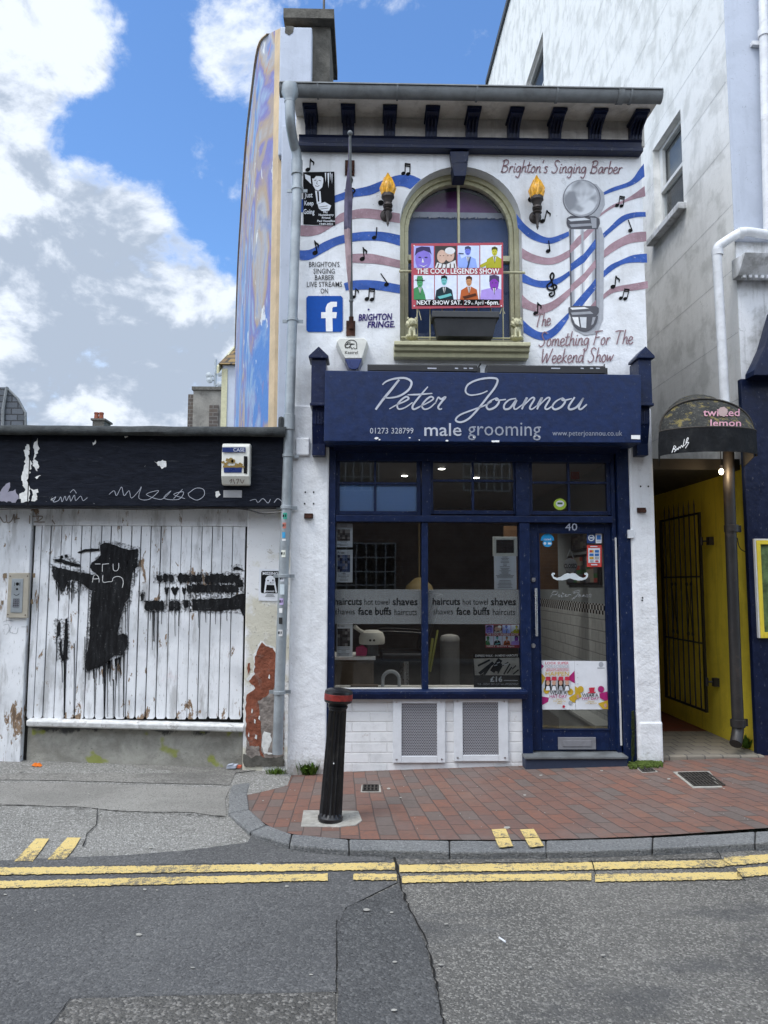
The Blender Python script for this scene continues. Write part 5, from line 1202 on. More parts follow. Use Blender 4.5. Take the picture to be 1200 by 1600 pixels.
mb = MB(); mb.face([at_y(*px5(*p), YB-.004) for p in ((524, 1088), (668, 1086), (668, 1132), (524, 1132))]); mb.face([at_y(*px5(*p), YB-.0035) for p in ((184, 1090), (522, 1090), (522, 1130), (184, 1130))]); mb.face([at_y(*px5(*p), YB-.0035) for p in ((670, 1089), (780, 1089), (780, 1129), (670, 1129))]); mb.build('date_patch', M['ink'], BN, norm=False)
for x, y in ((170, 703), (790, 702), (170, 1133), (792, 1133)): mb = MB(); mb.disc(*px5(x, y), 1.0, 1.0, YB-.004); mb.build('eyelet', M['steel'], BN, norm=False)
for k, (x, y0, y1) in enumerate(((199, 1146, 1235), (797, 1146, 1190))):
    p = at_y(*px5(x, y0), YB+.02); q = at_y(*px5(x+5, y1), YB+.02); mb = MB()
    for o in (-.012, .010): mb.tube([p, p.lerp(q, .5)+Vector((o, 0, 0)), q+Vector((o*2, 0, 0))], .004, 5)
    mb.build('tie', M['cream'], BN)
# ---- planter box
pl_ = lambda x, y, Y: at_y(*px5(x, y), Y)
mb = MB(); x0, x1 = pl_(298, 1200, -.20).x, pl_(778, 1200, -.20).x; zt_ = pl_(540, 1172, -.20).z; zr_ = pl_(540, 1218, -.20).z; zb_ = zsill+.012; b0x, b1x = pl_(338, 1370, -.17).x, pl_(735, 1370, -.17).x
PLN = thing('planter_box', 'empty dark grey plastic planter trough standing on the cream window sill', 'planter', ((x0+x1)/2, -.12, zb_))
mb.prism([(x0+.015, -.20, zr_), (x1-.015, -.20, zr_), (x1-.015, -.035, zr_), (x0+.015, -.035, zr_)], (0, 0, .002))
i = len(mb.v); top = [(x0+.02, -.195, zr_), (x1-.02, -.195, zr_), (x1-.02, -.037, zr_), (x0+.02, -.037, zr_)]; bot = [(b0x, -.165, zb_), (b1x, -.165, zb_), (b1x, -.05, zb_), (b0x, -.05, zb_)]
mb.v += top+bot
for k in range(4): mb.f.append((i+k, i+4+k, i+4+(k+1) % 4, i+(k+1) % 4)); mb.m.append(0)
mb.f.append((i+4, i+5, i+6, i+7)); mb.m.append(0); mb.build('trough', M['planter'], PLN, bevel=.008)
mb = MB(); mb.box(x0, x1, -.21, -.19, zr_, zt_); mb.box(x0, x1, -.045, -.025, zr_, zt_); mb.box(x0, x0+.02, -.1895, -.0455, zr_, zt_); mb.box(x1-.02, x1, -.1895, -.0455, zr_, zt_); mb.build('rim', M['planter'], PLN, bevel=.006)
# ---- lion figures
for cx_, side in ((153, 'left'), (902, 'right')):
    c = pl_(cx_, 1300, -.08); zb_ = zsill+.008; H_ = pl_(cx_, 1230, -.08).z-zb_
    Lg = thing('stone_lion', 'small cream stone lion sitting on the window sill, at the '+side+' end beside the planter', 'statuette', (c.x, -.08, zb_), 'lion figures on the window sill')
    mb = MB(); mb.ball((c.x, -.075, zb_+H_*.34), .035, .045, H_*.30, seg=12); mb.ball((c.x, -.06, zb_+H_*.14), .045, .05, H_*.15); mb.ball((c.x, -.10, zb_+H_*.42), .030, .025, H_*.22)
    for s in (-1, 1): mb.tube([(c.x+s*.018, -.115, zb_+H_*.45), (c.x+s*.02, -.122, zb_+H_*.2), (c.x+s*.02, -.13, zb_+.004)], [.013, .011, .014], 8); mb.ball((c.x+s*.02, -.14, zb_+.010), .014, .018, .010); mb.ball((c.x+s*.036, -.075, zb_+H_*.13), .02, .035, H_*.12)
    mb.tube([(c.x+.03, -.03, zb_+.02), (c.x+.05, -.05, zb_+.015), (c.x+.055, -.09, zb_+.012)], .007, 6)
    mb.build('body', M['cream'], Lg, smooth=60)
    mb = MB(); mb.ball((c.x, -.085, zb_+H_*.76), .052, .04, H_*.27, lump=.16, sd=4, seg=14, rings=9); mb.build('mane', M['cream'], Lg)
    mb = MB(); zc_ = zb_+H_*.78; mb.ball((c.x, -.112, zc_), .030, .024, H_*.15); mb.ball((c.x, -.134, zc_-.018), .017, .018, .014); mb.ball((c.x, -.150, zc_-.010), .007, .006, .005)
    for s in (-1, 1): mb.ball((c.x+s*.013, -.134, zc_+.010), .005, .004, .004); mb.ball((c.x+s*.034, -.10, zc_+.04), .011, .008, .012)
    mb.build('face', M['cream'], Lg, smooth=60)
# ------------------------------------------------------------------ boarded building on the left
YW = .12
LB = thing('boarded_shop', 'low single storey shop with white vertical boards covered in black graffiti and a black fascia', 'shop', (-2.4, YW, 0))
YFA = -.10
pxl = lambda x, y, s=2.58, ox=0, oy=600: (ox+x/s, oy+y/s)
xe = at_y(443, 730, YFA).x; zc0, zc1 = at_y(220, 681, YFA).z, at_y(220, 667, YFA).z; zf = at_y(220, 791, YFA).z
mb = MB(); mb.box(-12, xe, YFA, .3, zf, zc0); FAS = mb.build('fascia', M['fascia'], LB, bevel=.006)
mb = MB(); xs = at_y(46, 730, YFA).x; mb.box(xs-.004, xs+.004, YFA-.004, YFA-.001, zf, zc0); mb.build('seam', M['ink'], FAS)
mb = MB(); rs = random.Random(8); n = 60; i = len(mb.v)
prof = [(-.18, zc0-.015), (-.205, zc0+.012), (-.195, zc0+.05), (-.15, zc1-.004), (-.05, zc1+.006), (.6, zc1+.05), (6, zc1+.15)]
for k in range(n+1):
    x = -12+(xe+.02+12)*k/n
    for y, z in prof: mb.v.append((x, y+rs.uniform(-.006, .006), z+rs.uniform(-.005, .005)))
for k in range(n):
    for q in range(len(prof)-1): a = i+k*len(prof)+q; mb.f.append((a, a+1, a+len(prof)+1, a+len(prof))); mb.m.append(0)
mb.build('felt_coping', plain('mineral_roof_felt', (.050, .054, .055), .95, .3, 14, .006, 60, dirt=.4, dirtcol=(.10, .10, .095)), LB, smooth=60, solid=.012)
mb = MB(); p0 = at_y(437, 660, .05); mb.box(xe-.05, at_y(446, 660, 0).x, -.14, .35, zc1-.08, at_y(440, 655, 0).z); mb.build('felt_upstand', bpy.data.materials['mineral_roof_felt'], LB, bevel=.03)
# wall behind, band under the fascia, boards, ledge, plinth
zb1 = at_y(220, 822, YW).z; bx0, bx1 = at_y(45, 960, YW).x, at_y(384, 960, YW).x; zl0 = at_y(220, 1128, YW-.06).z
mb = MB(); mb.box(bx0+.001, bx1-.001, YW-.012, YW+.2, zb1+.002, zf+.05); mb.build('board_band', M['boards'], LB, bevel=.003)
tops = [55, 66, 80, 97, 113, 128, 143, 159, 174, 190, 206, 221, 236, 252, 268, 284, 300, 316, 332, 348, 364, 384]
mb = MB(); rs = random.Random(4)
for a, b in zip(tops, tops[1:]):
    xa, xb = at_y(a, 823, YW).x, at_y(b, 823, YW).x; dx = 0
    y = YW+rs.uniform(-.003, .003); zb_ = zl0+.02-rs.uniform(0, .012); g = rs.uniform(.0025, .0065)
    q = [(xa+g, y, zb1), (xb-g, y, zb1), (xb-g, y, zb_+.02), (xb-g-.012, y-.002, zb_), (xa+g+.012, y-.002, zb_), (xa+g, y, zb_+.02)]
    mb.prism(q, (0, .02, 0))
BRD = mb.build('boards', M['boards'], LB)
mb = MB(); mb.box(-12, bx1+.6, YW+.03, YW+.25, -.2, zf+.05); mb.build('back_wall', M['crack'], LB)
mb = MB(); lx0, lx1 = at_y(42, 1128, YW-.06).x, at_y(381, 1128, YW-.06).x; za, zb_ = at_y(60, 1125, YW-.06).z, at_y(370, 1134, YW-.06).z; i = len(mb.v)
mb.sweep([(YW-.07, 0), (YW-.075, -.012), (YW-.07, -.045), (YW-.03, -.06), (YW+.06, -.06), (YW+.06, .012)], lx0, lx1)
mb.v = [(x, y, z+za+(zb_-za)*(x-lx0)/(lx1-lx0)) for x, y, z in mb.v]; mb.build('ledge', M['ledge'], LB, bevel=.005)
mb = MB(); mb.box(at_y(40, 1160, YW).x, at_y(380, 1160, YW).x, YW+.02, YW+.2, -.15, zl0-.03); mb.build('plinth', M['plinth'], LB, bevel=.012)
mb = MB(); mb.box(-12, bx0-.002, YW-.03, YW+.2, -.1, zf+.05); mb.build('side_panel', M['boards'], LB, bevel=.006)
mb = MB(); mb.box(bx1+.002, XL-.017, YW-.04, YW+.3, -.1, zf+.05); PIER = mb.build('end_pier', M['leftpier'], LB, bevel=.012)
px2 = lambda x, y: (200+x/3.72, 790+y/3.72)
def flake(pts, mat, Y, sd, j=2.2):
    r = random.Random(sd); out = []
    for k in range(len(pts)):
        a, b = Vector((*pts[k], 0)), Vector((*pts[(k+1) % len(pts)], 0)); n = max(1, int((b-a).length/14))
        for q in range(n): p = a.lerp(b, q/n); out.append(px2(p.x+r.uniform(-j, j)*1.8, p.y+r.uniform(-j, j)*1.8))
    mb = MB(); mb.face([at_y(*p, Y) for p in out]); return mb.build('bare_patch', M[mat], PIER, norm=False)
outl = [(775, 790), (800, 815), (840, 830), (875, 880), (905, 900), (905, 1440), (860, 1470), (690, 1480), (684, 1180), (690, 1100), (740, 1060), (700, 1020), (735, 980), (740, 880)]
ctr = Vector((810, 1150, 0)); flake([(ctr.x+(x-ctr.x)*1.10, ctr.y+(y-ctr.y)*1.03) if x < 890 else (x, y) for x, y in outl[:6]]+[(862, 1470), (690, 1480)]+[(ctr.x+(x-ctr.x)*1.12, y-14) for x, y in outl[8:]], 'wornwhite', YW-.0425, 1, 3)
flake(outl, 'terracotta', YW-.0445, 2)
flake([(905, 1040), (860, 1050), (800, 1110), (755, 1140), (765, 1200), (775, 1320), (770, 1420), (800, 1470), (905, 1470)], 'oldmortar', YW-.0465, 3)
flake([(690, 1330), (706, 1400), (760, 1395), (770, 1480), (684, 1490)], 'oldmortar', YW-.0467, 4); flake([(790, 1310), (830, 1320), (832, 1370), (815, 1430), (850, 1450), (790, 1440), (775, 1380)], 'wornwhite', YW-.0485, 5)
flake([(693, 915), (710, 915), (712, 950), (696, 985)], 'terracotta', YW-.0445, 6)
flake([(672, 1445), (720, 1470), (760, 1450), (820, 1472), (905, 1455), (912, 1515), (672, 1515)], 'concrete', YW-.0490, 7, 3)
for k, (x, y) in enumerate(((718, 1190), (735, 1250), (700, 1330), (760, 1230), (820, 990), (742, 1340))): flake([(x, y-12), (x+7, y-3), (x+5, y+18), (x-4, y+10)], 'wornwhite', YW-.0492, 20+k, 1.2)
# graffiti painted on the boards
YGR = YW-.0058; pg = lambda x, y: (x/3.905, 790+y/3.905)
rg = random.Random(21)
GF = MB()
def blobpoly(mb, pts, f, Y, j=3.0, step=12, m=0):
    out = []
    for k in range(len(pts)):
        a, b = Vector((*pts[k], 0)), Vector((*pts[(k+1) % len(pts)], 0)); n = max(1, int((b-a).length/step))
        for q in range(n): p = a.lerp(b, q/n); out.append(f(p.x+rg.uniform(-j, j), p.y+rg.uniform(-j, j)))
    mb.face([at_y(*p, Y) for p in out], m)
def drip(mb, x, y, L, f, Y, w_=1.0):
    pts = []; xx = x
    for k in range(6): pts.append(f(xx, y+L*k/5)); xx += rg.uniform(-1.5, 1.5)
    i = len(mb.v); n = 6
    for k, (a, b) in enumerate(pts):
        h = w_*.95*(1-.5*k/5); mb.v += [tuple(at_y(a-h, b, Y)), tuple(at_y(a+h, b, Y))]
    for k in range(n-1): mb.f.append((i+2*k, i+2*k+1, i+2*k+3, i+2*k+2)); mb.m.append(0)
blobpoly(GF, [(612, 240), (640, 224), (662, 228), (720, 250), (780, 270), (842, 264), (838, 330), (836, 372), (812, 400), (800, 470), (790, 560), (762, 590), (735, 690), (715, 790), (750, 780), (780, 800), (777, 850), (770, 880), (742, 916), (700, 915), (672, 935), (640, 968), (600, 990), (560, 1000), (530, 1012), (522, 985), (528, 900), (545, 830), (550, 640), (560, 520), (520, 490), (480, 465), (440, 450), (415, 458), (395, 520), (375, 528), (352, 470), (330, 445), (318, 400), (316, 368), (360, 380), (450, 400), (560, 420), (588, 415), (560, 395), (545, 375), (560, 345), (590, 330), (612, 300)], pg, YGR)
blobpoly(GF, [(470, 288), (510, 268), (560, 262), (606, 262), (606, 278), (540, 280), (480, 292)], pg, YGR, 2); blobpoly(GF, [(325, 330), (370, 322), (430, 345), (490, 362), (490, 375), (440, 368), (380, 352), (335, 340)], pg, YGR, 3)
blobpoly(GF, [(345, 740), (360, 700), (372, 715), (368, 790), (350, 810)], pg, YGR, 3); blobpoly(GF, [(398, 690), (412, 690), (414, 780), (412, 930), (398, 950), (384, 930), (392, 800)], pg, YGR, 2); blobpoly(GF, [(362, 830), (374, 820), (380, 900), (396, 940), (376, 950), (366, 900)], pg, YGR, 3)
for x, y in ((376, 314), (404, 308)): GF.disc(*pg(x, y), 2.6, 2.6, YGR)
for k in range(60):
    x = rg.choice([rg.uniform(322, 560), rg.uniform(530, 780), rg.uniform(600, 840)])
    y = 430+rg.uniform(0, 40) if x < 540 else (990-(x-530)*.33 if x < 740 else 320+rg.uniform(0, 40)); drip(GF, x, y, rg.choice([30, 50, 80, 130]), pg, YGR-.0004, rg.uniform(.5, 1.1))
for x, y, L, w_ in ((395, 940, 340, 2.0), (378, 900, 180, .9), (452, 840, 430, .8), (345, 800, 150, .8), (575, 1000, 270, .8), (636, 960, 330, 1.5), (655, 960, 330, .8), (692, 1060, 230, 1.0), (724, 920, 370, .7), (756, 890, 400, 1.2), (675, 950, 150, .7), (715, 980, 120, .7), (518, 800, 330, .7), (780, 580, 190, .7), (764, 600, 250, .7), (745, 680, 110, .7), (478, 460, 200, .8), (420, 450, 120, .7), (600, 500, 120, .7)): drip(GF, x, y, L, pg, YGR-.0006, w_)
def lump(x0, x1, y0, y1, n=None):
    n = n or max(1, int((x1-x0)/26)); xs = [x0+(x1-x0)*(k+.5)/n for k in range(n)]
    for x in xs: blobpoly(GF, [(x-15, y0+rg.uniform(-8, 6)), (x, y0+rg.uniform(-14, 4)), (x+15, y0+rg.uniform(-6, 6)), (x+16, y1-6), (x+6, y1+rg.uniform(-4, 8)), (x-10, y1+rg.uniform(-4, 6)), (x-16, y1-10)], px2, YGR-.0008*rg.random(), 3, 8); drip(GF, x+rg.uniform(-8, 8), y1-4, rg.choice([12, 20, 35, 60]), px2, YGR-.0009, rg.uniform(.5, 1))
lump(166, 268, 404, 440); lump(290, 428, 402, 444); lump(448, 648, 402, 450)
for x, w_ in ((225, 15), (273, 24), (326, 14)): blobpoly(GF, [(x-w_, 480), (x-w_*.5, 470), (x, 480), (x+w_*.5, 470), (x+w_, 482), (x+w_*.4, 512), (x, 526), (x-w_*.5, 512)], px2, YGR, 2, 6); drip(GF, x, 515, 70, px2, YGR-.0009, .7)
lump(345, 640, 462, 505); lump(100, 208, 556, 606); lump(236, 302, 556, 606); lump(316, 358, 556, 592)
blobpoly(GF, [(372, 545), (440, 545), (520, 540), (600, 536), (640, 515), (694, 510), (694, 640), (670, 640), (650, 600), (520, 612), (430, 612), (372, 606)], px2, YGR, 3); blobpoly(GF, [(610, 366), (630, 352), (660, 366), (668, 374), (615, 374)], px2, YGR, 2); blobpoly(GF, [(72, 520), (84, 498), (94, 520), (90, 550), (76, 556)], px2, YGR, 2)
blobpoly(GF, [(640, 440), (666, 430), (668, 470), (640, 478)], px2, YGR, 3); blobpoly(GF, [(686, 400), (694, 392), (695, 440), (688, 436)], px2, YGR, 2)
for x, y, L, w_ in ((150, 610, 180, 1.6), (170, 610, 330, .8), (142, 610, 230, .7), (195, 610, 80, .7), (298, 600, 100, 1), (272, 600, 160, .7), (410, 610, 100, .7), (450, 610, 70, .7), (510, 610, 80, .7), (540, 610, 90, .6), (575, 610, 60, .6), (600, 600, 70, .6), (128, 610, 60, .7)): drip(GF, x, y, L, px2, YGR-.0009, w_)
GF.build('graffiti', M['graf'], BRD, norm=False)
GO = MB()
for pts, f in (([(350, 530), (520, 522), (700, 500), (704, 660), (640, 625), (500, 628), (360, 622)], px2), ([(620, 425), (690, 420), (696, 500), (630, 500)], px2), ([(330, 450), (660, 448), (664, 520), (340, 524)], px2), ([(596, 352), (640, 336), (682, 360), (684, 384), (604, 384)], px2), ([(150, 385), (280, 390), (440, 388), (660, 386), (664, 462), (150, 452)], px2), ([(90, 545), (220, 545), (320, 545), (370, 545), (370, 620), (92, 622)], px2), ([(60, 500), (84, 486), (104, 510), (98, 566), (66, 566)], px2),
               ([(300, 355), (460, 385), (570, 408), (548, 380), (600, 290), (600, 222), (690, 212), (860, 255), (850, 400), (812, 500), (800, 600), (740, 700), (740, 770), (790, 790), (788, 890), (740, 930), (660, 960), (540, 1026), (506, 1000), (520, 840), (540, 640), (540, 520), (380, 545), (330, 460)], pg), ([(330, 690), (384, 690), (425, 680), (424, 940), (396, 966), (355, 940), (334, 820)], pg), ([(320, 316), (420, 296), (500, 355), (500, 384), (330, 350)], pg)):
    blobpoly(GO, pts, f, YGR+.0012, 5, 9)
GO.build('overspray', M['overspray'], BRD, norm=False)
mb = MB()
for s in (((580, 356), (612, 356)), ((625, 358), (664, 354)), ((625, 360), (624, 402)), ((690, 356), (692, 392), (712, 398), (724, 380), (724, 352)), ((564, 468), (572, 428), (592, 424), (604, 446), (604, 468)), ((566, 448), (602, 446)), ((628, 424), (628, 466), (664, 464)), ((664, 464), (684, 462), (692, 440), (722, 432), (746, 444), (752, 470), (746, 500))):
    mb.stroke([pg(*p) for p in s], .8, YGR-.003, smooth=3)
mb.build('scratched_letters', M['white'], BRD, norm=False)
mb = MB()
for s in (((0, 70), (20, 100), (36, 100)), ((38, 58), (44, 104), (70, 92), (84, 56)), ((86, 54), (90, 104)), ((90, 82), (118, 78)), ((182, 62), (180, 108)), ((200, 66), (260, 66), (240, 90), (206, 100), (272, 100)), ((318, 88), (334, 112))):
    mb.stroke([pg(*p) for p in s], 1.9, YW-.0335, smooth=3)
mb.build('faded_tag', M['oldmortar'], LB, norm=False)
mb = MB()
for dx in range(2):
    for s in (((20, 710), (50, 700), (80, 705)), ((20, 730), (50, 725), (55, 760), (35, 790)), ((70, 735), (60, 770), (100, 780), (110, 745)), ((130, 740), (170, 740))): mb.stroke([pg(x, y) for x, y in s], .5, YW-.0335)
mb.build('faded_tag', M['pipe'], LB, norm=False)
# scrawls and scabs on the fascia
FS = MB(); YS2 = YFA-.003
for s in (((210, 465), (225, 455), (215, 475), (235, 470), (245, 455), (250, 475), (262, 452), (268, 470), (280, 450), (285, 472), (300, 448), (305, 470), (325, 452), (335, 470), (352, 458)), ((283, 438), (296, 426), (308, 440)),
          ((440, 445), (460, 430), (470, 450), (490, 415), (500, 450), (520, 430), (530, 460), (560, 430), (570, 415), (560, 460), (600, 465), (640, 430), (590, 445), (650, 465), (690, 430), (660, 460), (720, 465), (740, 435), (700, 445), (745, 462)), ((760, 440), (790, 420), (820, 425), (822, 450), (795, 468), (765, 455), (758, 440)), ((700, 462), (735, 425)), ((1008, 470), (1030, 465), (1040, 478), (1060, 462), (1080, 480), (1090, 465)), ((1105, 478), (1120, 462), (1138, 476))):
    FS.stroke([pxl(*p) for p in s], .75, YS2)
FS.build('scratched_tag', M['silver'], FAS, norm=False)
rg = random.Random(31)
for pts in ([(100, 270), (112, 240), (122, 262), (116, 290), (128, 320), (112, 390), (120, 430), (118, 475), (85, 476), (80, 440), (104, 430), (84, 385), (100, 340)], [(138, 240), (150, 216), (158, 260), (140, 300), (160, 330), (150, 352), (136, 330)], [(140, 372), (166, 368), (150, 380)], [(128, 420), (150, 425), (152, 470), (130, 476)], [(618, 316), (640, 312), (655, 302), (670, 312), (666, 332), (652, 340), (636, 326)], [(374, 238), (386, 226), (390, 234), (378, 250)], [(868, 432), (886, 428), (890, 450), (872, 458)], [(500, 212), (512, 209), (514, 216), (502, 217)]):
    FS = MB(); blobpoly(FS, pts, pxl, YS2, 5, 8); FS.build('flaked_patch', M['wornwhite'], FAS, norm=False)
FS = MB(); blobpoly(FS, [(0, 430), (30, 395), (42, 400), (30, 440), (60, 425), (75, 460), (60, 476), (0, 474)], pxl, YS2, 4, 8); FS.build('flaked_patch', colour('lilac_scab', (.28, .27, .33)), FAS, norm=False)
mb = MB(); pts = [at_y(x, y, YFA+.02) for x, y in ((0, 795), (120, 794), (250, 796), (340, 793), (385, 796), (410, 802), (440, 800))]; mb.tube(smooth_path(pts), .007, 6); mb.build('cable', M['black'], label='thin black cable running under the black fascia', cat='cable')
# alarm box and plate on the fascia
AL = thing('alarm_box', 'worn white box with a rusty picture mounted on the black fascia', 'alarm box', tuple(at_y(368, 757, YFA)))
mb = MB(); a, b_, c_, e_ = rect(346, 692, 390, 757, YFA-.09); i = 0
fr = [(a, YFA-.075, e_-.02), (b_, YFA-.075, e_-.02), (b_, YFA-.095, c_+.07), (a, YFA-.095, c_+.07)]; 
mb.prism([(a, YFA, e_), (a, YFA-.065, e_), (a, YFA-.085, e_-.02), (a, YFA-.095, c_+.07), (a, YFA-.05, c_), (a, YFA, c_)], (b_-a, 0, 0)); CV = mb.build('cover', M['plastic_white'], AL, bevel=.010)
Ya = YFA-.098
mb = MB(); mb.pp([pxl(*p) for p in ((896, 255), (990, 255), (990, 275), (896, 275))], Ya); mb.pp([pxl(*p) for p in ((902, 334), (976, 334), (974, 357), (903, 357))], Ya); mb.build('blue_panel', colour('alarm_navy', (.012, .028, .13)), AL, norm=False)
mb = MB(); mb.pp([pxl(*p) for p in ((983, 290), (998, 292), (996, 362), (982, 360))], Ya)
rg = random.Random(5)
for cx, cy, r in ((925, 308, 16), (912, 320, 10), (940, 312, 10), (955, 326, 12), (970, 324, 9), (900, 316, 7)): blobpoly(mb, [(cx+r*math.cos(t), cy+r*.6*math.sin(t)) for t in [2*math.pi*k/9 for k in range(9)]], pxl, Ya-.0004, 3, 5, 1)
blobpoly(mb, [(898, 328), (985, 330), (985, 336), (898, 336)], pxl, Ya-.0006, 1.5, 6, 1)
for s in (((925, 392), (935, 384), (930, 400)), ((940, 384), (946, 402)), ((952, 386), (962, 384), (956, 402)), ((968, 384), (976, 400), (984, 386))): mb.stroke([pxl(*p) for p in s], .9, Ya+.012, 2)
mb.build('worn_picture', [M['ink'], colour('ochre_scab', (.24, .16, .05)), M['rust']], AL, norm=False)
mb = MB(); (x0, y0), (x1, y1) = pxl(940, 258), pxl(986, 272); mb.text('CASE', (x0, y0, x1, y1), Ya-.001, bold=.02); mb.build('lettering', M['silver'], AL, norm=False)
mb = MB(); a, b_, c_, e_ = rect(349, 766, 378, 777.5, YFA-.004); mb.box(a, b_, YFA-.006, YFA-.0005, c_, e_); mb.build('name_plate', colour('faded_plate', (.30, .30, .31)), label='small faded grey plate screwed below the white alarm box', cat='plate', bevel=.001)
# door entry keypad
pk = pg
KP = thing('entry_keypad', 'steel door entry panel with speaker slots and keypad on the white boards', 'keypad', tuple(at_y(27, 965, YW-.04)))
mb = MB(); mb.prism([at_y(*pk(*p), YW-.062) for p in ((52, 410), (178, 410), (166, 686), (38, 684))], (0, .03, 0)); mb.build('housing', colour('weathered_steel', (.36, .33, .27), .5), KP, bevel=.004)
mb = MB(); mb.prism([at_y(*pk(*p), YW-.066) for p in ((72, 446), (142, 446), (134, 654), (62, 652))], (0, .0035, 0)); mb.build('face_plate', M['pipe'], KP, bevel=.002)
mb = MB(); Yk = YW-.0675
for x, y, rx in ((106, 478, 2.6), (104, 510, 1.6)): mb.disc(*pk(x, y), rx, rx, Yk)
mb.stroke([pk(90, 468), pk(88, 490)], .6, Yk, 0); mb.stroke([pk(122, 468), pk(120, 490)], .6, Yk, 0); mb.stroke([pk(84, 540), pk(100, 548), pk(118, 538)], .8, Yk, 3)
mb.face([at_y(*pk(*p), Yk) for p in ((80, 568), (118, 568), (116, 620), (78, 620))]); mb.build('speaker_slots', M['ink'], KP, norm=False)
mb = MB()
for r_ in range(4):
    for c in range(3): mb.disc(*pk(86+c*12, 576+r_*12.5), .95, .95, Yk-.002, n=8)
mb.build('buttons', M['silver'], KP, norm=False)
mb = MB()
for p in ((62, 430), (168, 430), (48, 664), (154, 668)): q = at_y(*pk(*p), YW-.0625); mb.lathe(q, [(.005, 0), (.004, -.003)], 8, axis='Y')
mb.build('screw', M['rust'], KP)
mb = MB(); rg = random.Random(2)
for pts in ([(20, 415), (40, 412), (40, 440), (22, 446)], [(198, 412), (214, 412), (214, 440), (200, 440)], [(186, 572), (202, 570), (202, 600), (188, 600)], [(8, 580), (20, 580), (20, 606), (8, 604)]): blobpoly(mb, pts, pg, YW-.0335, 2, 6)
mb.build('bare_patch', colour('bare_wood_scab', (.20, .15, .10)), LB, norm=False)
# missing poster
PO = thing('missing_poster', 'black and white missing poster with a pale figure taped to the flaking pier', 'poster', tuple(at_y(422, 938, YW-.045)))
mb = MB(); mb.prism([at_y(*px2(*p), YW-.0465) for p in ((763, 366), (892, 370), (888, 556), (758, 552))], (0, .004, 0)); mb.build('sheet', M['paper'], PO)
mb = MB(); Y = YW-.0482; mb.pp([px2(*p) for p in ((780, 380), (876, 380), (882, 388), (880, 505), (872, 510), (776, 508), (772, 500), (774, 388))], Y); mb.build('black_panel', M['ink'], PO, norm=False)
mb = MB(); Y = YW-.0496
mb.face([at_y(*px2(827+28*math.cos(t), 432+26*math.sin(t)), Y) for t in [2*math.pi*k/18 for k in range(18)]]); mb.pp([px2(*p) for p in ((798, 440), (856, 440), (866, 506), (858, 506), (850, 462), (806, 460), (798, 506), (790, 506))], Y)
for bx, t in (((783, 386, 872, 402), 'MISSING'), ((800, 494, 850, 503), 'REWARD')):
    (x0, y0), (x1, y1) = px2(*bx[:2]), px2(*bx[2:]); mb.text(t, (x0, y0, x1, y1), Y, bold=.02)
mb.build('pale_figure', M['paper'], PO, norm=False)
mb = MB(); Y = YW-.0508
for x, y, r in ((814, 436, 1.2), (842, 434, 1.2), (828, 447, .7)): mb.disc(*px2(x, y), r, r, Y, n=8)
for k, y in enumerate((516, 522, 528)): mb.stroke([px2(805-k*4, y), px2(845+k*4, y+1)], .5, Y, 0, smooth=0)
mb.build('printed_marks', M['ink'], PO, norm=False)

# ------------------------------------------------------------------ tall drainpipe with stickers
YPI = -.10
path = [(453, 152, -.40), (453, 172, -.40), (454, 195, -.36), (459, 225, -.16), (464, 245, -.10), (464, 300, YPI), (457, 500, YPI), (452, 660, YPI), (448, 780, YPI), (443, 900, YPI), (436, 1100, YPI), (433.5, 1178, YPI)]
DP = thing('drainpipe', 'tall grey drainpipe with stickers running down between the two shops', 'drainpipe', tuple(at_y(433.5, 1180, YPI)))
mb = MB(); P3 = [at_y(*p) for p in path]; top = smooth_path(P3[:6], 5); mb.tube(top+P3[6:], .043, 16)
mb.lathe(tuple(P3[0]), [(.075, .10), (.075, .03), (.047, -.02), (.047, -.05)], 16)
mb.build('pipe', M['pipe'], DP, smooth=50)
def dpx(y):
    for (x0, y0, _), (x1, y1, _) in zip(path[5:], path[6:]):
        if y0 <= y <= y1: return x0+(x1-x0)*(y-y0)/(y1-y0)
    return 464
for y in (262, 295, 500, 660, 712, 793, 900, 1082):
    c = at_y(dpx(y), y, YPI); sock = y in (262, 660); mb = MB(); h = .07 if sock else .016
    mb.lathe(c, [(.045, -h), (.051, -h+.004), (.051, h-.004), (.045, h)], 16)
    if not sock: mb.box(c.x-.09, c.x+.09, YPI+.03, YPI+.045, c.z-.014, c.z+.014)
    mb.build('socket' if sock else 'pipe_clip', M['pipe'], DP, smooth=40)
stick = [(806, 9, 10, (.05, .30, .22), 'green and white'), (821, 7, 9, (.50, .18, .14), 'red and black'), (836, 6, 9, (.05, .30, .55), 'blue'), (843.5, 8, 3, (.70, .70, .70), 'slim white'), (865, 9, 11, (.72, .74, .66), 'round white'), (904, 8, 9, (.55, .57, .62), 'torn grey'), (921, 10, 16, (.55, .62, .66), 'large pale'), (940, 8, 10, (.45, .36, .60), 'violet round'), (954, 6, 7, (.75, .75, .75), 'small white'), (970, 7, 10, (.03, .03, .03), 'black'), (989, 9, 10, (.60, .60, .60), 'black and white squares')]
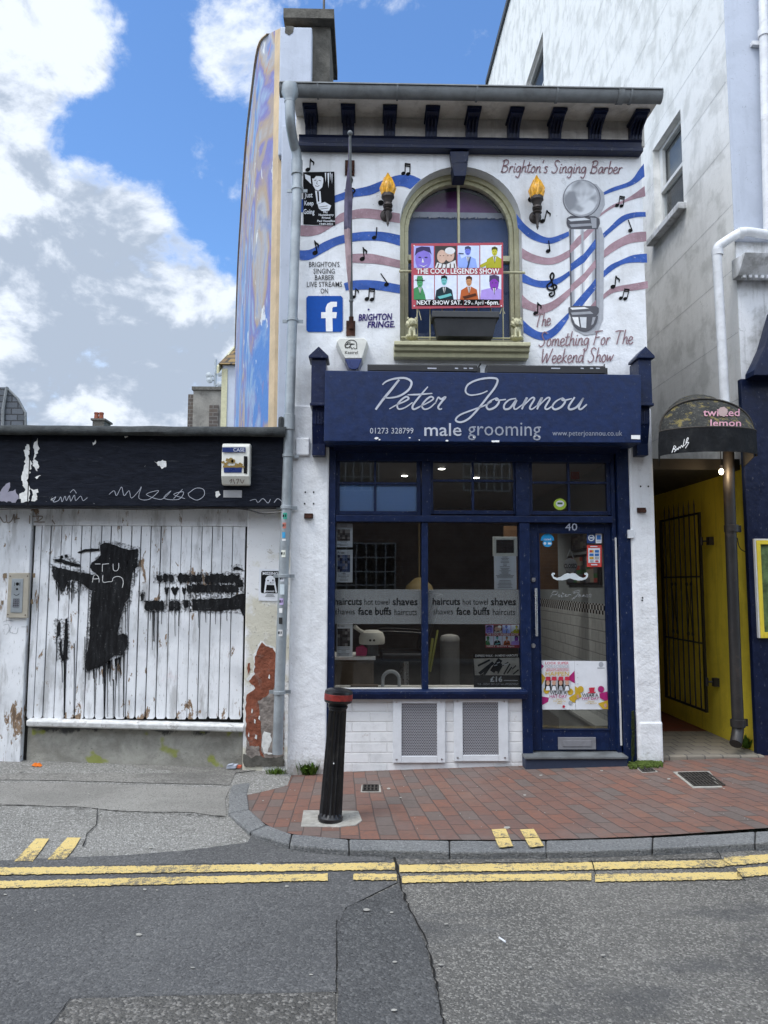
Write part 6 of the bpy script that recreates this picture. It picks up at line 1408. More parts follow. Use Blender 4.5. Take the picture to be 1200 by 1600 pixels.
for y, w_, h, c, nm in stick:
    px = dpx(y); p = at_y(px, y, YPI-.045); wd, hh = w_*.0054, h*.0054; mb = MB(); n = 6
    for k in range(n):
        a0, a1 = [(-.5+(k+q)/n)*wd/.045-.35 for q in (0, 1)]
        A = [(p.x+0.0452*math.sin(a), YPI-0.0452*math.cos(a)) for a in (a0, a1)]
        mb.face([(A[0][0], A[0][1], p.z-hh/2), (A[1][0], A[1][1], p.z-hh/2), (A[1][0], A[1][1], p.z+hh/2), (A[0][0], A[0][1], p.z+hh/2)])
        if nm in ('round white', 'violet round', 'green and white', 'red and black', 'black and white squares', 'torn grey') and k in (1, 2, 4): mb.face([(q[0], q[1]-.0008, p.z+d) for q, d in ((A[0], -hh*.25), (A[1], -hh*.1), (A[1], hh*.25), (A[0], hh*.2))], 1)
    above = 'above the pipe clip by the poster' if y < 890 else 'below the pipe clip by the poster'
    mb.build('sticker', [colour('sticker_'+nm.replace(' ', '_'), c), M['ink']], label=nm+' sticker on the grey drainpipe, '+above, cat='sticker', group='stickers on the drainpipe', norm=False)

# ------------------------------------------------------------------ mural wall and distant buildings
def wallpts(pts): return [Vector(p) for p in pts]
A_, B_ = (at_y(437, 400, .30).x, .32), (-3.05, 10.6)
MUR = thing('mural_house', 'tall house whose long side wall is painted with a blue and orange mural', 'house', ((A_[0]+B_[0])/2, (A_[1]+B_[1])/2, 0))
TP = [at_y(*p) for p in ((438, 44, .30), (420, 54, .60), (405, 75, .95), (395, 142, 1.6), (385, 232, 2.6), (377, 345, 4.3), (372, 430, 6.4), (368, 545, 10.3))]
TS = smooth_path(TP, 4); mb = MB(); n = len(TS); TH = .30
for p in TS: mb.v += [(p.x, p.y, 0), (p.x, p.y, p.z), (p.x+TH, p.y, p.z), (p.x+TH, p.y, 0)]
for k in range(n-1):
    for q in range(3): a = 4*k; mb.f.append((a+q, a+q+1, a+q+5, a+q+4)); mb.m.append(1 if (q == 0 and k < 2) or q == 1 else 0)
mb.f.append((0, 1, 2, 3)); mb.m.append(1); mb.f.append(tuple(4*(n-1)+q for q in (3, 2, 1, 0))); mb.m.append(0)
mb.build('mural_wall', [M['mural'], M['mural_edge']], MUR, norm=True)
mb = MB()
for p in TS: mb.v += [(p.x-.025, p.y, p.z+.001), (p.x-.025, p.y, p.z+.012), (p.x+TH, p.y, p.z+.012), (p.x+TH, p.y, p.z+.001)]
for k in range(4, n-1):
    for q in range(4): a = 4*k; mb.f.append((a+q, a+(q+1) % 4, a+4+(q+1) % 4, a+4+q)); mb.m.append(0)
mb.build('coping', M['mural_edge'], MUR)
# white house with lichen roof
def scr(px, py, Y): return at_y(px, py, Y)
Yh = 14.0; H1 = thing('white_house', 'white gabled house with a yellow lichen tiled roof behind the mural wall', 'house', (scr(360, 660, Yh).x, Yh, 0))
x0, x1 = scr(347, 620, Yh).x, scr(420, 620, Yh).x; zt = scr(360, 570, Yh).z
mb = MB(); mb.box(x0, x1, Yh, Yh+7, 0, zt); mb.build('wall', M['rblue'], H1)
mb = MB(); zr = scr(360, 534, Yh+2.2).z; mb.prism([(x0-.1, Yh-.15, zt-.02), (x0-.1, Yh+2.6, zr), (x0-.1, Yh+7.2, zt-.02)], (x1-x0+.2, 0, 0)); mb.build('roof', M['slatey'], H1)
mb = MB(); mb.prism([(x0-.13, Yh-.2, zt-.1), (x0-.13, Yh+2.6, zr+.06), (x0-.13, Yh+2.6, zr-.1), (x0-.13, Yh-.2, zt-.3)], (.06, 0, 0)); mb.box(x0-.02, x0+.14, Yh-.03, Yh+.2, 0, zt-.12); mb.build('barge_board', M['cream'], H1)
# concrete tower with antenna
Yt = 24.0; T1 = thing('concrete_tower', 'square concrete and brick tower with an aerial mast on its roof', 'tower', (scr(318, 660, Yt).x, Yt, 0))
x0, x1, _, zt = rect(301, 610, 352, 700, Yt)
mb = MB(); mb.box(x0, x1, Yt, Yt+4, 0, zt); mb.build('wall', plain('stained_concrete', (.20, .19, .17), .9, .35, 1.2, .02, 8, dirt=.6, dirtcol=(.09, .085, .075)), T1)
mb = MB(); xb0, xb1, _, zb_ = rect(292, 615, 300.5, 700, Yt); mb.box(xb0, xb1, Yt+.1, Yt+3, 0, zb_); xb0, xb1, _, zb_ = rect(327, 633, 341, 700, Yt); mb.box(xb0, xb1, Yt-.08, Yt-.003, 0, zb_); mb.build('brick_panel', M['darkbrick'], T1)
mb = MB(); mb.box(x0-.05, x1+.05, Yt-.1, Yt+4.1, zt+.001, zt+.14); mb.build('parapet', M['concrete'], T1)
mb = MB(); c = scr(336, 600, Yt+1); t_ = scr(336, 562, Yt+1); mb.tube([(c.x, c.y, zt), (c.x, c.y, t_.z)], .06, 8)
for dz, dx in ((.5, .25), (.7, -.22), (1.0, .2), (.9, -.25)): mb.tube([(c.x, c.y, zt+dz), (c.x+dx, c.y-.1, zt+dz)], .03, 6); mb.lathe((c.x+dx, c.y-.1, zt+dz), [(.14, .05), (.14, -.02), (.02, -.05)], 10, axis='Y')
mb.build('aerial_mast', M['pipe'], T1)
# chimney pots over the coping
Yc = 32.0; C1 = thing('chimney_house', 'distant house showing only its chimney stack with two clay pots over the coping', 'house', (scr(152, 660, Yc).x, Yc, 0))
x0, x1, _, zt = rect(144, 657, 162, 690, Yc)
mb = MB(); xm = (x0+x1)/2; mb.prism([(xm-3, Yc-.6, 0), (xm+3, Yc-.6, 0), (xm+3, Yc-.6, zt-2.6), (xm-3, Yc-.6, zt-2.6)], (0, 5, 0)); mb.build('wall', M['darkbrick'], C1)
mb = MB(); mb.prism([(xm-3.2, Yc-.8, zt-2.6), (xm-3.2, Yc+2, zt-1.0), (xm-3.2, Yc+4.6, zt-2.6)], (6.4, 0, 0)); mb.build('roof', M['slate'], C1)
mb = MB(); mb.box(x0, x1, Yc, Yc+1, zt-2.6, zt); mb.box(x0-.08, x1+.08, Yc-.08, Yc+1.08, zt, zt+.1); st = mb.build('chimney', M['concrete'], C1)
for px in (149.5, 157): p = scr(px, 655, Yc+.3); mb = MB(); mb.lathe((p.x, Yc+.4, zt+.1), [(.13, 0), (.11, .30), (.13, .34), (.13, .40), (.10, .42)], 12); mb.build('chimney_pot', M['terracotta'], st)
# mansard on the far left
Ym = 26.0; M1 = thing('mansard_house', 'large house with a grey slate mansard roof at the far left', 'house', (scr(0, 660, Ym).x-2, Ym, 0))
R_ = lambda px, py, y=Ym: scr(px, py, y); z0 = 0
a = [R_(x, y) for x, y in ((-120, 680), (-120, 606), (10, 605), (27, 623), (40, 645), (41, 680))]
mb = MB(); dv = Vector((-.62, 1, 0))*6; mb.prism(a, dv); mb.build('roof', M['slate'], M1)
mb = MB(); mb.prism([(a[0].x, Ym+.02, 0), (a[-1].x-.05, Ym+.02, 0), (a[-1].x-.05, Ym+.02, a[0].z-.002), (a[0].x, Ym+.02, a[0].z-.002)], dv); mb.build('wall', M['darkbrick'], M1)
mb = MB(); q = [R_(x, y, Ym-.08) for x, y in ((0, 605), (11, 606), (3, 640), (0, 640))]; mb.tube([R_(11, 605, Ym-.05), R_(5, 640, Ym-.05), R_(4, 680, Ym-.05)], .07, 6); mb.tube([R_(10, 605, Ym-.02), R_(28, 623, Ym-.02), R_(40, 645, Ym-.02), R_(41, 680, Ym-.02)], .05, 6); mb.build('ridge_tiles', M['gutter'], M1)
# ------------------------------------------------------------------ tall white building on the right
YR = .16
XG = at_y(1147, 345, YR).x
GB = thing('white_building', 'tall weathered white building with a blank gable wall beyond the alley', 'building', (XG+2, YR, 0))
dpt = 11.9; zgy = lambda py, px: at_x(px, py, XG).z
far = at_x(762, 130, XG); f2 = at_x(797, 2, XG)
slope = (f2.z-far.z)/(far.y-f2.y); zpk = f2.z+slope*2.2
YM = f2.y-2.2
w1 = [(at_x(1064.6, 166.7, XG), at_x(1070, 320, XG)), ]
wn = [at_x(1066, 250, XG).y, at_x(1021, 280, XG).y, at_x(1066.5, 322, XG).z, at_x(1065, 167, XG).z]       # near y, far y, bottom z, top z
un = [at_x(849, 90, XG).y, at_x(821, 110, XG).y, at_x(849, 140, XG).z-.55, at_x(848.5, 48, XG).z]
zsplit = 2.70
def holewall(mb, y0, y1, z0, z1, holes, m=0):
    ys = sorted({y0, y1, *[h[0] for h in holes], *[h[1] for h in holes]}); zs = sorted({z0, z1, *[h[2] for h in holes], *[h[3] for h in holes]})
    for a, b in zip(ys, ys[1:]):
        for c, e in zip(zs, zs[1:]):
            if any(h[0] <= a and b <= h[1] and h[2] <= c and e <= h[3] for h in holes): continue
            mb.face([(XG, a, c), (XG, b, c), (XG, b, e), (XG, a, e)], m)
holes = [(wn[0], wn[1], wn[2], wn[3]), (un[0], un[1], un[2], un[3])]
ztop = at_x(1137, 0, XG).z+3
mb = MB(); holewall(mb, YR, f2.y, zsplit, f2.z, holes)
mb.face([(XG, f2.y, zsplit), (XG, far.y+.0, zsplit), (XG, far.y, far.z), (XG, f2.y, f2.z)]); mb.face([(XG, YR, f2.z), (XG, f2.y, f2.z), (XG, YM, zpk), (XG, YR, zpk)])
RD = .16
for h in holes:
    y0, y1, z0, z1 = h; mb.face([(XG, y0, z0), (XG+RD, y0, z0), (XG+RD, y0, z1), (XG, y0, z1)]); mb.face([(XG, y1, z0), (XG+RD, y1, z0), (XG+RD, y1, z1), (XG, y1, z1)]); mb.face([(XG, y0, z1), (XG+RD, y0, z1), (XG+RD, y1, z1), (XG, y1, z1)]); mb.face([(XG, y0, z0), (XG+RD, y0, z0), (XG+RD, y1, z0), (XG, y1, z0)])
GW = mb.build('gable_wall', M['gable'], GB, norm=False)
mb = MB(); rs = random.Random(6)
for py0, py1 in ((190, 20), (330, 250), (420, 330), (500, 432), (560, 505), (610, 570)):   # faint ruled render joints
    pass
mb = MB()
for z in [3.3+.62*k for k in range(14)]:
    holed = [(h[0]-.02, h[1]+.02) for h in holes if h[2]-.02 < z < h[3]+.02]
    segs = [(YR+.02, f2.y-.3)]
    for a, b in holed: segs = [s for q in segs for s in ((q[0], a), (b, q[1])) if s[1]-s[0] > .05]
    for a, b in segs: mb.face([(XG-.0015, a, z), (XG-.0015, b, z), (XG-.0015, b, z+.004), (XG-.0015, a, z+.004)])
mb.build('render_joint', M['gablelow'], GW, norm=False)
mb = MB(); mb.prism([(XG-.06, f2.y, f2.z+.02), (XG-.06, far.y+.05, far.z-.05), (XG-.06, far.y+.05, far.z+.10), (XG-.06, f2.y, f2.z+.17), (XG-.06, YM, zpk+.17), (XG-.06, YM, zpk+.02)], (.5, 0, 0)); mb.build('verge_tiles', M['slate'], GB)
for h in holes:
    y0, y1, z0, z1 = h; x = XG+.075; zm = z0+(z1-z0)*.50; fr = MB(); t = .045
    fr.box(x, x+.06, y0+.002, y0+t, z0+.002, z1-.002); fr.box(x, x+.06, y1-t, y1-.002, z0+.002, z1-.002); fr.box(x, x+.06, y0+t, y1-t, z1-t, z1-.002); fr.box(x, x+.06, y0+t, y1-t, z0+.002, z0+t+.02); fr.box(x-.012, x+.04, y0+t, y1-t, zm-.02, zm+.025)
    for yy in (y0+t+.03, y1-t-.03): fr.box(x-.005, x+.04, yy-.028, yy+.028, zm+.026, z1-t-.001)
    f = fr.build('window', M['sash'], GB, bevel=.004)
    g = MB(); g.face([(x+.03, y0, z0), (x+.03, y1, z0), (x+.03, y1, z1), (x+.03, y0, z1)]); g.build('pane', M['glass_dull'], f, norm=False)
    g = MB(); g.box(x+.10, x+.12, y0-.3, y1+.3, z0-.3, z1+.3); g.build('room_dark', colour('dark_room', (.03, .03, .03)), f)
    if h is holes[0]:
        g = MB(); g.face([(x+.07, y0+.05, zm), (x+.07, y1-.05, zm), (x+.07, y1-.05, z1-.05), (x+.07, y0+.05, z1-.05)]); g.build('net_curtain', colour('net_curtain', (.20, .20, .195)), f, norm=False)
    s = MB(); s.box(XG-.09, XG+.1, y0-.06, y1+.06, z0-.075, z0-.0015); s.build('sill', M['rfront'], f, bevel=.006)
# alley side wall, yellow
mb = MB(); mb.face([(XG, YR, -.05), (XG, 9.0, -.05), (XG, 9.0, zsplit-.01), (XG, YR, zsplit-.01)]); mb.build('yellow_side_wall', M['yellow'], GB, norm=False)
mb = MB(); mb.box(XG-.004, XG+.02, YR-.0, 8, zsplit-.009, zsplit); mb.build('join_strip', M['gablelow'], GB)
xy1 = at_y(1178, 950, YR).x; zy1 = at_y(1165, 745, YR).z
mb = MB(); mb.box(XG+.0015, xy1, YR, YR+.2, -.05, zy1); mb.build('yellow_front', M['yellow'], GB, bevel=.006)
mb = MB(); mb.box(XG+.0015, 9, YR+.004, YR+.3, zy1+.001, 16); mb.build('front_wall', M['rfront'], GB, bevel=.01)
zbl = at_y(1170, 378, YR-.01).z; mb = MB(); mb.box(XG-.008, 9, YR-.012, YR+.003, zbl, 16); mb.build('pale_render', M['rblue'], GB, bevel=.01)
# blue shopfront of that building
YN = YR-.06; xn0 = at_y(1167, 900, YN).x
mb = MB(); zn1 = at_y(1185, 592, YN).z; mb.box(max(xn0, xy1-.06), 9, YN, YR-.0005, -.05, zn1); NV = mb.build('shopfront_panel', M['navyband'], GB, bevel=.006)
mb = MB(); c = [at_y(*p, YN-.30) for p in ((1210, 440), (1196, 480), (1180, 545), (1172, 568), (1164, 583), (1210, 588))]
mb.prism([at_y(*p, YN-.02) for p in ((1240, 470), (1198, 492), (1182, 548), (1172, 570), (1164, 586), (1164, 594), (1240, 594))], (0, -.16, 0)); mb.build('console', M['navyband'], GB, bevel=.006)
mb = MB(); a = at_y(1155, 430, YN-.1); b = at_y(1215, 385, YN-.1)
z0, z1 = at_y(1185, 428, YN-.1).z, at_y(1185, 402, YN-.1).z
mb.sweep([(YR-.013, z0), (YN-.06, z0), (YN-.10, z0+.04), (YN-.18, z1-.03), (YN-.20, z1), (YR-.013, z1+.03)], at_y(1156, 415, YN-.1).x, 9)
for k in range(9): xx = at_y(1162, 415, YN-.1).x+k*.055; mb.box(xx, xx+.03, YN-.085, YN-.04, z0-.03, z0-.001)
mb.build('cornice', M['rfront'], GB, bevel=.004)
CS = thing('poster_case', 'yellow framed poster case on the navy shopfront at the right edge', 'notice case', tuple(at_y(1195, 997, YN)))
a, b_, c_, e_ = rect(1182, 842, 1290, 997, YN-.03); t = .05
mb = MB(); mb.box(a, a+.014, YN-.034, YN-.001, c_, e_); mb.box(a+.0145, b_, YN-.034, YN-.001, e_-.014, e_); mb.build('white_edge', M['sash'], CS, bevel=.002)
mb = MB(); mb.box(a+.0145, a+t, YN-.04, YN-.001, c_, e_-.015); mb.box(a+t+.0005, b_, YN-.04, YN-.001, e_-t, e_-.015); mb.box(a+t+.0005, b_, YN-.04, YN-.001, c_, c_+t); mb.build('frame', M['yellow'], CS, bevel=.003)
mb = MB(); mb.box(a+t, b_, YN-.012, YN-.006, c_+t, e_-t); mb.build('poster', plain('leafy_print', (.10, .16, .06), .4, .6, 16, 0, 1), CS)
# white pipes of the front
WP = thing('waste_pipe', 'white waste pipe with an elbow running down the corner above the awning', 'pipe', tuple(at_y(1133, 624, YR-.08)))
P = [at_y(*p, YR-.08) for p in ((1260, 362), (1200, 367), (1165, 362), (1150, 367), (1128, 381), (1121, 388), (1120, 400), (1124, 470), (1129, 560), (1133, 640))]
mb = MB(); mb.tube(P[:2]+smooth_path(P[1:7], 4)[1:]+P[7:], .042, 14); mb.build('pipe', M['whitepipe'], WP, smooth=50)
for (x, y), dr in (((1158, 364), 'X'), ((1121, 395), 'Z')): c = at_y(x, y, YR-.08); mb = MB(); mb.lathe(c, [(.043, -.03), (.050, -.026), (.050, .026), (.043, .03)], 14, axis=dr); mb.build('socket', M['whitepipe'], WP, smooth=40)
W2 = thing('soil_pipe', 'white vertical pipe at the top right corner of the tall building', 'pipe', tuple(at_y(1192, 350, YR-.08)))
mb = MB(); mb.tube([at_y(1191, -60, YR-.08), at_y(1195, 140, YR-.08), at_y(1200, 362, YR-.08)], .040, 14); mb.build('pipe', M['whitepipe'], W2, smooth=50)
c = at_y(1193, 52, YR-.08); mb = MB(); mb.lathe(c, [(.041, -.04), (.05, -.035), (.05, .035), (.041, .04)], 14); mb.box(c.x-.10, c.x, YR-.06, YR-.02, c.z-.10, c.z-.06); mb.build('pipe_clip', M['whitepipe'], W2, smooth=40)
# black pipe in the alley mouth
BP = thing('black_downpipe', 'black iron downpipe with a kicked out shoe in front of the yellow wall', 'drainpipe', tuple(at_y(1152, 1158, YR-.02)))
YB_ = YR-.03; P = [at_y(*p, YB_) for p in ((1138, 690), (1139, 760), (1150, 1060), (1153, 1128), (1153, 1140), (1150, 1150), (1143, 1158))]
mb = MB(); mb.tube([P[0], P[1], P[2], P[3]]+[P[4], P[5]+Vector((0, -.02, 0)), P[6]+Vector((0, -.07, -.01))], .050, 14); mb.build('pipe', M['blackpipe'], BP, smooth=50)
for y, x in ((826, 1143), (1130, 1153)): c = at_y(x, y, YB_); mb = MB(); mb.lathe(c, [(.052, -.035), (.062, -.03), (.062, .03), (.052, .035)], 14); mb.box(c.x+.05, c.x+.10, YB_+.02, YB_+.05, c.z-.03, c.z+.03); mb.build('pipe_clip', M['blackpipe'], BP, smooth=40)
mb = MB(); P = [at_y(*p, YR-.012) for p in ((1152, 840), (1156, 856), (1166, 862), (1174, 858), (1182, 845))]; mb.tube(smooth_path(P), .004, 5); mb.build('cable', M['black'], label='thin drooping cable from the black downpipe to the poster case', cat='cable')
# ------------------------------------------------------------------ alley
xa0 = XR+.035
ZA = .135
mb = MB(); mb.box(xa0, XG-.001, YR-.12, 1.10, -.05, ZA); AS = mb.build('alley_step', M['floortile'], kind='structure', bevel=.012)
mb = MB(); mb.box(xa0, XG-.001, 1.102, 9, -.05, ZA-.004); mb.build('alley_floor', M['redtile'], kind='structure')
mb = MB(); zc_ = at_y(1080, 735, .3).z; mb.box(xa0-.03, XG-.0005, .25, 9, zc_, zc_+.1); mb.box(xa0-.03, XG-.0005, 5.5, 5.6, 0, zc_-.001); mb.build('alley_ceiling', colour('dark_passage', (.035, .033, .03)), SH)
# gate folded back against the yellow wall
hy = at_x(1099, 950, XG-.10).y; gy1 = hy+1.0; XGa = XG-.10
GT = thing('iron_gate', 'black wrought iron gate with scrolls standing open along the yellow alley wall', 'gate', (XGa, (hy+gy1)/2, ZA))
zt0, zb0 = at_x(1094, 800, XGa).z, at_x(1098, 1111, XGa).z; zs_ = at_x(1090, 785, XGa).z
bar_x = [1094, 1082, 1071, 1061, 1051, 1042, 1034]
fr = MB(); fr.box(XGa-.012, XGa+.012, hy, hy+.028, zb0, zt0); fr.box(XGa-.012, XGa+.012, gy1-.028, gy1, zb0, zt0); fr.box(XGa-.008, XGa+.008, hy+.0285, gy1-.0285, zt0-.02, zt0); fr.box(XGa-.008, XGa+.008, hy+.0285, gy1-.0285, zb0, zb0+.022)
zm1, zm2 = at_x(1096, 901, XGa).z, at_x(1097, 1005, XGa).z
for z in (zm1, zm2): fr.box(XGa-.007, XGa+.007, hy+.0285, gy1-.0285, z-.008, z+.008)
fr.build('frame', M['rust'] if False else M['black'], GT)
n = 8
for k in range(1, n): y = hy+(gy1-hy)*k/n; b = MB(); b.tube([(XGa, y, zb0+.02), (XGa, y, zs_-.02), (XGa, y, zs_+.05)], [.008, .008, .001], 8); b.build('bar', M['black'], GT)
for k in (2.5, 5.5):
    y = hy+(gy1-hy)*k/n; b = MB(); h = zm1-zm2
    for s in (-1, 1):
        for zz, sg in ((zm1-.05, 1), (zm2+.05, -1)):
            b.tube([(XGa, y+s*.05+s*.03*math.cos(t)*(1-t/9), zz-sg*.03+.03*math.sin(t)*sg*(1-t/9)) for t in [k_*.6 for k_ in range(12)]], .005, 5)
        b.tube([(XGa, y+s*.055, zm1-.07), (XGa, y+s*.015, (zm1+zm2)/2), (XGa, y+s*.055, zm2+.07)], .005, 5)
    b.build('scroll', M['black'], GT)
for z in (at_x(1100, 845, XGa).z, at_x(1103, 1065, XGa).z): b = MB(); b.box(XGa+.05, XG-.001, hy-.07, hy-.01, z-.04, z+.04); b.tube([(XGa, hy-.01, z-.04), (XGa, hy-.01, z+.04)], .018, 8); b.tube([(XGa+.06, hy-.02, z), (XGa, hy, z)], .010, 6); b.build('hinge', M['blackpipe'], GT)
# awning: a barrel canopy with closed front
AWN = thing('canopy_awning', 'rounded dark canopy awning with pink lettering over the alley mouth', 'awning', tuple(at_y(1100, 700, -.3)))
Yb0, Yf = YR-.015, -.42
bl_, br2 = at_y(1029, 690, Yb0), at_y(1160, 690, Yb0); zbt = at_y(1087, 616, Yb0).z
fl, fr2 = at_y(1031, 691, Yf), at_y(1177, 673, Yf); zft = at_y(1118, 624, Yf).z; zf0 = at_y(1100, 676, Yf).z; zb0_ = zf0
NA = 26
def arcpt(t, xl, xr, z0, zt): return ((xl+xr)/2-(xr-xl)/2*math.cos(t), z0+(zt-z0)*(max(0, math.sin(t))**.85))
mb = MB(); i = len(mb.v); rowsN = 7
for r_ in range(rowsN):
    u = r_/(rowsN-1)
    for k in range(NA+1):
        t = math.pi*k/NA; bx, bz = arcpt(t, bl_.x, br2.x, zb0_, zbt); fx_, fz = arcpt(t, fl.x, fr2.x, zf0, zft); bow = -.10*math.sin(t)*u
        mb.v.append((bx+(fx_-bx)*u, Yb0+(Yf-Yb0)*u+.0, bz+(fz-bz)*u-.012*math.sin(math.pi*u)*math.sin(t)))
for r_ in range(rowsN-1):
    for k in range(NA): a = i+r_*(NA+1)+k; mb.f.append((a, a+1, a+NA+2, a+NA+1)); mb.m.append(0)
mb.build('barrel_top', M['canvas'], AWN, smooth=60, norm=False)
def front(u, v):                               # u across 0..1, v 0 at valance line .. 1 at the arc; bulges forward at the bottom
    t = math.pi*u; fx_, fz = arcpt(t, fl.x, fr2.x, zf0, zft); b = .22*math.sin(t)*(1-v)
    return (fx_, Yf-b, zf0+(fz-zf0)*v+.0)
mb = MB(); i = 0; NV_ = 6
for r_ in range(NV_+1):
    for k in range(NA+1): mb.v.append(front(k/NA, r_/NV_))
for r_ in range(NV_):
    for k in range(NA): a = r_*(NA+1)+k; mb.f.append((a, a+1, a+NA+2, a+NA+1)); mb.m.append(0)
mb.build('front_panel', M['canvas'], AWN, smooth=60, norm=False)
mb = MB(); hv = .20
for k in range(NA+1):
    x, y, z = front(k/NA, 0); mb.v += [(x, y-.004, z+.004), (x, y-.008+.006*math.sin(k*1.7), z-hv)]
for k in range(NA): mb.f.append((2*k, 2*k+2, 2*k+3, 2*k+1)); mb.m.append(0)
mb.face([(bl_.x, Yb0, zf0), (fl.x, Yf, zf0), (fl.x, Yf, zf0-hv), (bl_.x, Yb0, zf0-hv)]); mb.face([(br2.x, Yb0, zf0), (fr2.x, Yf, zf0), (fr2.x, Yf, zf0-hv), (br2.x, Yb0, zf0-hv)])
mb.build('valance', plain('black_canvas_valance', (.010, .011, .013), .8, .4, 9, .004, 40, dirt=.35, dirtcol=(.05, .05, .045)), AWN, norm=False, solid=.006)
mb = MB()
for v0 in (0, 1):
    mb.tube([Vector(front(k/NA, v0))+Vector((0, -.006, .002)) for k in range(NA+1)], .008, 6)
mb.build('piping', M['pipe'] if False else M['grille'], AWN)
def on_front(px, py):                          # photo pixel -> point just proud of the front panel
    d = ray(px, py); best = None
    y = Yf-.1
    for _ in range(14):
        p = CAM+d*((y-CAM.y)/d.y); u = max(.02, min(.98, math.acos(max(-1, min(1, ((fl.x+fr2.x)/2-p.x)/((fr2.x-fl.x)/2))))/math.pi)); t = math.pi*u
        fz = zf0+(zft-zf0)*math.sin(t)**.85; v = max(-.9, min(1, (p.z-zf0)/max(.02, fz-zf0))); y = Yf-.22*math.sin(t)*(1-max(0, v))-.006
    return CAM+d*((y-.006-CAM.y)/d.y)
mb = MB(); p7 = lambda x, y: (1020+x/6.667, 500+y/6.667)
for body, bx in (('twisted', (525, 925, 905, 1000, -4)), ('lemon', (600, 1035, 920, 1105, -2))):
    (x0, y0), (x1, y1) = p7(*bx[:2]), p7(*bx[2:4]); mb.text(body, (x0, y0, x1, y1), 0, bold=.012, fn=on_front)
mb.build('lettering', colour('faded_pink', (.44, .23, .28)), AWN, norm=False)
mb = MB(); rs = random.Random(3); mb.face([on_front(*p7(730+55*math.cos(t)*rs.uniform(.8, 1), 955+58*math.sin(t)*rs.uniform(.8, 1))) + Vector((0, -.003, 0)) for t in [2*math.pi*k/14 for k in range(14)]]); mb.build('torn_patch', colour('torn_pink_grey', (.30, .22, .21)), AWN, norm=False)
def on_val(px, py):
    d = ray(px, py); y = Yf-.1
    for _ in range(10):
        p = CAM+d*((y-CAM.y)/d.y); cu = max(-1, min(1, ((fl.x+fr2.x)/2-p.x)/((fr2.x-fl.x)/2))); y = Yf-.22*math.sqrt(max(0, 1-cu*cu))-.012
    return CAM+d*((y-.012-CAM.y)/d.y)
mb = MB()
for s in ([(200, 1380), (215, 1330), (225, 1310), (240, 1325), (215, 1345), (240, 1350), (225, 1375)], [(240, 1360), (255, 1335), (262, 1352), (275, 1320), (285, 1335), (300, 1305), (312, 1325), (330, 1240), (318, 1310), (345, 1290)], [(345, 1290), (370, 1235), (360, 1230), (345, 1280), (375, 1275), (340, 1335)]): mb.stroke([p7(*p) for p in s], 1.0, 0, fn=on_val)
mb.build('signature', M['white'], AWN, norm=False)
# lit bulb
LBp = thing('hanging_bulb', 'small lit bulb hanging under the dark canopy by the black pipe', 'bulb', tuple(at_y(1127, 742, .05)))
c = at_y(1127, 737, .05); mb = MB(); mb.ball(c, .020, .020, .028, seg=12, rings=8); mb.build('glass_bulb', M['bulb'], LBp, smooth=True)
mb = MB(); mb.tube([c+Vector((0, 0, .025)), c+Vector((0, 0, .06))], .014, 8); mb.tube([c+Vector((0, 0, .05)), c+Vector((0, 0, .22))], .004, 5); mb.build('lamp_holder', M['black'], LBp)
bl = bpy.data.lights.new('bulb_light', 'POINT'); bl.energy = 3.5; bl.color = (1, .72, .42); bl.shadow_soft_size = .03; bo = bpy.data.objects.new('bulb_light', bl); COL.objects.link(bo); bo.parent = LBp; bo.location = Vector((0, -.045, .02))
# little things on the piers
for px, py, nm in ((482, 806, 'left'), (1003, 797, 'right')):
    c = at_y(px, py, -.05); mb = MB(); mb.box(c.x-.038, c.x+.038, -.045, -.0305, c.z-.022, c.z+.022); mb.box(c.x-.03, c.x+.03, -.075, -.0455, c.z-.02, c.z+.002); mb.build('wall_clip', M['rust'], label='small black iron bracket fixed to the white pier, on the '+nm+' of the shopfront', cat='bracket', group='iron brackets on the piers', bevel=.002)
for k, (px, py) in enumerate(((473, 769), (479, 768), (490, 769), (472, 787), (489, 787), (1004, 935), (1003, 938))):
    pass
mb = MB()
for px, py in ((477, 769), (490, 769), (476, 787), (490, 787), (1004, 934), (1003.5, 938), (1007, 706), (1001, 760), (1013, 760)): mb.disc(px, py, 1.3, 1.5, -.0335, n=8)
mb.build('screw_hole', M['ink'], SH, norm=False)
mb = MB(); a, b_, c_, e_ = rect(981, 828, 990, 841, YF-.05); mb.box(a, b_, YF-.065, YF-.031, c_, e_); mb.build('door_sensor', M['vent'], label='small white plastic box on the navy door post', cat='sensor', bevel=.003)
# ------------------------------------------------------------------ bollard
b0 = at_p(516, 1283, .012); hgt = None
t0 = at_y(529.5, 1080, b0.y); H_ = t0.z-b0.z; ax = Vector((t0.x-b0.x, 0, H_)).normalized(); tilt = math.atan2(ax.x, ax.z); HB = H_/ax.z
BO = thing('bollard', 'black fluted iron bollard with a worn red band, leaning on the pavement', 'bollard', (b0.x, b0.y, 0))
mpp = (b0.y-CAM.y)/FPX
def lean(mb):
    c, s = math.cos(tilt), math.sin(tilt)
    mb.v = [(b0.x+(x-b0.x)*c+(z-b0.z)*s, y, b0.z-(x-b0.x)*s+(z-b0.z)*c) for x, y, z in mb.v]; return mb
r0, r1 = 17.2*mpp, 13.6*mpp
mb = MB(); seg = 96; hs = HB*.865; prof = [(0, 1.0), (.02, 1.0), (.025, .97), (.97, .0), (.975, 0)]
lv = [(r0*1.10, 0, 0), (r0*1.10, .018, 0), (r0*1.0, .03, 0), (r0, .045, 1), (r0+(r1-r0)*.5, hs*.5, 1), (r1, hs*.97, 1), (r1*1.0, hs*.985, 0), (r1, hs, 0)]
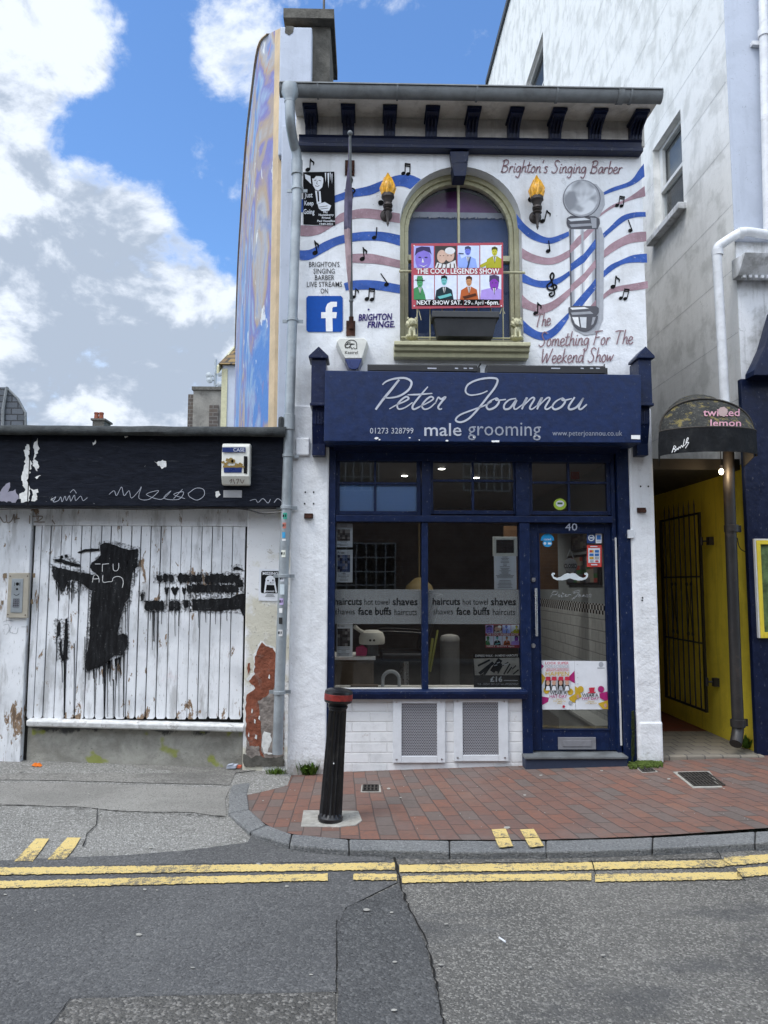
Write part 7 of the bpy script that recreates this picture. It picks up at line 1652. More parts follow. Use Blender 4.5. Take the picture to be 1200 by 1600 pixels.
for r, h, f in lv:
    for q in range(seg):
        a = 2*math.pi*q/seg; ph = (q % 6)/6; d = (-.30*math.sin(math.pi*ph)*.042 if f else 0)*1.0; rr_ = r+(d*.9); mb.v.append((b0.x+rr_*math.cos(a), b0.y+rr_*math.sin(a), b0.z+h))
for k in range(len(lv)-1):
    for q in range(seg): a, b = k*seg+q, k*seg+(q+1) % seg; mb.f.append((a, b, b+seg, a+seg)); mb.m.append(0)
lean(mb).build('shaft', M['black'], BO, smooth=28)
cr = 21.5*mpp; z = b0.z+hs
mb = MB(); mb.lathe((b0.x, b0.y, z), [(r1*.98, -.002), (r1*1.12, .006), (r1*1.12, .016), (r1*1.02, .022), (r1*1.25, .034), (cr*.98, .044), (cr, .050), (cr, .106), (cr*.97, .118), (cr*.80, .128), (cr*.4, .134), (.001, .136)], 40); lean(mb).build('cap', M['black'], BO, smooth=35)
mb = MB(); mb.lathe((b0.x, b0.y, z), [(cr*.99, .058), (cr*1.012, .060), (cr*1.012, .098), (cr*.99, .100)], 40); lean(mb).build('red_band', M['red'], BO, smooth=35)
mb = MB(); c = at_y(521.5, 1193, b0.y-r0*.97); mb.ball(c, .004, .003, .006); mb.build('paint_fleck', M['white'], BO)
mb = MB(); q = [at_p(x, y, .006) for x, y in ((474, 1267), (560, 1268), (566, 1283), (556, 1290), (530, 1293), (470, 1292))]; mb.prism(q, (0, 0, -.05)); mb.build('cement_base', M['slabcon'], kind='structure', bevel=.004)
# ------------------------------------------------------------------ drains and hatches
def drain(nm, label, pts, kind):
    c = sum((at_p(x, y, .003) for x, y in pts), Vector())/4; T = thing(nm, label, 'drain', c)
    q = [at_p(x, y, .004) for x, y in pts]; o = [c+(p-c)*1.28+Vector((0, 0, -.0005)) for p in q]
    mb = MB(); mb.prism(o, (0, 0, -.03)); mb.build('cement_surround', M['slabcon'], T)
    mb = MB(); mb.prism([p+Vector((0, 0, .001)) for p in q], (0, 0, -.003)); mb.build('pit', M['ink'], T)
    mb = MB()
    U, Vv = q[1]-q[0], q[3]-q[0]; n = 9 if kind else 4
    for k in range(n+1):
        a = q[0]+U*(k/n); b = a+Vv; s = U.normalized()*.006; mb.prism([a-s+Vector((0, 0, .006)), a+s+Vector((0, 0, .006)), b+s+Vector((0, 0, .006)), b-s+Vector((0, 0, .006))], (0, 0, -.005))
    for k in range(4 if kind else 3):
        a = q[0]+Vv*(k/(3 if kind else 2)); b = a+U; s = Vv.normalized()*.006; mb.prism([a-s+Vector((0, 0, .0075)), a+s+Vector((0, 0, .0075)), b+s+Vector((0, 0, .0075)), b-s+Vector((0, 0, .0075))], (0, 0, -.005))
    mb.build('grating', M['grille'], T)
drain('drain_grate', 'rusty iron drain grate set in the brick pavement in front of the alley', [(1060, 1209), (1105, 1208), (1121, 1228), (1085, 1229)], 1)
drain('drain_grate', 'small dark gully grate by the moss at the foot of the right white pier', [(998, 1201), (1016, 1200), (1024, 1206), (1005, 1207)], 0)
drain('stopcock_cover', 'small square dark cover in the brick pavement to the right of the bollard', [(568, 1228), (591, 1228), (592, 1237), (567, 1237)], 0)
# ------------------------------------------------------------------ plants
def weed(nm, label, px, py, wpx, hpx, n, seed, mat, z0=.0, broad=True, Yo=None):
    r = random.Random(seed); c = at_p(px, py, z0) if Yo is None else at_y(px, py, Yo); s = (c.y-CAM.y)/FPX; W_, Hh = wpx*s, hpx*s; mb = MB()
    for k in range(n):
        a = r.uniform(0, 2*math.pi); o = Vector((r.gauss(0, W_*.22), r.gauss(0, W_*.14)*.7, 0)); L = Hh*r.uniform(.4, 1.0); ln = r.uniform(.15, .8)
        d = Vector((math.cos(a)*ln, math.sin(a)*ln*.6-.1, 1)).normalized(); p0 = c+o; p1 = p0+d*L*.6; p2 = p1+(d+Vector((0, 0, -.35*ln))).normalized()*L*.4; sd = d.cross(Vector((0, 0, 1)))
        sd = sd.normalized() if sd.length > .01 else Vector((1, 0, 0))
        wd = r.uniform(.006, .014) if broad else r.uniform(.002, .004)
        mb.face([p0-sd*wd*.3, p0+sd*wd*.3, p1+sd*wd, p2, p1-sd*wd])
        if broad and r.random() < .7:
            for q in range(2):
                b = p0.lerp(p1, r.uniform(.4, 1)); e = Vector((r.uniform(-1, 1), r.uniform(-1, 1), r.uniform(-.2, .8))).normalized()*r.uniform(.015, .03); mb.face([b, b+e*.6+sd*wd*.8, b+e, b+e*.6-sd*wd*.8])
    return mb.build(nm, mat, label=label, cat='plant', norm=False)
leaf2 = plain('grass_blade', (.10, .17, .025), .6, .4, 40, 0, 1)
weed('weed', 'leafy green weed at the foot of the left white pier', 481, 1210, 30, 24, 150, 1, M['leaf'])
weed('grass_tuft', 'low grass tuft at the base of the grey drainpipe', 432, 1211, 28, 14, 220, 2, leaf2, broad=False)
weed('weed', 'dark green weed growing under the black downpipe shoe', 1168, 1172, 18, 22, 110, 5, M['leaf'], z0=.02)
r = random.Random(4); mb = MB()
for k in range(520):
    u = r.random(); x, y = 985+48*u+r.uniform(-4, 4), 1197-3*u+r.gauss(0, 2.4); p = at_p(x, y, .004); h = r.uniform(.004, .03)*(1-abs(u-.5)); mb.ball(p+Vector((0, 0, h*.3)), .008+h*.25, .008+h*.2, h*.6+.004, seg=5, rings=3)
mb.build('moss_patch', M['moss'], kind='stuff', norm=False)
r = random.Random(14); mb = MB()
for k in range(140):
    y = 1110+95*r.random(); p = at_y(989+r.uniform(-2, 2), y, -.03); mb.ball(p, .008, .006, .012, seg=5, rings=3)
mb.build('moss_streak', plain('dark_moss', (.02, .028, .010), .95, .5, 40, .004, 90), kind='stuff', norm=False)
# ------------------------------------------------------------------ litter
def peel(label, px, py, s, sd, mats, nm='orange_peel', cat='litter'):
    r = random.Random(sd); c = at_g(px, py, .012); mb = MB(); n = 7
    for j in range(2):
        for k in range(n):
            a0, a1 = [2*math.pi*(k+q)/n for q in (0, 1)]; f = lambda a, rad, z: c+Vector((math.cos(a)*s*rad*1.5+j*s*1.3, math.sin(a)*s*rad+j*s*.2, z+.006*math.sin(a*2)))
            mb.face([f(a0, .3, .016-.004*j), f(a1, .3, .016-.004*j), f(a1, 1, -.004), f(a0, 1, -.004)], j % len(mats))
            mb.face([f(a0, .3, .016-.004*j), f(a1, .3, .016-.004*j), f(.1, .0, .018)], j % len(mats))
    return mb.build(nm, mats, label=label, cat=cat, norm=False)
peel('piece of orange peel with a white scrap lying by the concrete plinth', 64, 1183, .019, 1, [M['orange'], M['paper']])
peel('flat scrap of orange peel lying further from the wall on the driveway', 55, 1198, .020, 2, [M['orange']])
mb = MB(); c = at_g(363, 1203, .012)
q = [Vector((-.05, -.012, .0)), Vector((.03, -.02, .004)), Vector((.045, .012, .012)), Vector((-.04, .02, .01))]; mb.prism([c+v for v in q], (0.004, 0, .026)); mb.prism([c+v*.55+Vector((.055, .004, .0)) for v in q], (0, 0, .022), 1); mb.face([c+Vector((-.04, -.02, .03)), c+Vector((.0, -.02, .034)), c+Vector((.01, .01, .045)), c+Vector((-.03, .02, .035))], 0)
mb.build('crumpled_packet', [colour('packet_silver', (.40, .43, .50), .3), colour('packet_red', (.5, .12, .07))], label='crumpled silver and red packet beside the corner kerb stone', cat='litter', bevel=.002)
mb = MB(); p, q = at_p(494, 1206, .008), at_p(503, 1209, .008); mb.tube([p, q], .005, 6); mb.build('straw_scrap', colour('pink_scrap', (.62, .36, .36)), label='short pink scrap at the foot of the navy post by the bollard', cat='litter')
r = random.Random(77); mb = MB()
def spot(px, py, s, fn): mb.face([fn(px+s*1.5*math.cos(t)*r.uniform(.7, 1), py+s*.6*math.sin(t)*r.uniform(.7, 1)) for t in [2*math.pi*k/8 for k in range(8)]])
gr = lambda x, y: rd_(x, y, .0115)
for x, y, s in ((217, 1464, 4), (226, 1393, 2.5), (245, 1394, 1.6), (301, 1516, 2.5), (404, 1353, 3), (573, 1425, 4.5), (612, 1429, 2.5), (616, 1583, 4), (448, 1388, 2.5), (486, 1527, 2.2), (697, 1447, 2.6), (688, 1511, 3), (828, 1515, 2.4), (942, 1496, 3.2), (940, 1515, 2.2), (1126, 1582, 2.6), (778, 1516, 1.6), (8, 1401, 2), (115, 1402, 1.5), (55, 1426, 1.3), (617, 1507, 3)): spot(x, y, s, gr)
for k in range(40): spot(r.uniform(0, 1200), r.uniform(1345, 1600), r.uniform(.5, 1.2), gr)
gp = lambda x, y: at_p(x, y, .0045)
for x, y, s in ((607, 1233, 2.5), (626, 1247, 1.5), (792, 1294, 4), (845, 1212, 2.2), (820, 1243, 2), (1045, 1218, 2.4), (1131, 1233, 1.4), (550, 1276, 1), (940, 1205, 2), (446, 1213, 1.5), (418, 1230, 1.6), (411, 1252, 1.4)): spot(x, y, s, gp)
for k in range(60): spot(r.uniform(420, 1200), r.uniform(1205, 1300), r.uniform(.4, .9), gp)
gd = lambda x, y: at_g(x, y, .0105)
for k in range(25): spot(r.uniform(0, 350), r.uniform(1200, 1335), r.uniform(.4, 1.1), gd)
for x, y, s in ((235, 1327, 2.5), (133, 1231, 1.4), (368, 1283, 2.5), (32, 1207, 2)): spot(x, y, s, gd)
mb.build('gum_spots', M['slabcon'], kind='stuff', norm=False)
mb = MB(); p, q = rd_(780, 1472, .02), rd_(790, 1479, .02); mb.tube([p, q], .004, 6); mb.build('cigarette_end', M['paper'], label='white cigarette end lying on the worn asphalt in the road', cat='litter')

# ------------------------------------------------------------------ inside the shop
RM = thing('shop_interior', 'dim room of the barber shop seen through its windows', 'room', ((XL+XR)/2, 2.5, .05))
ix0, ix1, iy1, iz1 = XL+.16, XR-.27, 4.6, 2.72
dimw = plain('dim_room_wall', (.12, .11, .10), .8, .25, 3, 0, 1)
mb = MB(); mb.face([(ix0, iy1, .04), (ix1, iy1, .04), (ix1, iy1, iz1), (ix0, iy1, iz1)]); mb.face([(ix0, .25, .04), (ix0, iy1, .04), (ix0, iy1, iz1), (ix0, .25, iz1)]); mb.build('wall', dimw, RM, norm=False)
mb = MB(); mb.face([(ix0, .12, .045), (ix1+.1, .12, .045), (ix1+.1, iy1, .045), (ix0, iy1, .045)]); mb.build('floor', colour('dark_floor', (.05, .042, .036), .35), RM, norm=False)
mb = MB(); mb.box(ix0-.3, ix1+.2, .13, iy1, iz1, iz1+.1); mb.build('ceiling', colour('room_ceiling', (.30, .31, .32)), RM)
mb = MB(); mb.box(XL+.02, XR-.02, .13, 4.6, iz1+.101, ZB1-.02) if False else mb.box(XL+.02, XR-.02, 1.6, 1.7, iz1+.101, ZB1-.05); mb.build('upper_partition', colour('dim_room', (.10, .10, .10)), RM)
LS = []
spots = [(632, 732), (695, 732), (744, 745), (570, 780), (606, 773), (575, 767)]
for px, py in ((632, 743), (690, 732), (744, 746)):
    d = ray(px, py); p = CAM+d*((iz1-.004-CAM.z)/d.z)
    if p.y < iy1: mb = MB(); mb.lathe((p.x, p.y, iz1), [(.045, -.001), (.045, -.006), (.036, -.008)], 14); s = mb.build('ceiling_spot', M['steel'], RM); mb = MB(); mb.lathe((p.x, p.y, iz1), [(.034, -.0085), (.03, -.011)], 12); mb.build('spot_lens', M['spot'], s); LS.append(p)
for p in LS+[Vector((1.35, .9, iz1)), Vector((1.5, 2.4, iz1))]:  # those without fittings are unseen fills added to brighten the tiles by the door
    q_ = bpy.data.lights.new('spot_and_fill_light', 'SPOT'); q_.energy = 30 if p.x > 1.3 else 15; q_.color = (1, .93, .84); q_.spot_size = R(120); q_.spot_blend = .8; q_.shadow_soft_size = .05
    qo = bpy.data.objects.new('spot_and_fill_light', q_); COL.objects.link(qo); qo.parent = RM; qo.location = Vector((p.x, p.y, iz1-.02))-WL[RM.name]
# tiled right wall, check border, dado and pictures
zck0, zck1 = at_x(945, 961, ix1).z, at_x(945, 944, ix1).z
mb = MB(); mb.face([(ix1, .13, .04), (ix1, iy1, .04), (ix1, iy1, zck0), (ix1, .13, zck0)]); mb.build('wall_tiles', M['tile'], RM, norm=False)
mb = MB(); mb.face([(ix1, .13, zck0), (ix1, iy1, zck0), (ix1, iy1, zck1), (ix1, .13, zck1)]); mb.build('check_border', M['check'], RM, norm=False)
mb = MB(); mb.face([(ix1, .13, zck1), (ix1, iy1, zck1), (ix1, iy1, iz1), (ix1, .13, iz1)]); mb.build('upper_wall', colour('grey_upper_wall', (.26, .29, .31)), RM, norm=False)
def wallpic(x0, y0, x1, y1, label, cols, sd):
    a, b = at_x(x1, (y0+y1)/2, ix1), at_x(x0, (y0+y1)/2, ix1); z0, z1 = at_x((x0+x1)/2, y1, ix1).z, at_x((x0+x1)/2, y0, ix1).z; ya, yb = a.y, b.y
    T = thing('framed_picture', label, 'picture', (ix1-.02, (ya+yb)/2, z0)); mb = MB(); mb.box(ix1-.025, ix1-.001, ya, yb, z0, z1); mb.build('frame', M['black'], T, bevel=.004)
    r = random.Random(sd); mb = MB(); n, m_ = 9, 6
    for k in range(n):
        for j in range(m_):
            u0, u1, v0, v1 = .06+.88*k/n, .06+.88*(k+1)/n, .08+.84*j/m_, .08+.84*(j+1)/m_; f = lambda u, v: (ix1-.027, ya+(yb-ya)*u, z0+(z1-z0)*v); mb.face([f(u0, v0), f(u1, v0), f(u1, v1), f(u0, v1)], r.randrange(len(cols)))
    mb.build('print', [colour('pic%d_%d' % (sd, i), c) for i, c in enumerate(cols)], T, norm=False)
wallpic(888, 866, 941, 914, 'dark framed colour print on the wall behind the door glass, the larger one', [(.10, .10, .11), (.25, .05, .04), (.06, .07, .09), (.22, .20, .17), (.04, .12, .05)], 1)
wallpic(896, 832, 941, 858, 'dark framed print on the wall behind the door glass, the smaller one above', [(.09, .09, .09), (.16, .15, .13), (.05, .05, .06)], 2)
c0 = at_y(858, 900, 1.2); mb = MB(); mb.box(at_y(843, 880, 1.0).x-.35, at_y(872, 880, 1.0).x, 1.0, 1.06, at_y(858, 921, 1.0).z, at_y(858, 822, 1.0).z); mb.build('wooden_panel', plain('stained_wood', (.11, .055, .022), .5, .3, 8, .001, 40), label='tall brown wooden panel standing behind the shop door glass', cat='panel')
# radiator-like bench under the tiles
mb = MB(); ya, yb = at_x(905, 1125, ix1-.1).y, 1.9; mb.box(ix1-.16, ix1-.002, .35, 1.7, .05, .30); mb.box(ix1-.18, ix1-.002, .33, 1.72, .301, .335); mb.build('boxed_skirting', colour('pale_boxing', (.33, .35, .35)), label='low pale boxed ledge along the tiles behind the lower door glass', cat='ledge', bevel=.005)
# cabinet with equipment behind the left pane
yc = .55; P = lambda x, y, Y=yc: at_y(x, y, Y)
CB = thing('cabinet', 'low wood effect cabinet with a white top behind the left window pane', 'cabinet', (P(555, 1070).x, yc+.2, .05))
x0, x1 = ix0+.01, P(584, 1040).x; zt = P(555, 1031).z
mb = MB(); mb.box(x0, x1, yc, yc+.45, .05, zt); bd = mb.build('body', M['wood'], CB, bevel=.003); mb = MB(); zz = zt*.55; mb.box(x0, x1-.01, yc-.012, yc-.001, zz, zt-.02); mb.box(x0, x1-.01, yc-.012, yc-.001, .06, zz-.01); mb.build('drawer_front', M['wood'], CB, bevel=.003)
mb = MB(); mb.box(x0, x1+.015, yc-.03, yc+.46, zt+.001, zt+.03); mb.build('top', M['white'], CB, bevel=.004)
zt += .031
ST = thing('facial_steamer', 'white rounded salon steamer head with two dark knobs on the cabinet', 'steamer', (P(581, 1000).x, yc+.1, zt))
c = P(581, 998, yc+.1); s = (yc+.1-CAM.y)/FPX
mb = MB(); mb.lathe((c.x, yc+.1, 0), [(19*s, P(581, 1006, yc+.1).z), (20*s, P(581, 1004, yc+.1).z), (20*s, P(581, 996, yc+.1).z), (17*s, P(581, 988, yc+.1).z), (10*s, P(581, 984.5, yc+.1).z), (.001, P(581, 984, yc+.1).z)], 24); mb.tube([P(572, 990, yc+.08), P(562, 985, yc+.05), P(554, 979, yc+.02)], [.02, .016, .02], 8); mb.build('head', M['plastic_white'], ST, smooth=40)
mb = MB(); mb.lathe((c.x, yc+.1, 0), [(12*s, zt), (12*s, zt+.01), (10*s, P(581, 1022, yc+.1).z), (10.5*s, P(581, 1007, yc+.1).z)], 20); mb.build('water_jar', colour('dark_jar', (.08, .085, .09), .2), ST, smooth=40)
mb = MB()
for px in (578.5, 584.5): p = P(px, 1000.5, yc+.1-20*s); mb.lathe(p, [(1.8*s, .004), (1.8*s, -.006), (1.2*s, -.008)], 10, axis='Y')
mb.build('knob', M['darkfab'], ST)
mb = MB(); q = [P(x, y, yc+.05) for x, y in ((556, 1012), (566, 1008), (574, 1013), (573, 1025), (556, 1025))]; mb.prism(q, (0, .06, 0)); mb.build('gift_bag', colour('bright_pink', (.50, .03, .14), .4), label='small bright pink bag standing on the white cabinet top', cat='bag', bevel=.006)
mb = MB(); yl = .16; a = [at_y(611+13*math.cos(t), 1062-13*math.sin(t), yl) for t in [math.pi*k/12 for k in range(13)]]; mb.tube([at_y(624, 1073, yl)]+a+[at_y(598, 1073, yl)], .016, 10); mb.build('arch_lamp', colour('grey_white_lamp', (.36, .38, .40)), label='white arch shaped nail lamp on the inner window ledge', cat='lamp', smooth=50)
mb = MB(); q = at_y(566, 1073, .14); mb.box(q.x-.1, q.x+.14, .12, .19, zsill2+.013, zsill2+.025); mb.build('tray', M['wood'], label='thin wooden tray on the inner window ledge beside the arch lamp', cat='tray')
# bin
yb_ = 1.3; c = at_y(703, 1050, yb_); s = (yb_-CAM.y)/FPX; zt = at_y(703, 997, yb_).z
BI = thing('pedal_bin', 'tall grey round bin standing behind the right window pane', 'bin', (c.x, yb_, .05))
mb = MB(); mb.lathe((c.x, yb_, 0), [(13*s, .05), (14.5*s, .06), (15*s, zt-.03), (14.5*s, zt-.03)], 24); mb.build('drum', M['bin'], BI, smooth=40); mb = MB(); mb.lathe((c.x, yb_, zt-.03), [(15.4*s, 0), (15.4*s, .03), (13*s, .055), (5*s, .07), (.001, .072)], 24); mb.build('lid', colour('pale_lid', (.20, .20, .195)), BI, smooth=40)
mb = MB(); mb.tube([at_y(672, 1050, 1.1), at_y(684, 985, 1.25)], .012, 8); mb.tube([at_y(668, 1062, 1.1), at_y(676, 998, 1.25)], .016, 8); mb.build('broom_handles', colour('dull_lime', (.12, .125, .03)), label='leaning yellow green broom beside the grey bin', cat='broom')
# barber chair
yc_ = 1.9; c = at_y(632, 1030, yc_); BC = thing('barber_chair', 'black barber chair with chrome frame in the dim shop behind the left pane', 'chair', (c.x, yc_, .05))
mb = MB(); zs_ = at_y(632, 1016, yc_).z; mb.box(c.x-.27, c.x+.27, yc_-.25, yc_+.25, zs_-.10, zs_); mb.build('seat', M['darkfab'], BC, bevel=.03)
mb = MB(); mb.prism([(c.x+.14, yc_-.24, zs_+.02), (c.x+.22, yc_-.24, zs_+.02), (c.x+.42, yc_-.24, zs_+.62), (c.x+.32, yc_-.24, zs_+.64)], (0, .48, 0)); mb.build('backrest', M['darkfab'], BC, bevel=.03)
for s_ in (-.27, .27):
    mb = MB(); mb.tube(smooth_path([(c.x-.3, yc_+s_, zs_-.02), (c.x-.3, yc_+s_, zs_+.18), (c.x-.2, yc_+s_, zs_+.22), (c.x+.24, yc_+s_, zs_+.20)]), .014, 8); mb.build('armrest', M['darkfab'], BC, smooth=50)
mb = MB(); mb.lathe((c.x, yc_, 0), [(.28, .05), (.26, .08), (.05, .11), (.05, zs_-.1)], 20); mb.build('base', M['steel'], BC, smooth=40)
mb = MB(); mb.tube([(c.x-.42, yc_-.2, .30), (c.x-.42, yc_+.2, .30), (c.x-.1, yc_+.2, .36), (c.x-.1, yc_-.2, .36), (c.x-.42, yc_-.2, .30)], .012, 8); mb.build('footrest', M['grille'], BC)
mb = MB(); c2 = at_y(655, 918, 1.7); mb.lathe((c2.x, 1.7, 0), [(.02, c2.z+.11), (.05, c2.z+.10), (.14, c2.z+.02), (.155, c2.z-.03), (.12, c2.z-.05)], 18); mb.tube([(c2.x, 1.7, c2.z+.1), (c2.x, 1.7, iz1)], .006, 6); mb.build('pendant_shade', colour('dull_cream_shade', (.13, .10, .045)), label='hanging cream lamp shade behind the window mullion', cat='lamp', smooth=50)
# ------------------------------------------------------------------ notices on the glass
yn = YG-.003
def sheet(nm, label, x0, y0, x1, y1, rows=(), Y=None, mat='paper', cat='notice', pic=None, head=None, ink='ink'):
    Y = YG+.006 if Y is None else Y
    a, b, c, e = rect(x0, y0, x1, y1, Y); T = thing(nm, label, cat, ((a+b)/2, Y, c)); mb = MB(); mb.box(a, b, Y, Y+.002, c, e); mb.build('sheet', M[mat], T)
    mb = MB(); Yt = Y-.0012
    for x, y, w_, h in rows: mb.pp([(x, y), (x+w_, y), (x+w_, y+h), (x, y+h)], Yt)
    if head: mb.text(head[0], head[1], Yt)
    if mb.v: mb.build('printed_lines', M[ink], T, norm=False)
    return T
def lines(x, y0, y1, w_, step, sd, h=.55):
    r = random.Random(sd); out = []
    y = y0
    while y < y1: q = w_*r.uniform(.3, 1); out.append((x-q/2, y, q, h)); y += step
    return out
def photo(T, x0, y0, x1, y1, cols, sd, Y):
    r = random.Random(sd); mb = MB(); n, m_ = 5, 6
    for k in range(n):
        for j in range(m_): u0, u1, v0, v1 = x0+(x1-x0)*k/n, x0+(x1-x0)*(k+1)/n, y0+(y1-y0)*j/m_, y0+(y1-y0)*(j+1)/m_; mb.pp([(u0, v0), (u1, v0), (u1, v1), (u0, v1)], Y, r.randrange(len(cols)))
    mb.build('photo', [colour('ph%d_%d' % (sd, i), c) for i, c in enumerate(cols)], T, norm=False)
for k, (y0, y1, lb, hd) in enumerate(((818, 855, 'topmost page of the three hung inside the left window pane', None), (859, 910, 'middle page with a bluish photo and heading, hung inside the left window pane', 'Areas'), (974, 1026, 'lowest page with text lines, standing on the cabinet behind the left window pane', 'Areas'))):
    T = sheet('news_page', lb, 526, y0, 551, y1, lines(537, y1-14, y1-2, 20, 2.2, k)+(lines(537, y0+2, y0+5, 18, 2, 9) if k == 0 else []), Y=YG+.03, mat='paper', head=(hd, (527, y0+2, 538, y0+6)) if hd else None, ink='thin_ink')
    photo(T, 527, y0+(8 if k else 9), 547, y1-16 if k else y1-10, [(.03, .03, .03), (.10, .09, .09), (.25, .23, .22), (.06, .05, .05)] if k != 1 else [(.05, .07, .16), (.14, .17, .30), (.25, .23, .26), (.02, .02, .05)], 40+k, YG+.0275)
    T['group'] = 'framed pages inside the left pane'
sheet('price_list', 'white price list of small print below the cream screen in the right pane', 772, 866, 807, 921, lines(789, 870, 886, 18, 2.2, 3)+lines(789, 888, 904, 30, 1.8, 4)+lines(789, 907, 918, 24, 2.1, 5), mat='paper')
SC = thing('screen', 'small black screen in a cream frame hung in the right pane', 'screen', tuple(at_y(789, 869, YG+.02)))
a, b, c, e = rect(770, 838.5, 808.5, 869, YG+.004); p, q, c2, e2 = rect(775.5, 843.5, 803, 864, YG+.004); Ys = YG+.004
mb = MB(); mb.box(a, p, Ys, Ys+.02, c, e); mb.box(q, b, Ys, Ys+.02, c, e); mb.box(p, q, Ys, Ys+.02, c, c2); mb.box(p, q, Ys, Ys+.02, e2, e); mb.build('frame', M['plastic_white'], SC, bevel=.003)
mb = MB(); mb.box(p, q, Ys+.008, Ys+.014, c2, e2); mb.build('display', colour('black_display', (.004, .004, .005), .3), SC)
# small show poster in the window
SPo = thing('small_show_poster', 'small copy of the eight portrait show poster inside the right window pane', 'poster', tuple(at_y(785, 1012, YG+.006)))
mb = MB(); a, b, c, e = rect(758.5, 976, 811.5, 1012, YG+.006); mb.box(a, b, YG+.006, YG+.008, c, e); mb.build('sheet', M['signred'], SPo)
f_s = lambda x, y: (758.5+(x-163)/(796-163)*53, 976+(y-696)/(1140-696)*36)
banner_faces(SPo, f_s, YG+.0052)
mb = MB(); t5('THE COOL LEGENDS SHOW', (186, 866, 778, 903), f_s, YG+.0028); t5('NEXT SHOW 6pm', (188, 1094, 700, 1124), f_s, YG+.0028); mb.build('lettering', M['white'], SPo, norm=False)
# express haircut poster
EP = thing('express_poster', 'dark express haircut poster with clippers picture and price inside the right window pane', 'poster', tuple(at_y(777, 1074, YG+.006)))
Yp = YG+.006; mb = MB(); a, b, c, e = rect(740, 1022, 813.5, 1074.5, Yp); mb.box(a, b, Yp, Yp+.002, c, e); mb.build('sheet', colour('poster_black', (.010, .012, .014)), EP)
mb = MB(); mb.pp([(740, 1029), (811, 1027.5), (812.5, 1055), (742, 1055)], Yp-.0012); mb.build('picture', plain('grey_planks_print', (.50, .48, .44), .7, .25, 12, 0, 1), EP, norm=False)
mb = MB(); E5 = lambda x, y: (510+x/3.75, 960+y/3.75)
for s, w_ in (([(890, 300), (955, 268)], 3), ([(900, 345), (975, 285)], 5), ([(925, 350), (960, 300)], 4), ([(975, 330), (1015, 270)], 8), ([(1000, 330), (1020, 290)], 5), ([(1035, 300), (1065, 280)], 1.5), ([(1040, 350), (1075, 290)], 2), ([(1060, 345), (1085, 310)], 2), ([(1095, 350), (1125, 325)], 2), ([(1005, 345), (1030, 300)], 2), ([(1090, 320), (1110, 300)], 1.5), ([(930, 345), (880, 372)], 2)): mb.stroke([E5(*p) for p in s], w_*1.0, Yp-.0024, smooth=0)
mb.build('tools_print', M['ink'], EP, norm=False)
mb = MB(); mb.text('EXPRESS WALK - IN MENS HAIRCUTS', (742.5, 1023, 809, 1026.5, -.6), Yp-.0014, bold=.02); mb.text('£16', (766, 1057, 785, 1065), Yp-.0014, bold=.03); mb.text('TUE - FRIDAY. DRY CUT. NO APPOINTMENT', (746, 1067.5, 810, 1070.5), Yp-.0014); mb.pp([(787, 1062.5), (809, 1062.8), (809, 1063.8), (787, 1063.5)], Yp-.0014)
for s in ([(1000, 285), (1015, 280)], [(985, 300), (1000, 296)], [(1040, 296), (1060, 290)]): mb.stroke([E5(*p) for p in s], 1.2, Yp-.0036, smooth=0)
mb.build('lettering', M['paper'], EP, norm=False)
# door decals
YDg = YD+.02; dd = lambda x, y: (800+x/3.81, 800+y/3.81); Yd = YDg-.002
def decal(nm, label, cat, shapes, texts=(), group=None):
    mats = []; mb = MB()
    for m_, pts in shapes:
        if m_ not in mats: mats.append(m_)
        i = mats.index(m_); mb.face([at_y(*dd(*p), Yd-.0006*len(mb.f)) for p in pts], i)
    for m_, body, bx in texts:
        if m_ not in mats: mats.append(m_)
        (x0, y0), (x1, y1) = dd(*bx[:2]), dd(*bx[2:]); mb.text(body, (x0, y0, x1, y1), Yd-.0006*len(shapes)-.0008, mats.index(m_), .01)
    return mb.build(nm, [M[k] for k in mats], label=label, cat=cat, group=group, norm=False)
ci = lambda cx, cy, rx, ry, a0=0, a1=2*math.pi, n=20: [(cx+rx*math.cos(a0+(a1-a0)*k/n), cy+ry*math.sin(a0+(a1-a0)*k/n)) for k in range(n if a1-a0 > 6.2 else n+1)]
bxs = lambda x0, y0, x1, y1: [(x0, y0), (x1, y0), (x1, y1), (x0, y1)]
colour('sky_sticker', (.02, .28, .58)); colour('navy_sticker', (.02, .05, .17)); colour('card_blue', (.03, .14, .40)); colour('card_red', (.55, .06, .05)); colour('card_gold', (.55, .33, .04)); colour('tea_pale', (.66, .70, .72)); colour('lime_sticker', (.38, .52, .06)); colour('magenta', (.36, .02, .15)); colour('mustard', (.52, .34, .03)); colour('hat_red', (.48, .03, .06)); colour('skin', (.50, .30, .22)); colour('grey_print', (.36, .38, .42)); colour('pale_decal', (.60, .66, .68))
decal('round_sticker', 'bright blue half round sticker at the top left of the door glass', 'sticker', [('c_sky_sticker', ci(211, 170, 40, 42, math.pi, 2*math.pi)), ('c_sky_sticker', ci(211, 186, 28, 22)), ('c_tea_pale', ci(196, 187, 8, 8)), ('c_tea_pale', bxs(214, 182, 234, 193))], [('paper', 'rated', (190, 155, 232, 168))])
decal('square_sticker', 'navy square sticker with a pale badge at the top right of the door glass', 'sticker', [('c_navy_sticker', bxs(446, 128, 494, 186)), ('c_tea_pale', ci(472, 154, 19, 19)), ('c_navy_sticker', ci(472, 154, 13, 13)), ('c_tea_pale', bxs(462, 150, 482, 158))])
decal('card_sticker', 'white and blue card sticker beside the navy square sticker on the door glass', 'sticker', [('paper', bxs(498, 129, 534, 186)), ('c_card_blue', bxs(504, 138, 529, 165)), ('c_grey_print', bxs(506, 171, 528, 175))])
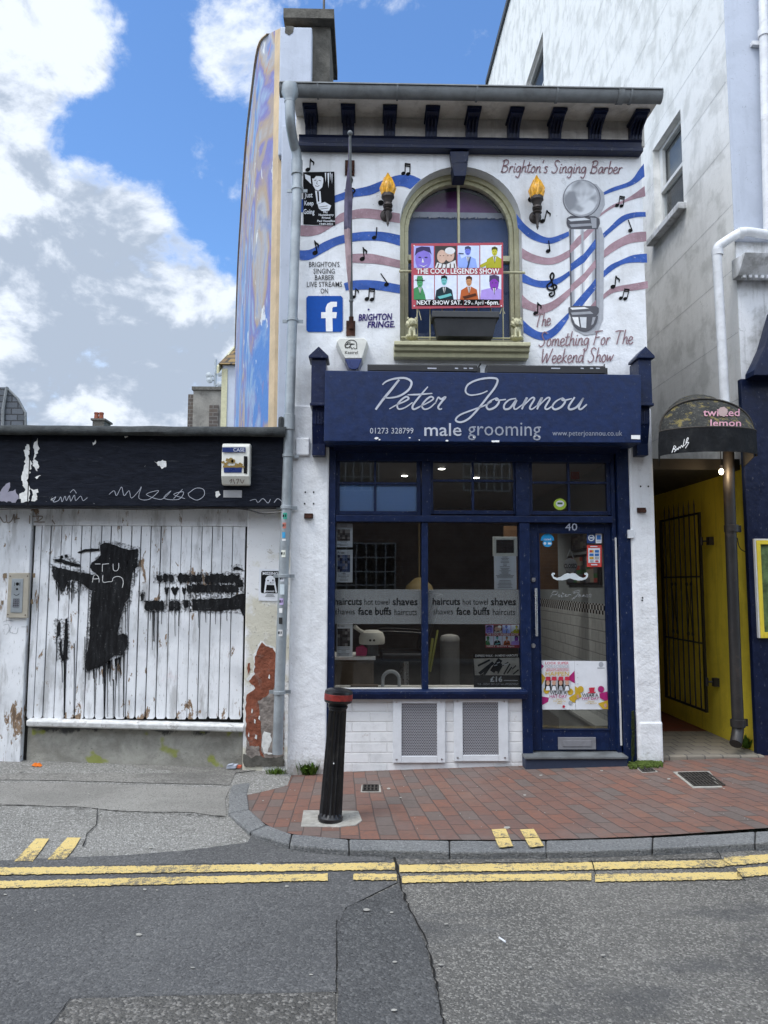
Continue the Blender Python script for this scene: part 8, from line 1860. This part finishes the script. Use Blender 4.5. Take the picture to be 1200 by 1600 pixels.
decal('payment_sticker', 'red payment card sticker on the right of the door glass', 'sticker', [('c_card_red', bxs(446, 197, 534, 327)), ('paper', bxs(454, 215, 524, 303)), ('c_card_gold', bxs(461, 226, 486, 242)), ('c_card_blue', bxs(493, 226, 518, 242)), ('c_card_red', ci(470, 234, 8, 7)), ('c_card_blue', bxs(461, 247, 486, 262)), ('c_card_blue', bxs(493, 247, 518, 262)), ('c_card_gold', bxs(461, 267, 486, 280)), ('c_grey_print', bxs(493, 267, 518, 280)), ('c_grey_print', bxs(465, 286, 486, 298)), ('c_card_red', bxs(496, 288, 514, 297)), ('paper', bxs(470, 311, 508, 317)), ('paper', bxs(466, 203, 508, 208))])
m = [(233, 372), (240, 362), (255, 362), (256, 372), (246, 372), (250, 386), (268, 392), (290, 386), (312, 370), (332, 363), (345, 368), (358, 363), (378, 366), (400, 384), (422, 392), (438, 388), (442, 374), (432, 374), (430, 364), (444, 360), (454, 370), (452, 386), (440, 400), (418, 407), (390, 407), (366, 402), (345, 394), (325, 402), (300, 407), (268, 406), (246, 396)]
decal('moustache_decal', 'white curled moustache decal in the middle of the door glass', 'decal', [('c_pale_decal', m)])
mb = MB(); L = lambda *p: [dd(*q) for q in p]
for s in ([(232, 505), (245, 475), (268, 474), (265, 490), (243, 492)], [(270, 500), (285, 490), (275, 505), (292, 500)], [(300, 480), (295, 505), (306, 502)], [(292, 488), (312, 486)], [(310, 500), (324, 490), (314, 505), (330, 498)], [(332, 505), (338, 492), (352, 492)], [(392, 478), (365, 482), (372, 472), (402, 470), (380, 505), (355, 520), (372, 505)], [(402, 492), (396, 505), (410, 498), (402, 490)], [(425, 492), (416, 505), (430, 492), (428, 506)], [(438, 506), (444, 492), (452, 492), (450, 506)], [(458, 506), (464, 492), (472, 494), (468, 506)]): mb.stroke(L(*s), .9, Yd, smooth=4)
mb.build('script_decal', M['etch'], label='faint etched script lettering across the door glass under the moustache', cat='decal', norm=False)
CL_ = thing('closed_sign', 'round grey closed sign hanging inside the door glass above the moustache', 'sign', tuple(at_y(*dd(348, 360), YDg+.03)))
mb = MB(); c = at_y(*dd(347, 317), YDg+.03); mb.lathe(c, [(.062, .0), (.062, -.006), (.058, -.008)], 24, axis='Y'); mb.build('disc', colour('pewter', (.22, .22, .22)), CL_, smooth=35); mb = MB(); (x0, y0), (x1, y1) = dd(310, 308), dd(386, 334); mb.text('CLOSED', (x0, y0, x1, y1), YDg+.020, bold=.02); mb.build('lettering', M['ink'], CL_, norm=False)
mb = MB(); mb.tube([at_y(*dd(326, 276), YDg+.03), at_y(*dd(345, 222), YDg+.03), at_y(*dd(366, 276), YDg+.03)], .004, 5); mb.build('cord', M['pipe'], CL_)
T = decal('event_poster', 'tall hat day poster with four people in red hats on the door glass', 'poster',
  [('paper', [(176, 884), (372, 886), (378, 1176), (178, 1176)]), ('c_magenta', [(172, 900), (190, 918), (176, 935)]), ('c_mustard', [(176, 960), (200, 985), (178, 1030)]), ('c_magenta', [(372, 945), (334, 985), (340, 1000), (374, 1020)]), ('c_magenta', [(178, 1098), (220, 1105), (215, 1130), (178, 1150)]), ('c_mustard', [(338, 1105), (376, 1082), (377, 1135), (350, 1130)]), ('c_mustard', ci(206, 1062, 18, 20)), ('c_mustard', ci(348, 1070, 17, 19)), ('c_grey_print', ci(348, 1136, 12, 12)), ('c_hat_red', ci(308, 1158, 8, 8))]
  + [q for k, cx in enumerate((214, 250, 290, 328)) for q in (('ink', [(cx-18, 1062), (cx-17, 1000), (cx+17, 1000), (cx+18, 1062)] if k in (0, 2) else [(cx-17, 1062), (cx-12, 1030), (cx+12, 1030), (cx+17, 1062)]), ('paper' if k != 2 else 'c_grey_print', [(cx-14, 1062), (cx-8, 1036), (cx+8, 1036), (cx+14, 1062)]), ('c_skin', ci(cx, 1017, 11, 15)), ('c_hat_red', [(cx-15, 1003), (cx-12, 980), (cx+14, 980), (cx+16, 1003)]))],
  [('c_hat_red', 'LOOK SUPER', (198, 892, 338, 907)), ('c_grey_print', 'FOR SCIENCE', (200, 910, 340, 927)), ('c_hat_red', 'AND HELP TREATMENT', (202, 931, 340, 938)), ('c_hat_red', 'BREAKTHROUGHS', (202, 940, 340, 948)), ('c_mustard', 'HAPPEN', (200, 951, 340, 975)), ('ink', 'WEAR A', (226, 1066, 326, 1087)), ('c_magenta', 'HAT DAY', (224, 1088, 328, 1107)), ('c_mustard', 'FRIDAY', (262, 1112, 304, 1119)), ('c_mustard', '31ST MARCH', (246, 1122, 318, 1131)), ('c_mustard', '2023', (268, 1134, 298, 1143))])
T = decal('event_poster', 'hat day poster with a blank white upper part, on the right of the door glass', 'poster',
  [('paper', [(373, 886), (562, 888), (572, 1175), (380, 1176)]), ('c_grey_print', ci(530, 908, 14, 16)), ('c_grey_print', bxs(508, 926, 552, 932)), ('c_grey_print', bxs(386, 906, 394, 908)), ('c_grey_print', bxs(386, 958, 394, 960)), ('c_grey_print', bxs(386, 984, 394, 986)), ('c_grey_print', bxs(386, 1022, 398, 1024)), ('c_mustard', [(374, 1036), (398, 1050), (415, 1100), (376, 1120)]), ('c_mustard', ci(408, 1056, 19, 20)), ('c_magenta', ci(530, 1055, 19, 20)), ('c_magenta', [(520, 1080), (568, 1068), (570, 1130), (524, 1108)]), ('c_mustard', [(512, 1140), (570, 1120), (572, 1174), (540, 1172)]), ('c_skin', ci(392, 1098, 8, 12)), ('c_skin', ci(556, 1152, 9, 12)), ('c_hat_red', [(458, 1046), (494, 1044), (488, 1072), (462, 1072)]), ('c_hat_red', [(452, 1072), (498, 1070), (498, 1077), (452, 1079)])],
  [('ink', 'WEAR A', (418, 1080, 514, 1101)), ('c_magenta', 'HAT DAY', (418, 1102, 518, 1118)), ('c_mustard', 'FRIDAY', (452, 1124, 492, 1131)), ('c_mustard', '31ST MARCH', (438, 1134, 504, 1142))])
yt = YF+.03+.025-.003
mb = MB(); mb.face([at_y(875+10*math.cos(t), 788+9*math.sin(t), yt) for t in [2*math.pi*k/18 for k in range(18)]], 0); mb.face([at_y(875+6.5*math.cos(t), 787+5*math.sin(t), yt-.001) for t in [2*math.pi*k/16 for k in range(16)]], 1); mb.pp([(871, 785), (879, 785), (879, 788), (871, 788)], yt-.002, 2)
mb.build('round_sticker', [M['c_lime_sticker'], M['paper'], colour('moss_sticker', (.06, .14, .04))], label='round green and white sticker on the light above the door', cat='sticker', norm=False)
mb = MB(); p = at_y(899, 743, .7); mb.box(p.x-.04, p.x+.04, .7, .72, p.z-.035, p.z+.04); mb.build('red_notice', colour('dull_red', (.32, .03, .02)), label='small red notice behind the light above the door', cat='notice')
# ------------------------------------------------------------------ the street behind the camera
YO = -9.4
OB = thing('opposite_building', 'brown brick building on the opposite side of the street', 'building', (0, YO, 0))
mb = MB(); mb.box(-13, 13, YO-5, YO, -.1, 6.2); mb.build('wall', M['oppbrick'], OB)
mb = MB(); mb.box(-13, 13, YO+.001, YO+.7, -.1, .0); mb.build('opposite_pavement', M['slabcon'], kind='structure')
for cx, w_, z0, z1 in ((-.02, 1.25, .95, 2.45), (-3.6, 1.2, .9, 2.5), (-.3, 1.1, 3.6, 5.1), (2.6, 1.0, 3.6, 5.1), (-3.6, 1.1, 3.6, 5.1)):
    mb = MB(); mb.box(cx-w_/2, cx+w_/2, YO+.002, YO+.02, z0, z1); f = mb.build('window', colour('dark_opening', (.012, .012, .014), .3), OB); mb = MB(); n, k_ = 6, 5
    for k in range(n+1): x = cx-w_/2+w_*k/n; mb.box(x-.013, x+.013, YO+.021, YO+.045, z0, z1)
    for k in range(k_+1): z = z0+(z1-z0)*k/k_; mb.box(cx-w_/2, cx+w_/2, YO+.0215, YO+.043, z-.013, z+.013)
    mb.build('glazing_bars', M['sash'], f)
